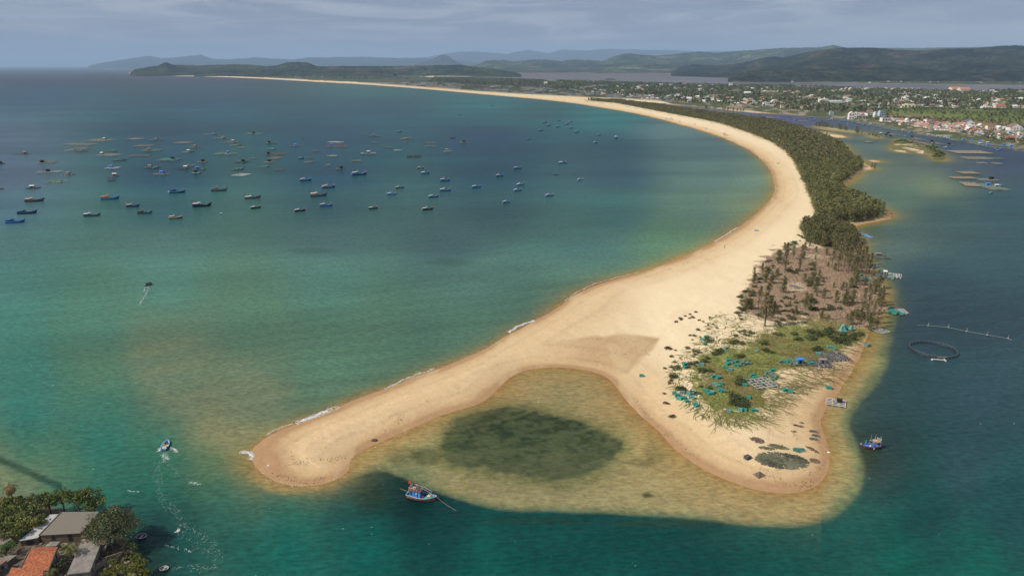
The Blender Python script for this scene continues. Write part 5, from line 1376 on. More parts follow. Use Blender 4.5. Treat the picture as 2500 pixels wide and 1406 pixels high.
def near_boat2():
    x, y, _ = G(2126, 1093); hd = radians(184); L, B = 7.6, 2.5
    o = empty('fishing_boat', (x, y, 0), hd)
    tag(o, 'dark red brown boat, bright blue inside, pole framework, anchored right of the sand point', 'fishing boat')
    mb, lf, rt = hull_geo(L, B, .85, .75, .3, .5, 17, .5)
    mb.build('hull', PAL['redbrown'], o)
    g = MB()
    for sd in (lf, rt):
        for i in range(len(sd) - 1): g.bar(sd[i] + Vector((0, 0, .04)), sd[i + 1] + Vector((0, 0, .04)), .12, .16)
    g.bar(lf[0], rt[0], .12, .16); g.build('gunwale', PAL['violet'], o)
    d = MB(); vs = []; fs = []
    for i in range(len(lf)): vs += [lf[i] * .95 - Vector((0, 0, .32)), rt[i] * .95 - Vector((0, 0, .32))]
    for i in range(len(lf) - 1): fs.append((2 * i, 2 * i + 1, 2 * i + 3, 2 * i + 2))
    d.add(vs, fs); d.build('deck', PAL['bright'], o)
    MB().box(-1.6, .5, -.85, .85, .6, 1.15).build('engine_box', PAL['blue'], o)
    f = MB()
    for sy in (-.95, .95):
        for sx_ in (-2.6, -1.2, .0): f.bar((sx_, sy, .6), (sx_, sy, 2.5), .09)
        f.bar((-2.7, sy, 2.5), (.3, sy, 2.3), .09)
    for sx_ in (-2.6, -1.9, -1.2, -.6, .0): f.bar((sx_, -1, 2.52), (sx_, 1, 2.52), .07)
    f.build('canopy_frame', PAL['pole'], o)
    for (a, b) in ((-.1, -.9), (-.1, .9), (-1.6, -.9), (-2.0, .9), (-2.8, .3)):
        MB().taper([(a, b, 2.3), (a - .1, b, 4.4)], [.05, .03], 5).build('pole', PAL['pole'], o)
    f = MB(); f.box(-2.4, -.6, -.9, .9, 2.57, 2.63); f.build('canopy', PAL['tan'], o)
    f = MB()
    for z in (3.0, 3.3): f.bar((-2.1, -.9, z), (-3.2, .2, z - .2), .07); f.bar((-3.2, .2, z - .2), (-2.2, .9, z), .07)
    f.build('stern_rail', PAL['white'], o)
    MB().taper([(2.2, 0, .6), (1.9, 0, 3.0)], [.15, .11], 6).build('bow_post', PAL['bright'], o)
    MB().box(.3, .8, .2, .8, .65, 1.25, rz=.4).build('net_bundle', PAL['cream'], o)
    fd = MB(); fd.torus((0, 0, 0), .22, .09, 10, 5); q = fd.build('fender', PAL['cream'], o); q.location = (-.3, 1.28, .45); q.rotation_euler = (pi / 2, 0, 0)
    MB().box(3.3, 3.7, -.12, .12, 1.45, 1.75).build('bow_cap', PAL['white'], o)
near_boat2()
def open_boat(px, py, L, head, lab, hull='sky', inner='navy', name='open_boat', cat='rowing boat', group=None, z=0.0):
    x, y, _ = G(px, py); o = empty(name, (x, y, z), radians(head)); tag(o, lab, cat, group)
    B = L * .34
    mb, lf, rt = hull_geo(L, B, .55, .35, .1, .25, 15, .55)
    mb.build('hull', PAL[hull], o)
    g = MB()
    for sd in (lf, rt):
        for i in range(len(sd) - 1): g.bar(sd[i] + Vector((0, 0, .03)), sd[i + 1] + Vector((0, 0, .03)), .16, .1)
    g.bar(lf[0], rt[0], .16, .1); g.build('gunwale', PAL['sky'], o)
    d = MB(); vs = []; fs = []
    for i in range(len(lf)): vs += [lf[i] * .95 - Vector((0, 0, .3)), rt[i] * .95 - Vector((0, 0, .3))]
    for i in range(len(lf) - 1): fs.append((2 * i, 2 * i + 1, 2 * i + 3, 2 * i + 2))
    d.add(vs, fs); d.build('floor', PAL[inner], o)
    return o, L, B
ob, L, B = open_boat(404, 1090, 6.6, 102, 'small light blue open boat under way at lower left with a foaming wake')
MB().box(.6, 1.0, -.95, .95, .4, .5).build('thwart', PAL['black'], ob)
MB().box(-2.2, -.7, -.85, .85, .38, .48).build('stern_deck', PAL['sky'], ob)
MB().box(-.65, .55, -.85, .85, .32, .42).build('foredeck', PAL['cream'], ob)
b = MB()
for i in range(5): b.box(-.4 + .2 * i, .05 + .2 * i, .15, .7, .42, .62 + .06 * (i % 3), rz=.5 * i)
b.build('orange_net', PAL['orange'], ob)
MB().taper([(-3.0, 0, .3), (-3.5, 0, 1.0), (-3.6, 0, .0)], [.09, .14, .06], 6).build('outboard_motor', PAL['black'], ob)
ob2, L, B = open_boat(363, 696, 5.2, 62, 'small dark boat under a rounded mat canopy motoring away at left', hull='black', inner='brown')
cn = MB(); vs = []; fs = []
for i in range(4):
    for k in range(9):
        a = pi * k / 8; vs.append((-1.2 + i * .9, cos(a) * .82, .5 + sin(a) * 1.15))
for i in range(3):
    for k in range(8): fs.append((i * 9 + k, i * 9 + k + 1, (i + 1) * 9 + k + 1, (i + 1) * 9 + k))
cn.add(vs, fs); cn.build('mat_canopy', PAL['brown'], ob2)
b = MB(); b.bar((1.6, 0, .4), (1.5, 0, 2.6), .07); b.bar((-1.6, 0, .4), (-1.6, 0, 2.0), .07); b.build('pole', PAL['pole'], ob2)
open_boat(1357.5, 426.4, 7.2, 12, 'long dark open dinghy without cabin at the right of the fleet', hull='black', inner='brown')
open_boat(2330, 0 + 344, 7, 30, 'turquoise open boat tied below the islet raft strings', hull='bright', inner='sky') if False else None
def coracle(px, py, R, lab, z=0.0, colr='grey', name='basket_boat'):
    x, y, _ = G(px, py); o = empty(name, (x, y, z)); tag(o, lab, 'basket boat')
    vs, fs = [], []
    prof = [(.0, -.1), (.55, -.08), (.9, .1), (1.0, .42), (1.03, .46), (.95, .44), (.82, .14), (.5, .02), (0.0, .0)]
    n = 20
    for r, z_ in prof:
        for k in range(n): vs.append((R * max(r, .01) * cos(2 * pi * k / n), R * max(r, .01) * .82 * sin(2 * pi * k / n), z_ * R * .7))
    for i in range(len(prof) - 1):
        for k in range(n): fs.append((i * n + k, i * n + (k + 1) % n, (i + 1) * n + (k + 1) % n, (i + 1) * n + k))
    MB().add(vs, fs).build('basket', PAL[colr], o, smooth=True)
    rim = MB(); rim.torus((0, 0, .32 * R), R * 1.0, .07, 22, 5, .82); rim.build('rim', PAL['cream'], o)
    MB().box(-.2, .2, -R * .75, R * .75, .1 * R, .1 * R + .08).build('thwart', PAL['pole'], o)
    return o
coracle(401, 1389, 1.05, 'round woven basket boat floating alone near the bottom left shore')
coracle(345, 1311, 1.3, 'round dark basket boat half hidden behind the big round tree', colr='navy')
coracle(539.5, 521.5, 1.2, 'tiny pale teal basket boat in open water below the black hulled boat', colr='sky')
coracle(801, 381.0, 1.4, 'tiny pale basket boat between the rafts at the middle right', colr='white')
def beached(px, py, Lm, head, lab, grp=None, hull='bright'):
    x, y, _ = G(px, py); z = float(ground_zs([x], [y])[0]) + .15
    return open_boat(px, py, Lm, head, lab, hull=hull, inner='navy', z=z, group=grp)
beached(1846, 568, 3.4, 150, 'small turquoise boat lying alone on the wide sand')
beached(1899, 402, 3.6, 150, 'small blue boat alone on the sand beside the tree belt')
for a, b in ((1769,332),(1774,333),(1768,328.5)): beached(a, b, 5, 160, 'dark dinghy in the threesome drawn up on the far beach', 'threesome of dinghies on the beach', 'navy')
for a, b in ((1627,291.5),(1634,293),(1638,291),(1641,294),(1659,298.5),(1696,306),(1724,316)): beached(a, b, 5, 160, 'dark speck of a dinghy drawn up on the distant beach', 'dinghies on the distant beach', 'navy')
for i, (a, b, c) in enumerate(((2110,574,'lower left'),(2116,577,'middle'),(2123,580,'right hand'))): open_boat(a, b, 4.6, 150 - 10 * i, c + ' one of three small blue and white boats moored beyond the blue floats', hull='bright', inner='sky', group='three boats beyond the floats')

# ------------------------------------------------------------------ people
def person(name, loc, rz, lab, joints, radii, edges, skin_m, head_at, clothes, parent=None):
    me = bpy.data.meshes.new(name); me.from_pydata(joints, edges, []); me.update()
    o = bpy.data.objects.new(name, me); COL.objects.link(o); o.location = loc; o.rotation_euler = (0, 0, rz)
    sk = o.modifiers.new('Skin', 'SKIN')
    for i, r in enumerate(radii): me.skin_vertices[0].data[i].radius = (r, r)
    me.skin_vertices[0].data[0].use_root = True
    su = o.modifiers.new('Sub', 'SUBSURF'); su.levels = su.render_levels = 2
    me.materials.append(skin_m); tag(o, lab, 'person')
    for nm, segs, m_ in clothes:
        c = MB()
        for pts, rr in segs: c.taper(pts, rr, 8)
        c.build(nm, m_, o)
    return o
SKINM = mat('skin', (0.30, 0.17, 0.11), 0.6, 0.05)
CLOTH_D = mat('dark_clothes', (0.03, 0.03, 0.04), 0.9, 0.1); CLOTH_B = mat('blue_shirt', (0.06, 0.08, 0.16), 0.9, 0.1); HAIR = mat('black_hair', (0.012, 0.01, 0.01), 0.7, 0.1); CLOTH_R = mat('faded_red_shirt', (0.4, 0.12, 0.09), 0.9, 0.1)
def arm(s, sh, el, wr):
    """hand of five short fingers from the wrist"""
    w = Vector(wr); d = (w - Vector(el)).normalized(); side = Vector((1, 0, 0)) if abs(d.x) < .9 else Vector((0, 1, 0))
    return w + d * .09
def build_person(name, loc, rz, lab, seated, shirt):
    if not seated:
        J = [(0,0,.95),(0,0,1.15),(0,0,1.38),(0,0,1.48),(0,.01,1.58),(0,.015,1.70), (.19,0,1.40),(.24,.02,1.14),(.25,.10,.90),(.25,.13,.82), (-.19,0,1.40),(-.24,.0,1.14),(-.25,.05,.90),(-.25,.08,.82),
             (.10,.0,.88),(.11,.12,.50),(.11,.02,.09),(.11,.14,.04), (-.10,0,.88),(-.11,-.08,.50),(-.11,-.22,.12),(-.11,-.10,.05)]
    else:
        J = [(0,0,.45),(0,.02,.65),(0,.05,.88),(0,.06,.97),(0,.08,1.07),(0,.085,1.19), (.19,.04,.90),(.25,.12,.66),(.18,.32,.60),(.15,.38,.60), (-.19,.04,.90),(-.25,.0,.66),(-.28,-.18,.55),(-.29,-.25,.54),
             (.11,.05,.42),(.13,.45,.44),(.13,.47,.08),(.13,.58,.04), (-.11,.05,.42),(-.13,.45,.44),(-.13,.47,.08),(-.13,.58,.04)]
    E = [(0,1),(1,2),(2,3),(3,4),(4,5),(2,6),(6,7),(7,8),(8,9),(2,10),(10,11),(11,12),(12,13),(0,14),(14,15),(15,16),(16,17),(0,18),(18,19),(19,20),(20,21)]
    R = [.13,.12,.13,.05,.085,.08,.06,.042,.03,.03,.06,.042,.03,.03,.085,.055,.04,.035,.085,.055,.04,.035]
    for hi in (9, 13):       # fingers and thumb
        h = Vector(J[hi]); d = (h - Vector(J[hi - 1])).normalized(); sd = Vector((0, 1, 0)).cross(d).normalized() if abs(d.y) < .9 else Vector((1, 0, 0))
        for q, (off, ln) in enumerate(((-.024, .065), (-.008, .075), (.008, .07), (.024, .055), (.036, .035))):
            J.append(tuple(h + sd * off + d * (ln if q < 4 else .015))); E.append((hi, len(J) - 1)); R.append(.009)
    cl = [('shirt', [([J[0], J[1], J[2], J[3]], [.165, .16, .18, .07]), ([J[6], J[7]], [.08, .06]), ([J[10], J[11]], [.08, .06])], shirt),
          ('trousers', [([J[14], J[15], J[16]], [.115, .085, .065]), ([J[18], J[19], J[20]], [.115, .085, .065]), ([J[0], J[14]], [.15, .11]), ([J[0], J[18]], [.15, .11])], CLOTH_D)]
    o = person(name, loc, rz, lab, J, R, E, SKINM, J[5], cl)
    hx = Vector(J[5])
    hb = MB(); hb.taper([hx + Vector((0, -.01, -.03)), hx + Vector((0, -.02, .05)), hx + Vector((0, -.02, .10))], [.10, .095, .04], 10); hb.build('hair', HAIR, o)
    fc = MB(); fc.box(-.045, -.02, .085, .095, hx.z - .03, hx.z - .02); fc.box(.02, .045, .085, .095, hx.z - .03, hx.z - .02); fc.build('eyes', HAIR, o)
    return o
x, y, _ = G(1769, 609); build_person('person', (x, y, float(ground_zs([x], [y])[0])), radians(-30), 'person in dark clothes walking alone on the beach near the waterline', False, CLOTH_D)
x, y, _ = G(409, 1096); build_person('person', (x, y - .1, .18), radians(12), 'person in a faded red shirt steering at the stern of the light blue open boat', True, CLOTH_R)
# ------------------------------------------------------------------ fish rafts
GEAR = dict(
 bamboo=mat('pale_bamboo', (0.33, 0.29, 0.22), .8, .25, 1.0), tanp=mat('tan_planks', (0.29, 0.24, 0.18), .85, .3, 1.0), rust=mat('rusty_planks', (0.28, 0.19, 0.135), .85, .3, 1.0),
 darkp=mat('dark_poles', (0.075, 0.06, 0.055), .85, .25, 1.0), greyp=mat('grey_poles', (0.17, 0.17, 0.16), .85, .25, 1.0), whitep=mat('bleached_poles', (0.50, 0.47, 0.42), .8, .15, 1.0),
 bfloat=mat('blue_floats', (0.045, 0.06, 0.26), .5, .2, 1.0), gfloat=mat('grey_floats', (0.30, 0.32, 0.31), .6, .25, 1.0), wfloat=mat('white_floats', (0.58, 0.58, 0.55), .6, .15, 1.0), dfloat=mat('black_floats', (0.035, 0.035, 0.04), .5, .2, 1.0),
 gnet=mat('green_netting', (0.07, 0.19, 0.13), .9, .3, .8), tnet=mat('turquoise_netting', (0.035, 0.25, 0.205), .85, .22, 1.3), tnet2=mat('pale_turquoise_netting', (0.12, 0.30, 0.265), .85, .22, 1.3), tnet3=mat('grey_green_netting', (0.14, 0.21, 0.18), .9, .25, 1.3),
 tframe=mat('turquoise_frame', (0.03, 0.22, 0.18), .6, .1, 1.0), hutd=mat('dark_hut_cloth', (0.022, 0.022, 0.026), .9, .2, 1.0), hutb=mat('blue_tarpaulin', (0.055, 0.22, 0.62), .6, .15, 1.0), hutw=mat('white_sheet', (0.62, 0.63, 0.63), .6, .15, 1.0), hutg=mat('weathered_hut_boards', (0.24, 0.21, 0.18), .9, .2, 1.0),
 olive=mat('dry_olive_net', (0.105, 0.105, 0.070), .95, .35, .7), brownn=mat('dry_brown_net', (0.15, 0.105, 0.075), .95, .35, .7), tealn=mat('teal_net', (0.055, 0.16, 0.12), .95, .3, .7), greyn=mat('dark_grey_net', (0.085, 0.095, 0.085), .95, .3, .7))
def raft(x, y, z, W, D, ang, lab, group=None, pole='bamboo', fl='gfloat', hut=None, hpos=(0, 0), net=None, netf=.3, sp=3.0, pw=.22, cat='fish raft', name='fish_raft', nx=None, ny=None, hs=(2.6, 2.2, 1.9), fd=.55, planks=False, seed=0):
    o = empty(name, (x, y, z), radians(ang)); tag(o, lab, cat, group)
    rr = random.Random(int(abs(x) * 13 + y) + seed)
    nx = nx or max(2, int(round(W / sp))); ny = ny or max(2, int(round(D / sp)))
    f = MB(); zp = fd * .75
    for i in range(nx + 1):
        xx = -W / 2 + W * i / nx
        f.box(xx - pw / 2, xx + pw / 2, -D / 2 - pw * 1.2, D / 2 + pw * 1.2, zp, zp + pw * .6)
    for j in range(ny + 1):
        yy = -D / 2 + D * j / ny
        for k in ((-.9, .9) if not planks else (0,)):
            f.box(-W / 2 - pw, W / 2 + pw, yy + k * pw - pw / 2, yy + k * pw + pw / 2, zp + pw * .6, zp + pw * 1.2)
    f.build('pole_frame', GEAR[pole], o)
    b = MB()
    for j in range(ny + 1):
        yy = -D / 2 + D * j / ny
        for i in range(nx):
            if rr.random() < .15: continue
            xx = -W / 2 + W * (i + .5) / nx + rr.uniform(-.2, .2)
            l = min(1.1, W / nx * .34)
            b.bar((xx - l / 2, yy, .08), (xx + l / 2, yy, .08), fd, n=6)
    b.build('float_rows', GEAR[fl], o)
    if net:
        m = MB()
        for i in range(nx):
            for j in range(ny):
                if rr.random() > netf: continue
                x0 = -W / 2 + W * i / nx; y0 = -D / 2 + D * j / ny
                zz = zp + pw * 1.25 + rr.uniform(0, .15)
                m.box(x0 + pw, x0 + W / nx - pw, y0 + pw, y0 + D / ny - pw, zz, zz + rr.uniform(.1, .5))
        m.build('net_covers', GEAR[net], o)
    if hut:
        hx, hy = hpos[0] * W / 2, hpos[1] * D / 2; a, b_, h = hs; z0 = zp + pw * 1.2
        w_ = MB(); w_.box(hx - a / 2, hx + a / 2, hy - b_ / 2, hy + b_ / 2, z0, z0 + h)
        hb = w_.build('hut', GEAR[hut if hut != 'hutw' else 'hutg'], o)
        r = MB(); r.add([(hx - a * .62, hy - b_ * .66, z0 + h * .96), (hx + a * .62, hy - b_ * .66, z0 + h * .96), (hx + a * .62, hy + b_ * .66, z0 + h * .96), (hx - a * .62, hy + b_ * .66, z0 + h * .96), (hx - a * .62, hy, z0 + h * 1.25), (hx + a * .62, hy, z0 + h * 1.25)],
              [(0, 1, 5, 4), (2, 3, 4, 5), (0, 4, 3), (1, 2, 5), (0, 3, 2, 1)])
        r.build('roof', GEAR[hut], hb)
        d = MB(); d.box(hx - a * .15, hx + a * .15, hy - b_ / 2 - .03, hy - b_ / 2 - .005, z0, z0 + h * .75); d.build('doorway', GEAR['hutd'], hb)
    k = MB()
    for i in range(int(3 + W * D / 60)):
        a, c, e = rr.uniform(-.45, .45) * W, rr.uniform(-.45, .45) * D, rr.uniform(.3, .8)
        k.box(a, a + e, c, c + e, zp + pw, zp + pw + e * .8, rz=rr.uniform(0, 1.5))
    k.build('gear_heaps', GEAR[rr.choice(['darkp', 'gnet', 'greyp', 'tnet3'])], o)
    return o
# (x, y, width px, height px, pole, float, hut, hut position, net, plain words)
RAFTS = [
 (54,376.6,28,7,'greyp','wfloat','hutg',(.6,0),None,'grey raft with small hut'),(0,401,12,6,'darkp','dfloat','hutd',(0,0),None,'dark hutted raft cut by the left edge'),(116,398,42,8,'tanp','wfloat','hutd',(-.7,0),None,'tan raft with dark lump'),
 (120.6,420.7,60,8,'whitep','gfloat','hutd',(-.1,0),None,'long raft of white poles with black hut'),(166.5,428,27,6,'greyp','wfloat','hutg',(0,.1),'gnet','short grey raft with small hut'),(136,445,43,8,'bamboo','gfloat',None,(0,0),'gnet','diamond raft with green net'),
 (81,461,34,6,'darkp','gfloat','hutw',(-.1,0),None,'dark framed raft with white roof'),(0,463,10,5,'darkp','dfloat',None,(0,0),None,'dark raft corner cut by the left edge'),(194,353,92,6,'tanp','wfloat',None,(0,0),None,'very long low tan raft'),
 (245,343,66,8,'tanp','wfloat','hutw',(.1,.5),None,'wide orange tan raft with white roofed hut'),(196,364,38,7,'rust','wfloat',None,(0,0),None,'orange tan raft'),(198,370,30,5,'greyp','gfloat',None,(0,0),'gnet','grey raft'),
 (168,368,15,3,'whitep','wfloat',None,(0,0),'tnet2','pale little raft'),(332,339.6,40,5,'tanp','wfloat',None,(0,0),None,'plain tan raft'),(380,342.4,34,5,'greyp','wfloat','hutg',(.1,0),'gnet','greenish raft'),
 (351,357,46,6,'bamboo','gfloat',None,(0,0),None,'pale narrow raft'),(371,368,52,7,'bamboo','wfloat','hutg',(-.3,0),'gnet','pale green raft'),(271,370,24,4,'greyp','gfloat',None,(0,0),'gnet','small grey raft'),
 (265.5,379,62,7,'bamboo','wfloat','hutw',(-.75,0),None,'long raft with white hut at its left end'),(341,381,56,7,'tanp','wfloat',None,(0,0),None,'long plain tan raft'),(295,392,30,7,'darkp','gfloat',None,(0,0),'gnet','dark green raft'),
 (414,391,60,10,'greyp','wfloat','hutd',(.1,.4),'tnet','wide raft with turquoise nets and black hut'),(275.5,411,34,6,'whitep','wfloat','hutb',(-.3,.1),None,'white raft with blue hut'),(372.6,410.4,36,7,'darkp','gfloat','hutg',(-.4,0),'gnet','dark raft with orange brown lump'),
 (394,425.7,38,6,'tanp','wfloat','hutb',(-.1,.5),None,'tan raft with blue roofed hut'),(275.5,431.5,27,8,'greyp','wfloat','hutw',(.3,.3),None,'grey raft with white roofed hut'),(272,442,16,4,'darkp','gfloat',None,(0,0),None,'tiny dark raft'),
 (506,329,22,4,'tanp','wfloat',None,(0,0),None,'thin tan raft touching the pale roofed boat'),(623,327,54,3.5,'greyp','wfloat','hutd',(-.2,0),'tnet2','long thin teal raft with dark hut'),(538.6,338.4,26,4,'greyp','wfloat','hutg',(.8,0),'tnet2','thin teal raft'),
 (564,347.8,42,7,'greyp','gfloat','hutw',(.1,.4),None,'grey raft with big white roof'),(447.7,349,48,5,'tanp','wfloat',None,(0,0),None,'plain tan raft'),(474,360,33,5,'greyp','wfloat','hutg',(.2,0),None,'grey raft with dinghy'),
 (575.5,355,20,5,'tanp','gfloat',None,(0,0),'gnet','short mottled raft'),(589,361,17,3,'tanp','wfloat',None,(0,0),None,'tiny tan raft'),(459.4,371.6,22,6,'bamboo','wfloat','hutw',(.2,0),'gnet','pale green raft with pale hut'),
 (551,376,52,7,'bamboo','gfloat','hutb',(.1,.5),'gnet','wide green raft with light blue cover'),(663.7,350,30,4,'greyp','wfloat','hutd',(-.5,0),'tnet2','teal raft with dark hut'),(662,365,27,5,'greyp','wfloat',None,(0,0),'tnet','turquoise ended raft'),
 (722,357,30,5,'greyp','gfloat','hutb',(0,0),None,'thin raft with blue hut in its middle'),(819.4,347.8,42,3.5,'whitep','wfloat',None,(0,0),None,'long pale raft'),(821,358.6,58,8,'rust','wfloat','hutb',(-.5,.6),None,'large rust orange raft with blue hut'),
 (770,369.4,20,4,'rust','wfloat',None,(0,0),None,'small orange raft'),(670,377,56,7,'rust','wfloat','hutd',(-.6,0),None,'long orange tan raft'),(618.7,387.4,20,4,'greyp','wfloat',None,(0,0),'gnet','small green grey raft'),
 (672,387,28,7,'rust','wfloat',None,(0,0),None,'orange tan raft'),(658,396.4,25,5,'tanp','wfloat','hutd',(-.1,.1),None,'tan raft with black hut'),(589,396.4,34,8,'darkp','wfloat','hutd',(.3,.1),'gnet','dark raft with black hut'),
 (494.5,396,25,4,'tanp','wfloat','hutd',(0,.2),None,'thin tan raft with tall black hut'),(465.7,405,24,4,'bamboo','gfloat',None,(0,0),'gnet','narrow pale green raft'),(447.7,412.6,28,5,'darkp','gfloat','hutw',(.4,.4),None,'dark raft with pale raised roof'),
 (486.4,414.4,32,6,'greyp','wfloat','hutb',(-.4,.4),'gnet','green raft with light blue hut'),(480,423.4,24,5,'greyp','wfloat','hutd',(-.2,.3),'tnet2','pale raft with black box'),(580,414.4,28,7,'darkp','wfloat',None,(0,0),'gnet','dark ragged raft'),
 (645.7,407.7,20,5,'greyp','wfloat',None,(0,0),'gnet','small grey raft'),(680.8,415.7,27,6,'greyp','wfloat',None,(0,0),'gnet','grey green raft'),(589,428,40,9,'whitep','wfloat',None,(0,0),None,'bright diamond raft of bare pale poles'),
 (757,386.5,18,3.5,'greyp','wfloat',None,(0,0),'gnet','thin green raft'),(755.5,396.5,24,6,'greyp','wfloat',None,(0,0),'gnet','raft with upright posts'),(815,381.5,22,3,'whitep','wfloat',None,(0,0),'tnet2','thin teal raft'),
 (801.8,403.6,13,5,'bamboo','wfloat',None,(0,0),'gnet','tiny olive raft with posts'),(829,413.5,20,5,'rust','dfloat','hutd',(.5,.1),None,'brown raft with dark hut'),(913,333,36,5,'greyp','wfloat','hutg',(-.1,0),'gnet','grey green raft'),
 (915,349,17,3,'greyp','wfloat',None,(0,0),'tnet','thin teal raft'),(989,339,20,8,'rust','wfloat',None,(0,0),'gnet','stack of short orange strips'),(990,347,13,3,'greyp','wfloat',None,(0,0),'gnet','small raft just below the orange strips'),
 (947,360.6,25,3.5,'greyp','wfloat',None,(0,0),'tnet','bright green strip of raft'),(971,368,20,3,'whitep','wfloat',None,(0,0),'tnet2','pale green strip of raft'),(899.5,375.7,44,6,'bamboo','wfloat','hutw',(0,.5),'tnet2','raft with white roofed open hut'),
 (1011,383,40,10,'darkp','wfloat',None,(0,0),None,'brown raft of many poles'),(870.5,394,28,5,'tanp','gfloat',None,(0,0),'gnet','brown green raft above the largest blue boat'),(1051,349.7,21,4,'tanp','wfloat',None,(0,0),None,'pale brown raft'),
 (1051,357.6,27,3.5,'greyp','wfloat',None,(0,0),'tnet','green strip of raft'),(1093,370,20,5,'bamboo','wfloat','hutg',(-.2,0),None,'small pale raft with hut'),(1105,338,16,3,'darkp','dfloat',None,(0,0),None,'tiny dark raft'),(1130,348.7,17,4,'greyp','wfloat','hutd',(.2,.2),'gnet','rightmost raft of the bay with black hut'),
 (739,338,10,2.5,'greyp','wfloat',None,(0,0),None,'faint thin raft'),
]
bands = [(0, 346, 'farthest'), (346, 362, 'second farthest'), (362, 374, 'third farthest'), (374, 388, 'middle'), (388, 402, 'fourth nearest'), (402, 414, 'third nearest'), (414, 424.5, 'second nearest'), (424.5, 999, 'nearest')]
ORD = ['first', 'second', 'third', 'fourth', 'fifth', 'sixth', 'seventh', 'eighth', 'ninth', 'tenth', 'eleventh', 'twelfth', 'thirteenth', 'fourteenth', 'fifteenth', 'sixteenth']
for lo, hi, bn in bands:
    row = sorted([r for r in RAFTS if lo <= r[1] < hi])
    for i, (px, py, w, h, po, fl, hut, hp, net, words) in enumerate(row):
        x, y, _ = G(px, py); k = ppm(px, py); dep = atan2(HC, y)
        W = w / k * .82; D = h / k / sin(dep) * .5
        nth = ORD[i] + ' from left' if i < (len(row) + 1) // 2 else ORD[len(row) - 1 - i] + ' from right'
        lab = '%s, %s in %s row of bay rafts' % (words, nth, bn)
        if len(lab.split()) > 16: lab = '%s, %s in %s raft row' % (words, nth, bn)
        raft(x, y, 0, W, D, rnd.choice([-1, 1]) * rnd.uniform(6, 16), lab, 'fish rafts moored in the bay', po, fl, hut, hp, net, .35, sp=4.0, pw=.34, hs=(3.7, 3.0, 2.4), fd=.55)
# lagoon rafts
LAG = [
 (2363.6,423.5,42,8,'tanp','long tan plank raft with a white speck at its end, topmost of the lagoon four',None,(0,0),None,0),(2350,436,56,7,'tanp','long tan plank raft joined to a green net raft',None,(0,0),None,-4),(2410,440,46,7,'bamboo','raft of green nets with dark hut right of the long tan planks','hutd',(.5,.2),'tnet3',-4),
 (2368.7,452,34,14,'tanp','solid tan plank raft shaped like a slanting diamond',None,(0,0),None,-18),(2419,458,42,22,'bamboo','big square raft with green nets, a blue hut and a white hut','hutb',(.2,.5),'tnet3',-2),
 (2398,399,21,4,'bamboo','short pale raft left of its twin below the long tan rafts',None,(0,0),None,0),(2434,400,19,4,'bamboo','short pale raft right of its twin below the long tan rafts',None,(0,0),None,0),
 (2367,373,86,11,'tanp','very wide tan raft tapering off right of the sandy islet',None,(0,0),None,-4),(2384,387,60,8,'bamboo','long tan raft with white floats beneath the widest tan raft',None,(0,0),None,-4),(2433.6,388,26,6,'greyp','dark green grey raft right of the long tan rafts',None,(0,0),'gnet',-4),
 (2120.5,347.7,14,3,'tanp','small pale raft alone on open water left of the sandy islet',None,(0,0),None,0)]
for px, py, w, h, po, lab, hut, hp, net, an in LAG:
    x, y, _ = G(px, py); k = ppm(px, py); dep = atan2(HC, y)
    raft(x, y, 0, w / k * .93, h / k / sin(dep) * .62, an, lab, 'rafts on the open lagoon', po, 'gfloat', hut, hp, net, .5, sp=1.6 if po == 'tanp' else 2.4, pw=.5 if po == 'tanp' else .3, hs=(3.6, 3, 2.4), fd=.7)
x, y, _ = G(2432, 458); raft(x, y, 0, 4, 4, 0, 'small white roofed float tied to the big square raft', 'rafts on the open lagoon', 'bamboo', 'wfloat', 'hutw', (0, 0), None, hs=(3.2, 2.6, 2.2), fd=.7)
boat(2446, 453.5, 9, 10, 'bright', 'sky', 'small blue boat moored against the big square lagoon raft', masts=0)
boat(2421, 472, 12, 5, 'navy', 'sky', 'small blue boat below the big square lagoon raft', masts=0)
STR = [(2122,320),(2134,322),(2146,324),(2158,325.5),(2168,327.5),(2178,329),(2188,331),(2150,329),(2163,332),(2173,335),(2226,337),(2238,340),(2250,342.5),(2262,345),(2274,348),(2286,351),(2230,345),(2244,348),(2258,351),(2300,354),(2316,355),(2270,355),(2286,358)]
for i, (a, b) in enumerate(STR):
    x, y, _ = G(a, b); k = ppm(a, b)
    raft(x, y, 0, rnd.uniform(11, 15) / k, rnd.uniform(2.2, 3.5) / k / .085 * .8, rnd.uniform(-8, 8), 'tan raft in the string behind the sandy islet' if a > 2200 else 'grey raft in the string leading to the sandy islet', 'raft string behind the islet' if a > 2200 else 'raft string before the islet', rnd.choice(['tanp', 'bamboo', 'greyp']), 'gfloat', rnd.choice([None, None, 'hutd', 'hutw']), (0, 0), rnd.choice([None, 'gnet']), .4, sp=3.4, pw=.4, hs=(3.4, 3, 2.3), fd=.8)
STR2 = [(2010,288),(2030,291),(2058,291),(2080,295.5),(2102,299),(2124,304),(2150,309),(2166,313),(2188,317),(2204,319),(2224,322),(2246,327),(2266,331),(2288,334),(2308,336.5),(2330,340),(2352,342),(2372,344),(2392,347),(2410,350),(2428,353),(2448,356),(2468,358),(2376,349),(2392,352),(2410,356),(2430,359),(2488,361)]
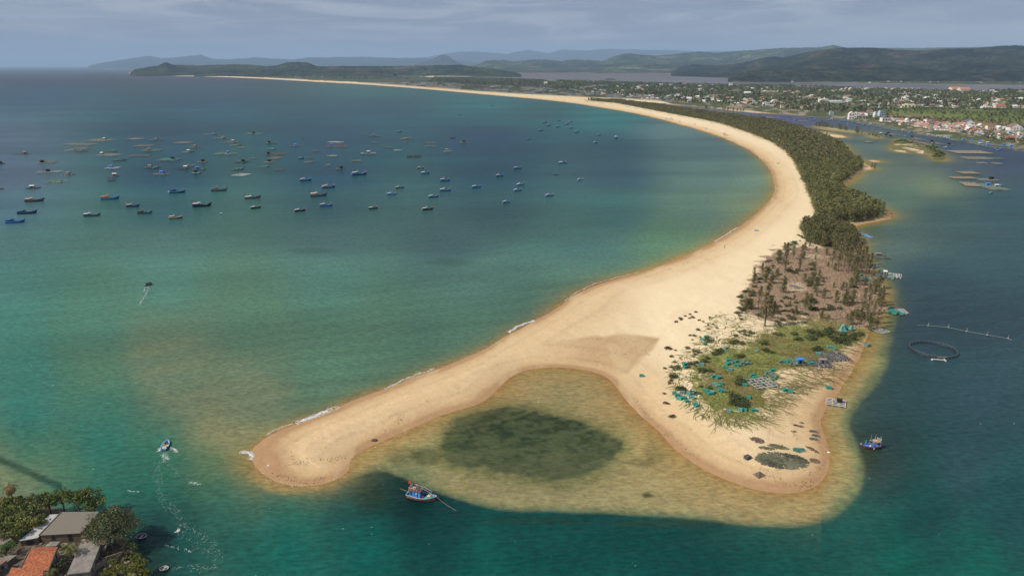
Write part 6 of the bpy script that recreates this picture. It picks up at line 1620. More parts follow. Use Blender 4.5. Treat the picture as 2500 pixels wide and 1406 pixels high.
for i, (a, b) in enumerate(STR2):
    x, y, _ = G(a, b + 2); k = ppm(a, b)
    raft(x, y, 0, rnd.uniform(13, 18) / k, rnd.uniform(2.5, 4) / k / .085 * .8, rnd.uniform(-14, -4), 'grey green raft moored along the left half of the waterfront' if a < 2240 else 'grey green raft moored along the right half of the waterfront', 'rafts along the left half of the waterfront' if a < 2240 else 'rafts along the right half of the waterfront', rnd.choice(['tanp', 'greyp', 'greyp', 'bamboo']), 'gfloat', rnd.choice([None, 'hutb', None, 'hutw']), (0, 0), rnd.choice(['gnet', 'tnet3']), .5, sp=3.4, pw=.36, hs=(3.4, 3, 2.3), fd=.8)
for i, (a, b) in enumerate([(1590,252),(1620,254),(1650,262),(1665,259.5),(1700,266),(1730,270),(1760,274),(1790,279),(1825,283),(1850,287),(1880,288),(1905,291),(1935,291.5),(1960,296),(1905,283),(1860,280),(1800,276),(1960,289),(1700,262),(1560,249),(1530,246)]):
    x, y, _ = G(a, b); k = ppm(a, b)
    raft(x, y, 0, rnd.uniform(12, 20) / k, 1.6 / k / .06, rnd.uniform(-12, 0), 'low grey raft in the narrow far part of the channel', 'rafts in the far channel', rnd.choice(['greyp', 'tanp']), 'gfloat', None, (0, 0), None, sp=4.5, pw=.5, fd=.9)
# rafts beside and on the sand point
def near_raft(px, py, W, D, ang, lab, **k):
    x, y, _ = G(px, py); z = float(ground_zs([x], [y])[0])
    return raft(x, y, max(z, 0) + .05, W, D, ang, lab, **k)
near_raft(2143, 627, 13.5, 11, -8, 'dark lattice raft with a grey roof, uppermost raft on the lagoon side of the spit', pole='greyp', fl='dfloat', hut='hutg', hpos=(.1, .5), sp=1.8, pw=.16, hs=(3, 2.4, 1.2))
near_raft(2158, 676, 10, 10, -24, 'lattice raft with blue tarpaulin and a pale frame hut beside the tall thin trees', pole='greyp', fl='gfloat', hut='hutw', hpos=(.1, .4), net='tnet2', netf=.12, sp=1.8, pw=.16, hs=(1.8, 1.5, 2.4))
near_raft(2185, 674, 7, 8, -26, 'pale lattice raft heaped with floats, outermost of the lagoon side rafts', pole='whitep', fl='wfloat', sp=1.8, pw=.14)
near_raft(2187, 761, 9.6, 6.4, -8, 'raft of white poles loaded with turquoise cages off the straggly trees', pole='whitep', fl='gfloat', nx=4, ny=4, pw=.2)
near_raft(2148, 809, 5.6, 6.6, 26, 'raft of bleached parallel poles pulled onto the lagoon shore', pole='whitep', fl='gfloat', nx=2, ny=5, pw=.17)
near_raft(2040, 985, 6.6, 5.4, -24, 'small square raft with a dark hut afloat beside the point', pole='whitep', fl='bfloat', hut='hutd', hpos=(.35, .2), nx=3, ny=4, pw=.15, hs=(1.6, 1.4, 1.2))
near_raft(1858, 946, 9.0, 7.8, 16, 'pole raft with dark blue floats lying on sand amid the grass', pole='whitep', fl='bfloat', nx=5, ny=4, pw=.18)
near_raft(2032, 875, 11.5, 9.0, 10, 'large beached grid of blue floats on the upper right of the grass', pole='greyp', fl='bfloat', nx=6, ny=6, pw=.15)
near_raft(2000, 893, 9.0, 6.2, -6, 'beached dark frame with grey boxed hut beside the grid of blue floats', pole='greyp', fl='bfloat', hut='hutg', hpos=(.25, .1), nx=5, ny=4, pw=.15, hs=(2.4, 1.6, 1.5))
near_raft(1944, 896, 8.0, 3.8, 8, 'narrow beached frame under a bright blue tarpaulin box', pole='greyp', fl='dfloat', hut='hutb', hpos=(.3, .1), nx=4, ny=2, pw=.14, hs=(2.4, 1.8, 1.6))
for i, (a, b) in enumerate(((2078,563.5),(2088,566),(2096,568.5),(2103,571.5))): near_raft(a, b, 3.4, 4.2, -25, ('first', 'second', 'third', 'last')[i] + ' from the left of the beached blue float frames by the small moored boats', pole='greyp', fl='bfloat', nx=3, ny=4, pw=.2, group='beached blue float frames')
# ------------------------------------------------------------------ lobster cages
def cage_parts(seed, col, w=2.0, d=1.5, h=1.0):
    rr = random.Random(seed); tilt = rr.uniform(-.12, .12)
    b = MB(); b.add([(-w/2, -d/2, 0), (w/2, -d/2, 0), (w/2, d/2, 0), (-w/2, d/2, 0), (-w/2*.94 + tilt, -d/2*.94, h), (w/2*.94 + tilt, -d/2*.94, h), (w/2*.94 + tilt, d/2*.94, h*.97), (-w/2*.94 + tilt, d/2*.94, h*.97), (tilt, 0, h * .86)],
                    [(0, 3, 2, 1), (0, 1, 5, 4), (1, 2, 6, 5), (2, 3, 7, 6), (3, 0, 4, 7), (4, 5, 8), (5, 6, 8), (6, 7, 8), (7, 4, 8)])
    f = MB(); P = [(-w/2, -d/2, 0), (w/2, -d/2, 0), (w/2, d/2, 0), (-w/2, d/2, 0), (-w/2*.94 + tilt, -d/2*.94, h), (w/2*.94 + tilt, -d/2*.94, h), (w/2*.94 + tilt, d/2*.94, h), (-w/2*.94 + tilt, d/2*.94, h)]
    for a, c in ((0,1),(1,2),(2,3),(3,0),(4,5),(5,6),(6,7),(7,4),(0,4),(1,5),(2,6),(3,7)): f.bar(tuple(1.02 * v for v in P[a]), tuple(1.02 * v for v in P[c]), .07)
    m1 = b.mesh('netting'); m1.materials.append(GEAR[col]); m2 = f.mesh('wire_frame'); m2.materials.append(GEAR['tframe' if col != 'greyn' else 'darkp'])
    return m1, m2
CG = {c: [cage_parts(40 + i, c) for i in range(3)] for c in ('tnet', 'tnet2', 'tnet3', 'greyn')}
def cage(px, py, col, lab, group, z=None, s=1.0, tip=False, dz=0.0):
    x, y, _ = G(px, py); z = float(ground_zs([x], [y])[0]) if z is None else z
    o = empty('lobster_cage', (x, y, z + dz), rnd.uniform(-.6, .6)); o.scale = (s, s, s)
    if tip: o.rotation_euler = (rnd.uniform(.9, 1.5), 0, rnd.uniform(-.6, .6)); o.location.z += .5 * s
    tag(o, lab, 'lobster cage', group)
    for nm, me in zip(('netting', 'wire_frame'), rnd.choice(CG[col])):
        c = bpy.data.objects.new(nm, me); COL.objects.link(c); c.parent = o
CLUST = [
 ('upper middle of the grass', [(790,455,'tnet'),(820,480,'tnet3'),(775,500,'tnet'),(880,465,'tnet'),(885,515,'tnet'),(745,545,'tnet'),(805,568,'tnet2'),(950,500,'tnet3'),(990,497,'tnet3'),(1040,482,'tnet3'),(960,460,'tnet3')]),
 ('pair on the brown grass at left', [(600,650,'tnet'),(665,668,'tnet')]),
 ('pile at the left heart of the grass', [(605,745,'tnet2'),(690,738,'tnet'),(660,765,'tnet2'),(690,820,'tnet'),(720,835,'tnet'),(510,830,'tnet'),(565,862,'tnet'),(585,845,'tnet2')]),
 ('long heap at the lower left sand edge', [(130,848,'tnet'),(165,875,'tnet'),(185,915,'tnet2'),(235,908,'tnet'),(280,947,'tnet'),(385,988,'tnet'),(330,850,'tnet3'),(340,905,'tnet2'),(225,843,'tnet3'),(368,840,'tnet2'),(300,860,'tnet2'),(400,1005,'tnet')]),
 ('stack behind the pole raft on sand', [(1080,630,'tnet'),(1110,660,'tnet'),(1320,570,'tnet'),(1300,615,'tnet3'),(1340,640,'tnet3'),(1262,600,'tnet3'),(1220,645,'tnet3'),(1318,672,'tnet3'),(985,750,'tnet'),(1000,695,'tnet3')]),
 ('scatter on bare sand right of the grass', [(1355,742,'tnet3'),(1475,803,'tnet'),(1545,818,'tnet'),(2015,750,'tnet')]),
 ('row at the seaward tip of the grass', [(1030,903,'tnet'),(1095,1060,'tnet'),(930,1057,'tnet2'),(790,1072,'tnet2'),(985,1055,'tnet')]),
 ('group beside the blue tarpaulin box', [(1415,465,'tnet3'),(1485,465,'tnet'),(1530,445,'tnet'),(1790,475,'tnet'),(1600,480,'tnet3')]),
 ('few at the upper left of the grass', [(755,305,'tnet2'),(462,203,'tnet2'),(520,170,'tnet'),(500,257,'tnet')]),
 ('clump in the leftmost shrubs of the grass', [(255,500,'tnet'),(268,535,'tnet'),(460,505,'tnet2')]),
 ('group beside the grid of blue floats', [(2045,275,'tnet'),(2015,268,'tnet2'),(1885,355,'tnet2'),(2090,290,'tnet3')])]
for where, lst in CLUST:
    L = sorted(lst)
    for i, (u, v, c) in enumerate(L):
        cl = {'tnet': 'bright turquoise', 'tnet2': 'pale turquoise', 'tnet3': 'grey green'}[c]
        a, b = c5(u, v)
        o_ = ('leftmost' if i == 0 else 'rightmost' if i == len(L) - 1 else ORD[i] + ' from left')
        cage(a, b, c, '%s cage, %s of the %s' % (cl, o_, where), 'cages of the ' + where, s=rnd.uniform(.72, 1.0), tip=(c == 'tnet3' and rnd.random() < .5))
cage(1566, 924, 'tnet', 'small turquoise cage alone on the sand near the pocket bay', None, s=.8)
cage(1824, 1126, 'greyn', 'dark grey square trap on the bare lower sand', None, s=.95)
RC = sorted([(2177,757),(2174,762),(2170,766),(2186,765),(2192,767),(2200,771),(2181,770)])
for i, (a, b) in enumerate(RC): cage(a, b, 'tnet', 'turquoise cage, %s from the left on the raft of white poles' % ORD[i], 'cages on the white pole raft', z=.75, s=.85)
for i, (a, b, c) in enumerate(((2116,645,'tnet'),(2122,649,'tnet'),(2150,667,'tnet2'),(2160,671,'tnet'),(2108,683,'tnet'),(2118,685,'tnet'),(2125,688,'tnet2'),(2100,676,'tnet3'),(2151,718,'tnet2'),(2117,845,'tnet3'))):
    w_ = ['upper of two turquoise cages under the tall thin trees', 'lower of two turquoise cages under the tall thin trees', 'pale turquoise cage on the raft with the pale frame hut', 'bright turquoise cage on the raft with the pale frame hut', 'left of three turquoise cages on the lagoon edge of the cleared ground', 'middle of three turquoise cages on the lagoon edge of the cleared ground', 'pale right one of three cages on the lagoon edge of the cleared ground', 'grey green cage half hidden by shrubs on the cleared ground', 'small pale cage lying at the water under the straggly casuarinas', 'grey green cage by the bleached pole raft'][i]
    cage(a, b, c, w_, None, s=1.1, z=.6 if i in (2, 3) else None)
# net tents in the thicket
for (a, b, s), lb in zip(((2058,808,1.5),(2056,815,1.6),(2066,807,1.1),(2078,809,1.2)), ('tallest pale turquoise net tent in the dark thicket', 'front striped net tent in the dark thicket', 'small net tent behind the striped one', 'rightmost low net tent of the thicket')):
    x, y, _ = G(a, b); z = float(ground_zs([x], [y])[0]); o = empty('net_tent', (x, y, z + .6), rnd.uniform(0, 1)); tag(o, lb, 'net tent', 'net tents in the thicket')
    m = MB(); m.add([(-1*s, -.8*s, 0), (1*s, -.8*s, 0), (1.1*s, .8*s, 0), (-1*s, .8*s, 0), (-.5*s, -.2*s, 1.5*s), (.5*s, 0, 1.4*s), (.1*s, .5*s, 1.2*s)], [(0, 1, 5, 4), (1, 2, 5), (2, 6, 5), (2, 3, 6), (3, 4, 6), (4, 5, 6), (3, 0, 4), (0, 3, 2, 1)]); m.build('net_cloth', GEAR['tnet2'], o)
    MB().bar((-.5*s, -.2*s, 0), (-.5*s, -.2*s, 1.7*s), .08).build('tent_pole', PAL['pole'], o)
# blue tarpaulin lump by the lattice raft and blue crate in grass
def lump(px, py, r, h, mtl, name, cat, lab, z=None, seed=1):
    x, y, _ = G(px, py); z = float(ground_zs([x], [y])[0]) if z is None else z
    rr = random.Random(seed); n = 10; vs, fs = [], []
    for j, (q, zz) in enumerate(((1, 0), (.85, .55), (.5, .9), (.02, 1))):
        for k in range(n):
            e = 1 + rr.uniform(-.18, .18); vs.append((cos(2 * pi * k / n) * r * q * e, sin(2 * pi * k / n) * r * q * e * .75, zz * h * (1 + rr.uniform(-.1, .1))))
    for j in range(3):
        for k in range(n): fs.append((j * n + k, j * n + (k + 1) % n, (j + 1) * n + (k + 1) % n, (j + 1) * n + k))
    o = MB().add(vs, fs).build(name, mtl); o.location = (x, y, z); tag(o, lab, cat); return o
lump(2135, 655, 1.5, 1.2, GEAR['hutb'], 'tarpaulin', 'tarpaulin', 'crumpled bright blue tarpaulin at the shore end of the lattice raft', .8)
lump(1847, 866, 1.2, .7, GEAR['tnet3'], 'net_heap', 'net heap', 'small bluish net heap in the upper middle of the grass')
# ------------------------------------------------------------------ nets drying on the sand
def net_pile(px, py, a, b, ang, mtl, n, L, lab, radial=False, seed=0, spike=.5):
    x, y, _ = G(px, py); rr = random.Random(seed + int(px)); m = MB()
    P = []
    for i in range(n):
        t = rr.random() * 2 * pi; r = sqrt(rr.random())
        P.append((a * r * cos(t), b * r * sin(t), t, r))
    ca, sa = cos(radians(ang)), sin(radians(ang))
    gx = [x + p[0] * ca - p[1] * sa for p in P]; gy = [y + p[0] * sa + p[1] * ca for p in P]
    zz = ground_zs(gx, gy)
    for (u, v, t, r), X, Y, Z in zip(P, gx, gy, zz):
        th = (atan2(v, u) if radial and r > .45 else rr.gauss(-.9, .5)) + radians(ang)
        l = L * rr.uniform(.6, 1.3); w = l * rr.uniform(.14, .26); h = .22 + .35 * (1 - r) * rr.random()
        dx, dy = cos(th), sin(th); X -= x; Y -= y
        m.add([(X - dx * l / 2, Y - dy * l / 2, Z), (X - dy * w, Y + dx * w, Z), (X + dx * l / 2, Y + dy * l / 2, Z), (X + dy * w, Y - dx * w, Z), (X - dx * l * .25, Y - dy * l * .25, Z + h), (X + dx * l * .25, Y + dy * l * .25, Z + h * .8)],
              [(0, 3, 4), (3, 2, 5), (3, 5, 4), (2, 1, 5), (1, 0, 4), (1, 4, 5), (0, 1, 2, 3)])
    o = m.build('fishing_net', mtl); o.location = (x, y, 0); tag(o, lab, 'fishing net', 'nets drying on the sand'); return o
net_pile(1909, 1130, 8.2, 4.6, 0, GEAR['olive'], 900, 1.5, 'great flattened olive grey heap of nets spread on the lower sand', True)
net_pile(1899, 1098, 3.2, 1.3, -12, GEAR['olive'], 120, 1.3, 'olive strip of net just above the great heap')
net_pile(1870, 1103, 2.6, .9, -8, GEAR['olive'], 50, 1.2, 'thin ragged net at the upper left corner of the great heap')
net_pile(1848, 1084, 2.3, 1.7, -35, GEAR['brownn'], 130, 1.2, 'brown net heap uppermost left of the great heap')
net_pile(1950, 1103, 2.0, 1.3, 10, GEAR['tealn'], 110, 1.3, 'fan shaped teal net right above the great heap', True)
net_pile(1989, 1127, 1.5, 1.5, 0, GEAR['brownn'], 120, .8, 'round brown net heap right of the great heap')
net_pile(1983, 1100, 2.4, .7, -58, GEAR['brownn'], 60, .8, 'thin brown streak of net by the waterline')
for i, (a, b) in enumerate(((1986,1055),(1991.5,1065),(1986.5,1074))): net_pile(a, b, 1.5, .75, -6, GEAR['greyn'], 70, .9, ('uppermost', 'middle', 'lowest')[i] + ' of three oblong dark grey nets laid out near the shore')
net_pile(1953, 1044.5, 1.2, .7, 0, GEAR['brownn'], 40, .7, 'low brown heap of net beside the black and white one')
net_pile(1942, 1042.5, .9, .45, 0, GEAR['hutd'], 25, .6, 'small black heap of net with white bits')
net_pile(1957.5, 1035.5, .8, .45, 0, GEAR['brownn'], 25, .6, 'topmost small brown net on the lower sand')
net_pile(1938, 1058.5, .9, .5, 0, GEAR['brownn'], 25, .6, 'small oval brown net below the black and white heap')
# pyramid net tent with pole
x, y, _ = G(1853, 1163); z = float(ground_zs([x], [y])[0]); o = empty('net_tent', (x, y, z), .5); tag(o, 'low grey pyramid net with a tall thin pole by the lower waterline', 'net tent')
MB().add([(-1.6, -1.3, 0), (1.6, -1.3, 0), (1.6, 1.3, 0), (-1.6, 1.3, 0), (0, 0, 1.3)], [(0, 1, 4), (1, 2, 4), (2, 3, 4), (3, 0, 4), (0, 3, 2, 1)]).build('net_cloth', GEAR['brownn'], o)
MB().taper([(0, 0, .5), (0, 0, 3.2)], [.06, .04], 5).build('tent_pole', PAL['pole'], o)
# ring cage and its small float
x, y, _ = G(2278, 855); o = empty('ring_cage', (x, y, 0)); tag(o, 'large round black floating fish pen ring on the right lagoon', 'fish pen')
R_ = 9.7
for nm, r_, h_ in (('outer_ring', R_, .12), ('inner_ring', R_ - .75, .12), ('handrail', R_ - .35, 1.05)):
    m = MB(); m.torus((0, 0, h_), r_, .2 if nm != 'handrail' else .07, 64, 6); m.build(nm, PAL['tyre'] if nm != 'handrail' else PAL['grey'], o)
for i in range(30):
    a = 2 * pi * i / 30; m = MB(); m.bar((cos(a) * (R_ - .75), sin(a) * (R_ - .75), .2), (cos(a) * R_, sin(a) * R_, .2), .14); m.bar((cos(a) * (R_ - .35), sin(a) * (R_ - .35), .2), (cos(a) * (R_ - .35), sin(a) * (R_ - .35), 1.05), .1); m.build('bracket', PAL['grey'], o)
m = MB(); m.box(-3.2, .8, -R_ * 1.0 + .6, -R_ + .95, .35, .42); m.build('walkway', PAL['pole'], o)
x, y, _ = G(2292, 880); o = empty('float_raft', (x, y, 0), radians(-12)); tag(o, 'small white float frame tied under the round fish pen', 'float frame')
MB().box(-2.9, 2.9, -.12, .12, .25, .4).box(-2.6, 2.8, .6, .82, .25, .4).box(2.3, 2.6, -.3, 1.6, .3, .5).build('pole_frame', GEAR['whitep'], o)
for a in (-2.7, 2.5):
    MB().bar((a, -.5, .1), (a, .5, .1), .55, n=8).build('float', GEAR['wfloat'], o)
# line of floats with marker posts
PT = [(2240,793.5),(2266,794.5),(2315,799),(2360,808.5),(2410,817.5),(2461,826),(2469,830)]
P3 = [Vector(G(a, b, .12)) for a, b in PT]; x0, y0 = P3[2].x, P3[2].y
o = empty('float_line', (x0, y0, 0)); tag(o, 'thin pale rope line with marker posts across the right lagoon', 'float line')
off = Vector((x0, y0, 0))
MB().taper([p - off for p in P3], [.04] * 7, 4).build('rope', GEAR['whitep'], o)
for p in P3[1:6]:
    q = p - off; MB().bar(q, q + Vector((.15, 0, 1.5)), .1).bar(q + Vector((-.5, -.3, 0)), q + Vector((.1, 0, .9)), .07).build('marker_post', PAL['pole'], o)
    MB().bar(q + Vector((-.3, 0, 0)), q + Vector((.3, 0, 0)), .35, n=6).build('float', GEAR['wfloat'], o)
# odds and ends
def small(px, py, lab, cat, name, mtl, bxs, z=None):
    x, y, _ = G(px, py); z = float(ground_zs([x], [y])[0]) if z is None else z
    m = MB()
    for b in bxs: m.box(*b)
    o = m.build(name, mtl); o.location = (x, y, z); o.rotation_euler = (0, 0, .5); tag(o, lab, cat); return o
small(1942, 708, 'dark grey concrete slab lying on a sandy clearing in the brown ground', 'slab', 'concrete_slab', mat('slab_concrete', (0.16, 0.145, 0.13), .9, .2, 1), [(-2.2, 2.2, -3.6, 3.6, 0, .16), (-1.9, 1.9, -3.3, 3.3, .163, .2)])
lump(2023, 1104, .55, .25, PAL['white'], 'plastic_bag', 'bag', 'white plastic bag washed up at the waterline of the point', 0.02)
lump(914, 1076, 1.1, .5, GEAR['darkp'], 'driftwood', 'driftwood', 'dark clump of driftwood on the arm of the spit')
lump(656, 1138, .4, .3, PAL['white'], 'plastic_bag', 'bag', 'white scrap lying on the tip of the spit')
small(1706, 812 + 163, 'white fish box lying by the lower left cages', 'box', 'fish_box', PAL['white'], [(-.4, .4, -.3, .3, 0, .3), (-.45, .45, -.35, .35, .3, .34)]) 
m = MB(); m.taper([(-2.6, 1.0, .5), (2.6, -1.0, .35)], [.09, .09], 6); x, y, _ = G(1785, 1014); o = m.build('white_pole', GEAR['wfloat']); o.location = (x, y, float(ground_zs([x], [y])[0])); tag(o, 'long white pole lying across the tip of the grass', 'pole')
# ------------------------------------------------------------------ foam, whitecaps, wakes
FOAM = mat('foam_white', (0.72, 0.74, 0.72), .9, .1, 2)
def foam(name, paths, seed, z=.05):
    rng = random.Random(seed); V, F = [], []
    for pts, wm, dens, sz in paths:
        for i in range(len(pts) - 1):
            x0, y0, _ = G(*pts[i]); x1, y1, _ = G(*pts[i + 1]); L = math.hypot(x1 - x0, y1 - y0); n = max(1, int(L * dens))
            nx_, ny_ = -(y1 - y0) / L, (x1 - x0) / L
            for k in range(n):
                t = rng.random(); o_ = rng.gauss(0, wm / 2.2); ox = sin((t * L + i * 9) * .7) * wm * .35
                cx, cy = x0 + (x1 - x0) * t + nx_ * (o_ + ox), y0 + (y1 - y0) * t + ny_ * (o_ + ox)
                a = rng.random() * 6.28 if rng.random() < .5 else atan2(y1 - y0, x1 - x0) + rng.gauss(0, .3)
                l, w = sz * rng.uniform(.5, 1.5), sz * rng.uniform(.15, .45)
                b = len(V); zz = z + rng.uniform(0, .05)
                for (u, v) in ((-l, 0), (0, -w), (l, w * .3), (l * .2, w)): V.append((cx + u * cos(a) - v * sin(a), cy + u * sin(a) + v * cos(a), zz))
                F.append((b, b + 1, b + 2, b + 3))
    o = link_mesh(name, np_mesh(name, V, F), FOAM); tag(o, kind='stuff')
SH = [(BAY[i], BAY[i + 1]) for i in range(len(BAY) - 1)]
fp = []
off_ = lambda p, d: (p[0] - d * .5, p[1] - d)
fp.append(([off_(p, 2) for p in BAY[3:30]], .7, 2.4, .16))
fp.append(([off_(p, 1.5) for p in BAY[28:60]], .8, .9, .3))
fp.append(([(652,1062),(668,1051),(685,1044),(715,1034)], .25, 12, .2))
fp.append(([(722,1033),(745,1026),(770,1018),(800,1003),(830,994)], 2.2, 22, .26)); fp.append(([(735,1029),(770,1016),(800,1002)], 1.0, 30, .3))
fp.append(([(655,1072),(675,1072),(682,1080),(660,1095),(630,1108)], .25, 7, .16))
fp.append(([(585,1104),(600,1103),(612,1108),(616,1116),(608,1122)], 1.0, 60, .16)); fp.append(([(590,1106),(606,1105),(613,1114)], .5, 55, .2))
fp.append(([(1243,812),(1258,800),(1275,793),(1305,782)], .9, 28, .3)); fp.append(([(940,950),(975,932),(1010,917),(1060,900)], .8, 9, .3))
fp.append(([(1380,735),(1410,712),(1450,693),(1500,679),(1560,665)], .6, 5, .3)); fp.append(([(1745,590),(1765,578),(1785,565),(1800,556)], .6, 10, .35))
fp.append(([(625,1150),(660,1172),(720,1186),(780,1186),(830,1165)], .9, 2.0, .2)); fp.append(([(860,1118),(900,1100),(960,1074),(990,1055)], .5, 1.5, .18))
foam('shore_foam', fp, 3)
WK = [(402,1103),(398,1125),(385,1142),(380,1158),(386,1175),(388,1200),(402,1225),(422,1243),(434,1262),(436,1280),(452,1292),(480,1300),(510,1322),(522,1345),(528,1368)]
foam('boat_wake', [(WK, 1.7, 6.5, .11), ([(403,1102),(401,1112),(396,1130)], 1.6, 14, .11), ([(404,1104),(414,1140),(440,1160),(470,1180),(490,1184)], .9, 3.5, .11), ([(390,1094),(386,1102)], .5, 16, .26), ([(412,1094),(424,1096),(430,1104)], .6, 13, .26), ([(395,1110),(404,1118),(412,1122)], 1.0, 12, .22),
 ([(420,1390),(450,1385),(500,1390),(530,1385)], 1.2, 7, .12), ([(310,1198),(340,1202)], .3, 5, .22), ([(440,1275),(455,1310),(480,1340),(520,1350)], 2.0, 5, .11), ([(405,1330),(430,1340),(470,1345)], .8, 3, .2), ([(460,1178),(490,1182)], .5, 8, .22), ([(430,1300),(440,1292)], .6, 14, .3),
 ([(360,700),(362,706),(358,716),(350,728),(340,745)], .5, 3.5, .28), ([(356,700),(352,704),(353,712)], .5, 5, .25)], 4)
def whitecaps():
    rng = random.Random(9); V, F = [], []
    k = 0
    while k < 80:
        px, py = rng.uniform(-100, 2600), 260 + 1150 * rng.random() ** .75
        x, y, _ = G(px, py)
        if float(land_distance(np.array([x]), np.array([y]))[0]) > -6: k += 1; continue
        k += 1
        s = rng.uniform(.08, .2) * (1 + y / 700); b = len(V)
        for (u, v) in ((-s * 1.5, 0), (0, -s * .35), (s * 1.3, .1 * s), (0, s * .4)): V.append((x + u, y + v, .1))
        F.append((b, b + 1, b + 2, b + 3))
    tag(link_mesh('whitecaps', np_mesh('whitecaps', V, F), FOAM), kind='stuff')
whitecaps()
# rocks off the headland
RK = mat('dark_rock', (0.05, 0.045, 0.04), .9, .3, .05)
for i, (a, b, w) in enumerate(((214,180.5,5),(225,180,4),(243,180.4,5),(262,183.3,6),(272,184,5),(284,184.4,5),(296,184.2,8),(306,184,6),(222,184,5),(235,184.5,4),(256,181,4),(2010/1.0*0+316,184.6,5))):
    x, y, _ = G(a, b); s = w / ppm(a, b) / 2; rr = random.Random(i); vs, fs = [], []
    for j, (q, zz) in enumerate(((1, -1), (.9, 2), (.5, 5), (.05, 6.5))):
        for k in range(8): e = 1 + rr.uniform(-.3, .3); vs.append((cos(k * pi / 4) * s * q * e, sin(k * pi / 4) * s * q * e, zz * (1 + rr.uniform(-.2, .2))))
    for j in range(3):
        for k in range(8): fs.append((j * 8 + k, j * 8 + (k + 1) % 8, (j + 1) * 8 + (k + 1) % 8, (j + 1) * 8 + k))
    o = MB().add(vs, fs).build('sea_rock', RK); o.location = (x, y, 0); tag(o, 'low dark rock awash off the tip of the far headland', 'rock', 'rocks off the far headland')
# islets in the far lagoon
for a, b, w, h in ((1378,175.5,16,2.6),(1313,185,5,1), (1490,195,14,2.2)):
    x, y, _ = G(a, b); s = w / ppm(a, b); H = h / ppm(a, b)
    n = 16; vs, fs = [], []
    rr = random.Random(int(a))
    for j, (q, zz) in enumerate(((1, -.1), (.85, .45), (.5, .9), (.05, 1))):
        for k in range(n): e = 1 + rr.uniform(-.15, .15); vs.append((cos(2*pi*k/n) * s * q * e, sin(2*pi*k/n) * s * q * e * 1.5, zz * H * (1 + rr.uniform(-.12, .12))))
    for j in range(3):
        for k in range(n): fs.append((j * n + k, j * n + (k + 1) % n, (j + 1) * n + (k + 1) % n, (j + 1) * n + k))
    o = MB().add(vs, fs).build('hills', H_NEAR); o.location = (x, y, 0); tag(o, kind='structure')
# ------------------------------------------------------------------ far village houses
HM = dict(
 white=mat('white_render', (0.70, 0.68, 0.63), .9, .12, .5), cream=mat('cream_render', (0.60, 0.52, 0.36), .9, .12, .5), greyw=mat('grey_render', (0.34, 0.32, 0.29), .9, .2, .5), pblue=mat('pale_blue_render', (0.36, 0.48, 0.54), .9, .1, .5), yel=mat('yellow_render', (0.70, 0.62, 0.40), .9, .1, .5), teal=mat('sea_green_render', (0.20, 0.38, 0.34), .9, .1, .5), lilac=mat('lilac_render', (0.34, 0.30, 0.42), .9, .1, .5),
 orange=mat('orange_tile', (0.40, 0.20, 0.13), .9, .2, .6), red=mat('red_roof', (0.33, 0.12, 0.09), .9, .2, .6), brownr=mat('brown_tile', (0.20, 0.13, 0.10), .9, .2, .6), greyr=mat('grey_roof_sheet', (0.30, 0.29, 0.28), .8, .2, .6), whiter=mat('white_roof_sheet', (0.62, 0.61, 0.58), .7, .15, .6), purple=mat('slate_purple_tile', (0.13, 0.10, 0.13), .9, .2, .6), greenr=mat('green_roof_sheet', (0.10, 0.36, 0.27), .8, .2, .6), win=mat('window_dark', (0.03, 0.035, 0.04), .3, .1, 1), rustr=mat('rusty_sheet', (0.24, 0.15, 0.11), .9, .3, .6))
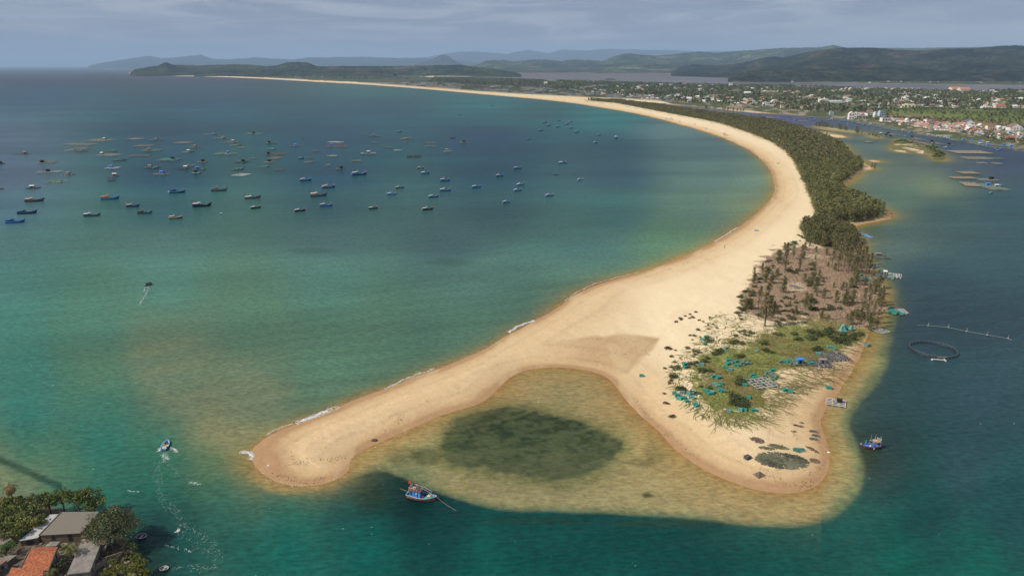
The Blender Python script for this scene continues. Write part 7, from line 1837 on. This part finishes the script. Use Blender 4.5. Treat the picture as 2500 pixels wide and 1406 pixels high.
def house(px, py, wpx, hpx, wall, roof, kind, lab, group=None, rot=None, dm=None, wins=0, zb=None, name='house', cat='house', storeys=1):
    """wpx, hpx: width and wall height as seen; kind: gable, flat, shed"""
    x, y, _ = G(px, py, 1.5); k = ppm(px, py); W = wpx / k; Hh = hpx / k; D = dm or W * rnd.uniform(.6, .85)
    rot = rnd.uniform(-.5, .3) if rot is None else rot
    z = float(ground_zs([x], [y])[0]) if zb is None else zb
    z = max(z, .8) - .3
    o = empty(name, (x, y, z), rot); tag(o, lab, cat, group)
    w = MB(); w.box(-W/2, W/2, -D/2, D/2, 0, Hh)
    if kind == 'gable':
        rh = min(W, D) * .30
        w.add([(-W/2, -D/2, Hh), (-W/2, D/2, Hh), (-W/2, 0, Hh + rh), (W/2, -D/2, Hh), (W/2, D/2, Hh), (W/2, 0, Hh + rh)], [(0, 2, 1), (3, 4, 5)])
    elif kind == 'front':
        rh = W * .32
        w.add([(-W/2, -D/2, Hh), (W/2, -D/2, Hh), (0, -D/2, Hh + rh), (-W/2, D/2, Hh), (W/2, D/2, Hh), (0, D/2, Hh + rh)], [(0, 1, 2), (3, 5, 4)])
    w.build('wall', HM[wall], o)
    r = MB(); e = .35
    if kind == 'gable':
        r.add([(-W/2-e, -D/2-e, Hh-.1), (W/2+e, -D/2-e, Hh-.1), (W/2+e, 0, Hh+rh+.12), (-W/2-e, 0, Hh+rh+.12), (-W/2-e, D/2+e, Hh-.1), (W/2+e, D/2+e, Hh-.1), (-W/2-e, -D/2-e, Hh+.1), (W/2+e, -D/2-e, Hh+.1), (W/2+e, 0, Hh+rh+.35), (-W/2-e, 0, Hh+rh+.35), (-W/2-e, D/2+e, Hh+.1), (W/2+e, D/2+e, Hh+.1)],
              [(6, 7, 8, 9), (9, 8, 11, 10), (0, 3, 2, 1), (3, 4, 5, 2), (0, 1, 7, 6), (4, 10, 11, 5), (0, 6, 9, 3), (3, 9, 10, 4), (1, 2, 8, 7), (2, 5, 11, 8)])
    elif kind == 'front':
        r.add([(-W/2-e, -D/2-e, Hh-.1), (0, -D/2-e, Hh+rh+.12), (0, D/2+e, Hh+rh+.12), (-W/2-e, D/2+e, Hh-.1), (W/2+e, -D/2-e, Hh-.1), (W/2+e, D/2+e, Hh-.1), (-W/2-e, -D/2-e, Hh+.1), (0, -D/2-e, Hh+rh+.35), (0, D/2+e, Hh+rh+.35), (-W/2-e, D/2+e, Hh+.1), (W/2+e, -D/2-e, Hh+.1), (W/2+e, D/2+e, Hh+.1)],
              [(6, 7, 8, 9), (7, 10, 11, 8), (0, 3, 2, 1), (1, 2, 5, 4), (0, 1, 7, 6), (1, 4, 10, 7), (2, 3, 9, 8), (5, 2, 8, 11), (0, 6, 9, 3), (4, 5, 11, 10)])
    elif kind == 'shed':
        r.add([(-W/2-e, -D/2-e, Hh+.02), (W/2+e, -D/2-e, Hh+.02), (W/2+e, D/2+e, Hh+.9), (-W/2-e, D/2+e, Hh+.9), (-W/2-e, -D/2-e, Hh+.2), (W/2+e, -D/2-e, Hh+.2), (W/2+e, D/2+e, Hh+1.08), (-W/2-e, D/2+e, Hh+1.08)], [(0, 3, 2, 1), (4, 5, 6, 7), (0, 1, 5, 4), (1, 2, 6, 5), (2, 3, 7, 6), (3, 0, 4, 7)])
    else:
        r.box(-W/2 - .15, W/2 + .15, -D/2 - .15, D/2 + .15, Hh + .01, Hh + .3)
        r.box(-W/2, W/2, -D/2, -D/2 + .2, Hh + .31, Hh + .9); r.box(-W * .3, -W * .02, 0, D * .4, Hh + .31, Hh + 1.9)
    r.build('roof', HM[roof], o)
    for s in range(storeys if wins else 0):
        hh = Hh / storeys
        for i in range(wins):
            xx = -W/2 + W * (i + .5) / wins; a = W / wins * .27
            MB().box(xx - a, xx + a, -D/2 - .05, -D/2 - .005, hh * s + hh * .3, hh * s + hh * .75).build('window', HM['win'], o)
    return o
# the recognisable buildings of the waterfront
KEY = [
 (2077,291,13,14,'white','whiter','front','tall white house at the left end of the white waterfront group',2,2),(2091,289,15,13,'white','whiter','flat','white flat roofed block, second of the white waterfront group',3,2),(2103,290,16,7,'greyw','greyr','front','grey gabled house in front of the white waterfront blocks',2,1),
 (2121,285,16,8,'white','purple','front','white house with dark gables and a red roof behind it, middle of the white group',2,2),(2138,287,11,11,'white','whiter','flat','white stepped block beside the pale blue tower',2,3),(2150,289,13,16,'pblue','pblue','flat','tall pale blue building at the right of the white waterfront group',3,3),
 (2160,297,20,9,'white','greyr','flat','long low white building standing forward at the water under the pale blue tower',3,1),(2103,283,13,5,'cream','orange','gable','house with an orange roof behind the white waterfront group',0,1),(2122,279,13,5,'white','red','gable','house with a red roof highest behind the white waterfront group',0,1),
 (2266,303,18,10,'white','greyr','flat','white two storey block with roof terrace amid the red roofs',3,2),(2271,307,16,8,'greyw','brownr','front','grey gabled house before the white two storey block',2,1),
 (2362,308,22,7,'white','purple','front','large house with steep purple slate gables in the middle of the red roofs',3,2),(2373,314,24,6,'white','whiter','flat','low white building under the purple gabled house',3,1),
 (2415,321,17,10,'yel','brownr','gable','pale yellow house with brown roof right of the red roofs',3,1),(2434,318,9,6,'yel','yel','flat','yellow wing beside the pale yellow house',1,1),
 (2474,322,28,9,'white','brownr','front','large white house with black patterned gables at the right end of the village',4,2),(2464,332,10,8,'pblue','pblue','flat','slim pale blue house below the large patterned house',1,2),(2462,343,19,6,'rustr','red','gable','low red roofed shed nearest the water at the right',3,1),
 (2397,329,16,6,'white','whiter','flat','small white flat house above the trees of the right waterfront',2,1),(2490,334,16,7,'white','whiter','flat','white house at the right picture edge',2,1),(2498,342,9,9,'teal','teal','flat','dark sea green house at the right picture edge',1,1),
 (2217,266,25,9,'yel','yel','flat','large pale yellow hall standing alone above the green plateau',3,1),(1871,261,17,9,'white','whiter','flat','white villa with arched front above the dark ponds',4,2),(1910,266,10,8,'cream','brownr','flat','small square cream house right of the white villa',2,2),
 (2029,281,9,8,'pblue','greyr','flat','grey blue narrow house at the waterside left of the white group',1,2),(2406,268,19,6,'white','whiter','flat','white house on the skyline of the plateau at right',3,1),(2437,268,20,8,'cream','red','gable','house with red roof beside the white one on the plateau',3,2),
 (1824,233,15,5,'white','whiter','gable','white church like house in the trees of the middle village',2,1),(1784,213,8,8,'white','whiter','flat','tall white block on the lagoon side skyline',2,3),(1614,212,7,6,'white','whiter','flat','white block farthest left on the lagoon side',1,2),
 (1332,208,8,5,'white','whiter','gable','white hut among dark trees on the far flats',1,1),(2010,251,20,7,'white','whiter','shed','white warehouse gable left of the long pale sheds',0,1),(2040,252,26,4,'pblue','whiter','shed','long pale shed beside the white warehouse',0,1),(2073,249,14,3,'white','greenr','shed','shed with a bright green roof',0,1),
 (2330,222,24,4,'cream','orange','gable','long orange roofed hall on the far right shore',0,1),(2352,223,24,4,'cream','orange','gable','second long orange roofed hall on the far right shore',0,1)]
for a, b, w, h, wl, rf, kd, lab, wn, st in KEY:
    house(a, b, w, h, wl, rf, kd, lab, None, wins=wn, storeys=st, rot=rnd.uniform(-.25, .1))
# the rows of small houses
def row(spots, lab_f, group):
    for i, (a, b) in enumerate(spots):
        wl, rf = rnd.choice(pal_)
        kd = rnd.choice(['gable', 'gable', 'front', 'flat' if rf in ('whiter', 'greyr') else 'shed'])
        cn = {'orange': 'orange', 'red': 'red', 'brownr': 'brown', 'greyr': 'grey', 'whiter': 'white', 'rustr': 'rust brown'}[rf]
        lab = lab_f % cn
        house(a, b, rnd.uniform(7, 13) * sc_, rnd.uniform(3.0, 4.6) * sc_, wl, rf, kd, lab, group + ', ' + cn + ' roofs', wins=0)
pal_ = [('white', 'orange'), ('white', 'red'), ('cream', 'orange'), ('white', 'whiter'), ('greyw', 'greyr'), ('white', 'orange'), ('greyw', 'brownr'), ('greyw', 'rustr')]
sc_ = 1.15
sp_ = []
for i in range(26): sp_.append((2178 + i * 12.5 + rnd.uniform(-4, 4), 296 + i * 1.05 + rnd.uniform(-1, 1)))
for i in range(24): sp_.append((2200 + i * 12.8 + rnd.uniform(-4, 4), 305 + i * 1.2 + rnd.uniform(-1.3, 1.3)))
for i in range(20): sp_.append((2262 + i * 12.4 + rnd.uniform(-4, 4), 315 + i * 1.35 + rnd.uniform(-1.3, 1.3)))
for i in range(11): sp_.append((2372 + i * 12.4 + rnd.uniform(-3, 3), 330 + i * 1.2 + rnd.uniform(-1, 1)))
row(sp_, 'small house with %s roof in the dense waterfront rows at right', 'waterfront houses')
sc_ = .95
pal_ = [('white', 'whiter'), ('white', 'whiter'), ('cream', 'orange'), ('white', 'orange'), ('greyw', 'greyr'), ('white', 'greyr')]
sp_ = [(1640 + rnd.uniform(0, 270), 0) for _ in range(44)]
sp_ = [(a, 243 + (a - 1640) * .062 + rnd.uniform(-9, 6)) for a, _ in sp_]
row(sp_, 'small house with %s roof in the middle village behind the ponds', 'middle village houses')
sc_ = .75
sp_ = []
while len(sp_) < 58:
    a, b = rnd.uniform(1500, 2500), rnd.uniform(206, 250)
    if b > 208 + max(0, (a - 1700)) * .017 and vnoise(a / 30, b / 6, 5) > .5 and b < 222 + (a - 1500) * .03: sp_.append((a, b))
row(sp_, 'tiny house with %s roof among trees near the lagoon shore', 'lagoon shore houses')
sc_ = .9
sp_ = [(rnd.uniform(2170, 2500), rnd.uniform(243, 266)) for _ in range(30)]
row(sp_, 'small house with %s roof scattered behind the green plateau', 'houses behind the plateau')
def house_simple(a, b, w, h, lab, group):
    x, y, _ = G(a, b, 2); k = ppm(a, b); W, Hh = w / k, h / k
    o = empty('house', (x, y, 1.0), rnd.uniform(-.4, .4)); tag(o, lab, 'house', group)
    MB().box(-W/2, W/2, -W*.35, W*.35, 0, Hh).build('wall', HM['white'], o)
    MB().box(-W*.55, W*.55, -W*.4, W*.4, Hh + .01, Hh * 1.25).build('roof', HM[rnd.choice(['whiter', 'greyr', 'orange'])], o)
for i in range(24): house_simple(690 + rnd.gauss(80, 55), 189.2 + rnd.uniform(-2.2, 1), rnd.uniform(3, 5), rnd.uniform(1.2, 1.8), 'pale speck of a house in the village at the headland foot', 'headland village houses')
for i in range(16): house_simple(1900 + rnd.uniform(0, 620), 0 + 201.5 + rnd.uniform(-1.6, .4) + i * .12, rnd.uniform(4, 6), rnd.uniform(1.4, 2), 'pale speck of a house on the shore across the lagoon', 'houses across the lagoon')

# the rest of the far town, beyond the three hundred largest: one mass
def town_mass():
    rng = random.Random(31); V, F, C = [], [], []
    def add(a, b, w, h):
        x, y, _ = G(a, b, 1); k = ppm(a, b); W = w / k; D = W * rng.uniform(.6, .9); H = h / k; t = rng.uniform(-.5, .5)
        wl = rng.choice([(.66, .64, .60), (.66, .64, .60), (.55, .50, .40), (.38, .36, .33)]); rf = rng.choice([(.60, .59, .56), (.38, .20, .13), (.30, .28, .26), (.33, .15, .11), (.5, .5, .48)])
        z = float(max(.8, 1.0)) - .3; n = len(V)
        for (u, v, zz) in ((-1, -1, 0), (1, -1, 0), (1, 1, 0), (-1, 1, 0), (-1, -1, 1), (1, -1, 1), (1, 1, 1), (-1, 1, 1)):
            X, Y = u * W / 2, v * D / 2; V.append((x + X * cos(t) - Y * sin(t), y + X * sin(t) + Y * cos(t), z + zz * H)); C.append(wl)
        F.extend([(n, n + 1, n + 5, n + 4), (n + 1, n + 2, n + 6, n + 5), (n + 2, n + 3, n + 7, n + 6), (n + 3, n, n + 4, n + 7)])
        n = len(V); e = 1.12
        for (u, v, zz) in ((-1, -1, 0), (1, -1, 0), (1, 0, .32), (-1, 0, .32), (-1, 1, 0), (1, 1, 0)):
            X, Y = u * e * W / 2, v * e * D / 2; V.append((x + X * cos(t) - Y * sin(t), y + X * sin(t) + Y * cos(t), z + H * 1.01 + zz * D)); C.append(rf)
        F.extend([(n, n + 1, n + 2, n + 3), (n + 3, n + 2, n + 5, n + 4), (n, n + 3, n + 4, n), (n + 1, n + 5, n + 2, n + 1)][:2])
    k = 0
    while k < 520:
        a, b = rng.uniform(1440, 2560), rng.uniform(204, 272)
        if b < 209 + max(0, a - 1700) * .017 or b > min(268, 238 + (a - 1500) * .07): continue
        if vnoise(a / 26, b / 5, 9) < .42: continue
        k += 1; sc = .55 + (b - 205) / 110; add(a, b, rng.uniform(5, 10) * sc, rng.uniform(2.2, 3.6) * sc)
    for i in range(230):
        a = rng.uniform(2170, 2540); t_ = rng.random(); add(a, 292 + (a - 2170) * .088 + t_ * (8 + (a - 2170) * .065), rng.uniform(7, 12), rng.uniform(2.6, 4))
    me = np_mesh('far_town_houses', V, F, colors=np.array(C)); tag(link_mesh('far_town_houses', me, vc_mat('town_render')), kind='stuff')
town_mass()

# ------------------------------------------------------------------ the near village, lower left
NM = dict(
 moss=None, stone=mat('rough_stone_wall', (0.17, 0.125, 0.085), .95, .35, 2.5), plaster=mat('stained_plaster', (0.24, 0.21, 0.17), .95, .3, 1.2, dirt=.6), sheet=mat('fibre_cement_sheet', (0.21, 0.19, 0.165), .85, .2, .8, dirt=.3), white=mat('white_awning_sheet', (0.40, 0.385, 0.36), .6, .12, .6, dirt=.15), conc=mat('old_concrete', (0.25, 0.205, 0.16), .95, .25, 1.5, dirt=.35), dkblue=mat('dark_blue_wall', (0.04, 0.07, 0.12), .8, .2, 1), win=HM['win'], beam=mat('roof_edge', (0.12, 0.10, 0.085), .9, .2, 2))
def tile_mat(name, col, sx_=4.0, sy_=3.0, amt=.5):
    m = bpy.data.materials.new(name); m.use_nodes = True; t = m.node_tree; b = t.nodes['Principled BSDF']
    tcn = t.nodes.new('ShaderNodeTexCoord'); mpn = t.nodes.new('ShaderNodeMapping'); mpn.inputs['Scale'].default_value = (sx_, sy_, sy_); t.links.new(tcn.outputs['Object'], mpn.inputs[0])
    br = t.nodes.new('ShaderNodeTexBrick'); br.inputs['Scale'].default_value = 1.0; br.inputs['Mortar Size'].default_value = .06; br.inputs['Brick Width'].default_value = .9; br.inputs['Row Height'].default_value = .8
    c = np.array(col); br.inputs['Color1'].default_value = tuple(c * 1.35) + (1,); br.inputs['Color2'].default_value = tuple(c * .62) + (1,); br.inputs['Mortar'].default_value = tuple(c * .35) + (1,)
    t.links.new(mpn.outputs[0], br.inputs['Vector'])
    n = noise(t, tcn.outputs['Object'], 1.1, 6, .7); n2 = noise(t, tcn.outputs['Object'], 9, 3, .6)
    cc = mixc(t, smooth(t, n, .5, .7, 0, .55), br.outputs['Color'], tuple(c * .45) + (1,))
    cc = mixc(t, smooth(t, n2, .58, .7, 0, .5), cc, tuple((c * 1.6).clip(0, .8)) + (1,))
    t.links.new(cc, b.inputs['Base Color']); b.inputs['Roughness'].default_value = .9; b.inputs['Specular IOR Level'].default_value = .2
    bp = t.nodes.new('ShaderNodeBump'); bp.inputs['Strength'].default_value = .7; bp.inputs['Distance'].default_value = .06; t.links.new(br.outputs['Fac'], bp.inputs['Height']); t.links.new(bp.outputs[0], b.inputs['Normal'])
    return m
NM['tile'] = tile_mat('clay_tile', (0.40, 0.135, 0.065))
def moss_mat():
    m = bpy.data.materials.new('mossy_grey_roof'); m.use_nodes = True; t = m.node_tree; b = t.nodes['Principled BSDF']
    tcn = t.nodes.new('ShaderNodeTexCoord'); w = t.nodes.new('ShaderNodeTexWave'); w.inputs['Scale'].default_value = .42; w.inputs['Distortion'].default_value = 2.2; w.inputs['Detail'].default_value = 3
    t.links.new(tcn.outputs['Object'], w.inputs['Vector'])
    n = noise(t, tcn.outputs['Object'], 3, 6, .7)
    c = mixc(t, smooth(t, w.outputs['Fac'], .40, .62, 0, .95), (0.235, 0.175, 0.17, 1), (0.13, 0.165, 0.09, 1))
    c = mixc(t, smooth(t, n, .35, .7, 0, .45), c, (0.16, 0.13, 0.12, 1))
    t.links.new(c, b.inputs['Base Color']); b.inputs['Roughness'].default_value = .95; b.inputs['Specular IOR Level'].default_value = .15
    return m
NM['moss'] = moss_mat()
def near_house(corners, zr, roof_m, wall_m, lab, base=1.6, over=.35, thick=.16, parts=None, name='house', cat='house', wins=(), edge=None):
    """corners: roof corners as traced (front left, front right, back right, back left) with a height each"""
    P = [Vector(G(a, b, z)) for (a, b), z in zip(corners, zr)]
    c = sum(P, Vector()) / 4; loc = Vector((c.x, c.y, base)); o = empty(name, loc); tag(o, lab, cat)
    Q = [p - loc for p in P]
    r = MB(); lo = [q - Vector((0, 0, thick)) for q in Q]
    r.add(Q + lo, [(0, 1, 2, 3), (7, 6, 5, 4), (4, 5, 1, 0), (5, 6, 2, 1), (6, 7, 3, 2), (7, 4, 0, 3)])
    ro = r.build('roof', roof_m, o)
    m = sum(Q, Vector()) / 4; I = []
    for q in Q:
        d = q - m; l = Vector((d.x, d.y, 0)).length; I.append(Vector((m.x + d.x * (1 - over / l), m.y + d.y * (1 - over / l), q.z - thick * 1.05 - .02)))
    B = [Vector((i.x, i.y, -1.5)) for i in I]
    w = MB(); w.add(I + B, [(0, 1, 2, 3), (7, 6, 5, 4), (4, 5, 1, 0), (5, 6, 2, 1), (6, 7, 3, 2), (7, 4, 0, 3)])
    wo = w.build('wall', wall_m, o)
    if edge:
        e = MB()
        for a, b in edge: e.bar(Q[a] + Vector((0, 0, .05)), Q[b] + Vector((0, 0, .05)), .22, .2)
        e.build('roof_edge', NM['beam'], ro)
    for (side, t, hh, ww, top, nm) in wins:       # openings on a wall side
        a, b = I[side], I[(side + 1) % 4]; p = a + (b - a) * t; d = (b - a); d.z = 0; d.normalize(); nrm = Vector((d.y, -d.x, 0))
        z1 = p.z - top; p0 = p + nrm * .03
        k = MB(); k.add([p0 - d * ww / 2 + Vector((0, 0, z1 - hh - p.z)), p0 + d * ww / 2 + Vector((0, 0, z1 - hh - p.z)), p0 + d * ww / 2 + Vector((0, 0, z1 - p.z)), p0 - d * ww / 2 + Vector((0, 0, z1 - p.z)),
              p0 - nrm * .02 - d * ww / 2 + Vector((0, 0, z1 - hh - p.z)), p0 - nrm * .02 + d * ww / 2 + Vector((0, 0, z1 - hh - p.z)), p0 - nrm * .02 + d * ww / 2 + Vector((0, 0, z1 - p.z)), p0 - nrm * .02 - d * ww / 2 + Vector((0, 0, z1 - p.z))], [(0, 1, 2, 3), (4, 7, 6, 5), (0, 4, 5, 1), (1, 5, 6, 2), (2, 6, 7, 3), (3, 7, 4, 0)])
        k.build(nm, NM['win'], wo)
    return o
near_house([(95,1306),(198,1300.5),(243,1248),(150,1249)], [4.6, 4.6, 5.0, 5.0], NM['moss'], NM['stone'], 'largest near house, broad mossy grey roof over rough stone wall beside the big round tree', edge=[(3, 0)], wins=[(0, .3, 1.2, .9, .5, 'window'), (0, .72, 1.9, 1.1, .3, 'door')])
near_house([(46,1320),(92,1312),(146,1254),(122,1255)], [3.9, 3.9, 4.6, 4.6], NM['white'], NM['stone'], 'lean-to with a white sheet roof along the left side of the mossy roofed house', wins=[(0, .5, 1.3, 1.6, .4, 'opening')])
near_house([(50,1386),(118,1392),(137,1343),(72,1342.5)], [4.2, 4.2, 6.2, 6.2], NM['tile'], NM['plaster'], 'house with a bright orange clay tile roof edged in grey', edge=[(3, 0), (1, 2)], wins=[(1, .5, 1.2, .8, 1.2, 'window')])
near_house([(10,1425),(100,1432),(106,1391),(28,1384)], [3.2, 3.2, 5.0, 5.0], NM['tile'], NM['plaster'], 'lower orange clay tile roof cut by the bottom edge of the view')
near_house([(72,1342),(137,1342.6),(142,1334),(92,1335)], [6.1, 6.1, 5.0, 5.0], NM['tile'], NM['plaster'], 'back slope of tiles rising behind the bright orange roof', over=.15)
near_house([(162,1403),(218,1396.5),(248,1321.5),(197,1325)], [4.6, 4.6, 5.0, 5.0], NM['sheet'], NM['plaster'], 'long house with a plain grey sheet roof running toward the shore', edge=[(0, 1)], wins=[(1, .2, 1.0, .7, .8, 'window'), (1, .5, 1.0, .7, .8, 'window'), (0, .5, 1.9, 1.0, .5, 'door')])
near_house([(200,1326),(256,1342),(274,1307),(198,1314)], [3.9, 3.9, 3.9, 3.9], NM['conc'], NM['plaster'], 'flat concrete terrace behind the long grey roof with a dark blue side', wins=[(1, .5, 1.6, 3.0, .3, 'dark_blue_hoarding')])
x_ = [G(199,1314,4.0), G(235,1309,4.0), G(273,1306,4.0), G(257,1341,4.0)]
m = MB()
for i in range(3): m.bar(Vector(x_[i]) + Vector((0, 0, .25)), Vector(x_[i + 1]) + Vector((0, 0, .25)), .22, .6)
o = m.build('parapet_wall', NM['conc']); tag(o, 'low curving parapet round the flat concrete terrace', 'parapet')
near_house([(108,1334),(137,1332),(147,1321),(122,1322)], [3.4, 3.4, 3.6, 3.6], NM['sheet'], NM['plaster'], 'small pale grey green shed roof between the orange roof and the mossy house', over=.15)
near_house([(-30,1380),(10,1376),(43,1353),(0,1358)], [3.4, 3.4, 3.6, 3.6], NM['sheet'], NM['stone'], 'low grey flat roof at the left edge above the rusty corner roof')
near_house([(-25,1395),(0,1378),(20,1364),(-10,1366)], [4.4, 4.4, 4.6, 4.6], HM['rustr'], NM['plaster'], 'rust streaked corner roof cut by the left edge', wins=[(1, .3, 1.0, .7, .6, 'window')])
near_house([(-25,1330),(8,1328),(29,1315),(-5,1315)], [3.4, 3.4, 3.5, 3.5], NM['sheet'], NM['stone'], 'small dark grey roof at the left edge beneath the leafy trees')
# yard walls, water tank, posts
for (a, b), (c, d), lab in (((250,1372),(300,1356),'broken grey yard wall right of the long grey roof'),((232,1390),(262,1370),'short yard wall beside the long grey house'),((140,1400),(160,1370),'low wall between the orange and the grey roof')):
    p, q = Vector(G(a, b, 2)), Vector(G(c, d, 2)); m = MB(); m.bar(Vector((0, 0, .4)), q - p + Vector((0, 0, .4)), .2, 1.6); o = m.build('yard_wall', NM['conc']); o.location = p; tag(o, lab, 'wall')
x, y, _ = G(62, 1326, 2); o = lump(62, 1326, .9, 1.4, GEAR['tnet'], 'tarpaulin', 'tarpaulin', 'turquoise cloth bundle under the edge of the white awning', 2.0)
rng_ = random.Random(4); m = MB()
for i in range(260):
    a, b = rng_.uniform(0, 330), rng_.uniform(1320, 1420)
    if b < 1300 + (a - 250) * .6: continue
    x, y, _ = G(a, b, 1.8); e = rng_.uniform(.15, .6); m.box(x, x + e * 1.5, y, y + e, 1.6, 1.9 + e * .5, rz=rng_.uniform(0, 3))
o = m.build('yard_clutter', NM['conc']); tag(o, kind='stuff')

# --- near trees
def tree_near(px, py, zb, R, Hc, ncl, nl, leaf, lab, base, seed, squash=.75, group=None, name='broadleaf_tree', **k):
    x, y, _ = G(px, py, Hc + zb - 0.0)      # traced at crown centre
    ms = broad_mesh(seed, R, Hc, ncl, nl, leaf, r0=.1 + R * .04, base=base, squash=squash, **k)
    o = empty(name, (x, y, zb), rnd.uniform(0, 6.28)); tag(o, lab, 'tree', group)
    for nm, me in (('trunk', ms[1]), ('crown', ms[0])):
        c = bpy.data.objects.new(nm, me); COL.objects.link(c); c.parent = o
    return o
GR = (0.12, 0.15, 0.045); GY = (0.17, 0.19, 0.045); GD = (0.11, 0.125, 0.062)
tree_near(274, 1290, 1.2, 6.6, 4.0, 150, 110, .34, 'big round dark green tree at the shore right of the mossy roof', GD, 31, .8, fill=.25)
tree_near(213, 1213, 1.2, 3.6, 4.4, 40, 60, .36, 'tree with rising leafy tip, rightmost of those above the mossy roof', GR, 33)
tree_near(228, 1230, 1.0, 3.2, 3.4, 34, 55, .34, 'yellow green tree overhanging the water above the mossy roof', GY, 34)
tree_near(188, 1218, 1.2, 3.4, 4.4, 40, 60, .36, 'tree with bare pale limbs showing in the middle above the mossy roof', GR, 35)
tree_near(150, 1216, 1.2, 3.4, 4.2, 40, 60, .36, 'round green tree third from right above the mossy roof', GR, 36)
tree_near(118, 1222, 1.2, 3.6, 3.8, 40, 60, .36, 'green tree at the left end of the row above the mossy roof', GR, 37)
tree_near(84, 1232, 1.4, 3.6, 3.6, 40, 60, .36, 'tree between the row and the leafy mass at the left', GR, 38, alt=(0.28, 0.22, 0.15), pa=.16)
for i, (a, b, R, w_) in enumerate(((52,1232,3.2,'upper middle'),(24,1232,3.2,'upper left'),(68,1262,4.0,'right hand'),(32,1262,4.2,'middle'),(4,1258,3.8,'left hand'),(40,1292,3.6,'lower middle'),(8,1290,3.4,'lower left'),(84,1276,3.0,'lower right'))):
    tree_near(a, b, 1.4, R, 3.4, 42, 60, .36, w_ + ' bright leafy tree in the mass at the left edge above the roofs', GY if i % 2 else GR, 50 + i, .7, 'leafy trees at the left edge', alt=(0.26, 0.22, 0.13), pa=.10)
for i, (a, b, R, w_) in enumerate(((283,1380,2.4,'left'),(304,1392,2.6,'middle'),(336,1378,2.2,'upper right'),(332,1400,2.4,'lower right'),(270,1402,2.0,'far left'),(350,1402,1.8,'rightmost'))):
    tree_near(a, b, 1.2, R, 2.2, 26, 46, .3, w_ + ' yellow green bushy tree of the group in the bottom shore corner', (0.15, 0.155, 0.032), 70 + i, .8, 'bushy trees of the bottom shore corner')
tree_near(12, 1342, 1.6, 2.6, 2.4, 26, 46, .3, 'small bright green tree between the roofs at the left edge', (0.09, 0.15, 0.04), 80)
tree_near(148, 1378, 1.6, 2.0, 2.0, 22, 40, .3, 'dark bush between the orange roof and the long grey roof', GD, 81)
tree_near(252, 1352, 1.2, 1.8, 1.6, 20, 36, .28, 'dry brownish bush right of the long grey roof', (0.13, 0.09, 0.06), 82)
tree_near(318, 1338, .6, 2.2, 1.3, 24, 40, .28, 'low leafy bush leaning over the water under the big round tree', GR, 84)
tree_near(322, 1362, .6, 2.0, 1.2, 24, 40, .28, 'low leafy bush on the water edge above the bushy corner group', GY, 85)
tree_near(300, 1350, 1.0, 2.4, 1.4, 24, 36, .28, 'dry dusky bush behind the broken yard wall', (0.10, 0.07, 0.055), 83)
def palm(px, py, zb, H, lab, seed, fl=2.6, droop=.9, n=22, base=(0.11, 0.12, 0.035)):
    x, y, _ = G(px, py, zb + H); rng = np.random.default_rng(seed); o = empty('coconut_palm', (x, y, zb)); tag(o, lab, 'palm')
    tm = MB().taper([(.4, .3, -.8), (.25, .2, H * .35), (.05, .05, H * .7), (0, 0, H)], [.2, .15, .12, .13], 8); tm.build('trunk', BARK, o)
    V, C, F = [], [], []
    for i in range(n):
        az = 6.283 * (i + rng.random() * .6) / n; el = rng.uniform(-.5, 1.1); L = fl * rng.uniform(.8, 1.15)
        pts = []; p = np.array([0, 0, H]); e = el
        for s in range(12):
            pts.append(p.copy()); d = np.array([cos(az) * cos(e), sin(az) * cos(e), sin(e)]); p = p + d * L / 11; e -= droop * .16 * (1 + s * .08)
        side = np.array([-sin(az), cos(az), 0]); col = np.array(base) * rng.uniform(.6, 1.5) * (np.array([1.3, .95, .7]) if el < -.1 else 1)
        for s in range(1, 12):
            for sg in (-1, 1):
                for q in range(2):
                    b = len(V); ll = .75 * (1 - abs(s - 5) / 9); pp = pts[s] + (pts[s] - pts[s - 1]) * (q * .5)
                    tip = pp + side * sg * ll * .75 + (pts[s] - pts[s - 1]) * 1.0 + np.array([0, 0, -ll * .45]); w = (pts[s] - pts[s - 1]) * .35
                    V += [pp, pp + w, tip + w * .3, tip]; C += [col * rng.uniform(.8, 1.2)] * 4; F.append((b, b + 1, b + 2, b + 3))
    cm = link_mesh('crown', np_mesh('crown', V, F, colors=np.array(C).clip(.005, .6)), LEAF, o)
palm(168, 1334, 1.6, 5.4, 'dark green coconut palm between the orange roof and the long grey roof', 5, 2.7)
palm(22, 1188, 1.4, 8.5, 'ragged coconut palm with dry drooping fronds at the left edge over the water', 6, 3.2, 1.35, 26, (0.17, 0.13, 0.055))
palm(126, 1393, 1.6, 3.6, 'small green palm at the corner of the orange roof', 7, 1.7, 1.0, 14)
palm(320, 1404, 1.2, 3.4, 'low palm among the bushy trees of the bottom shore corner', 8, 1.9, 1.0, 14, (0.15, 0.15, 0.05))
# look-alikes that stand apart get their place in the row, read from the left or the right
def _count_off():
    by = {}
    for o in COL.objects:
        if o.parent is None and 'label' in o and 'group' in o: by.setdefault(o['label'], []).append(o)
    for lab, lst in by.items():
        if not 2 <= len(lst) <= 30 or len(lab.split()) > 13 or lst[0].name.startswith(('house', 'sea_rock')): continue
        lst.sort(key=lambda o: chart(o.location.x, o.location.y)[0])
        for i, o in enumerate(lst):
            if i < (len(lst) + 1) // 2: o['label'] = '%s, %s from left' % (lab, ORD[i])
            else: o['label'] = '%s, %s from right' % (lab, ORD[len(lst) - 1 - i])
_count_off()
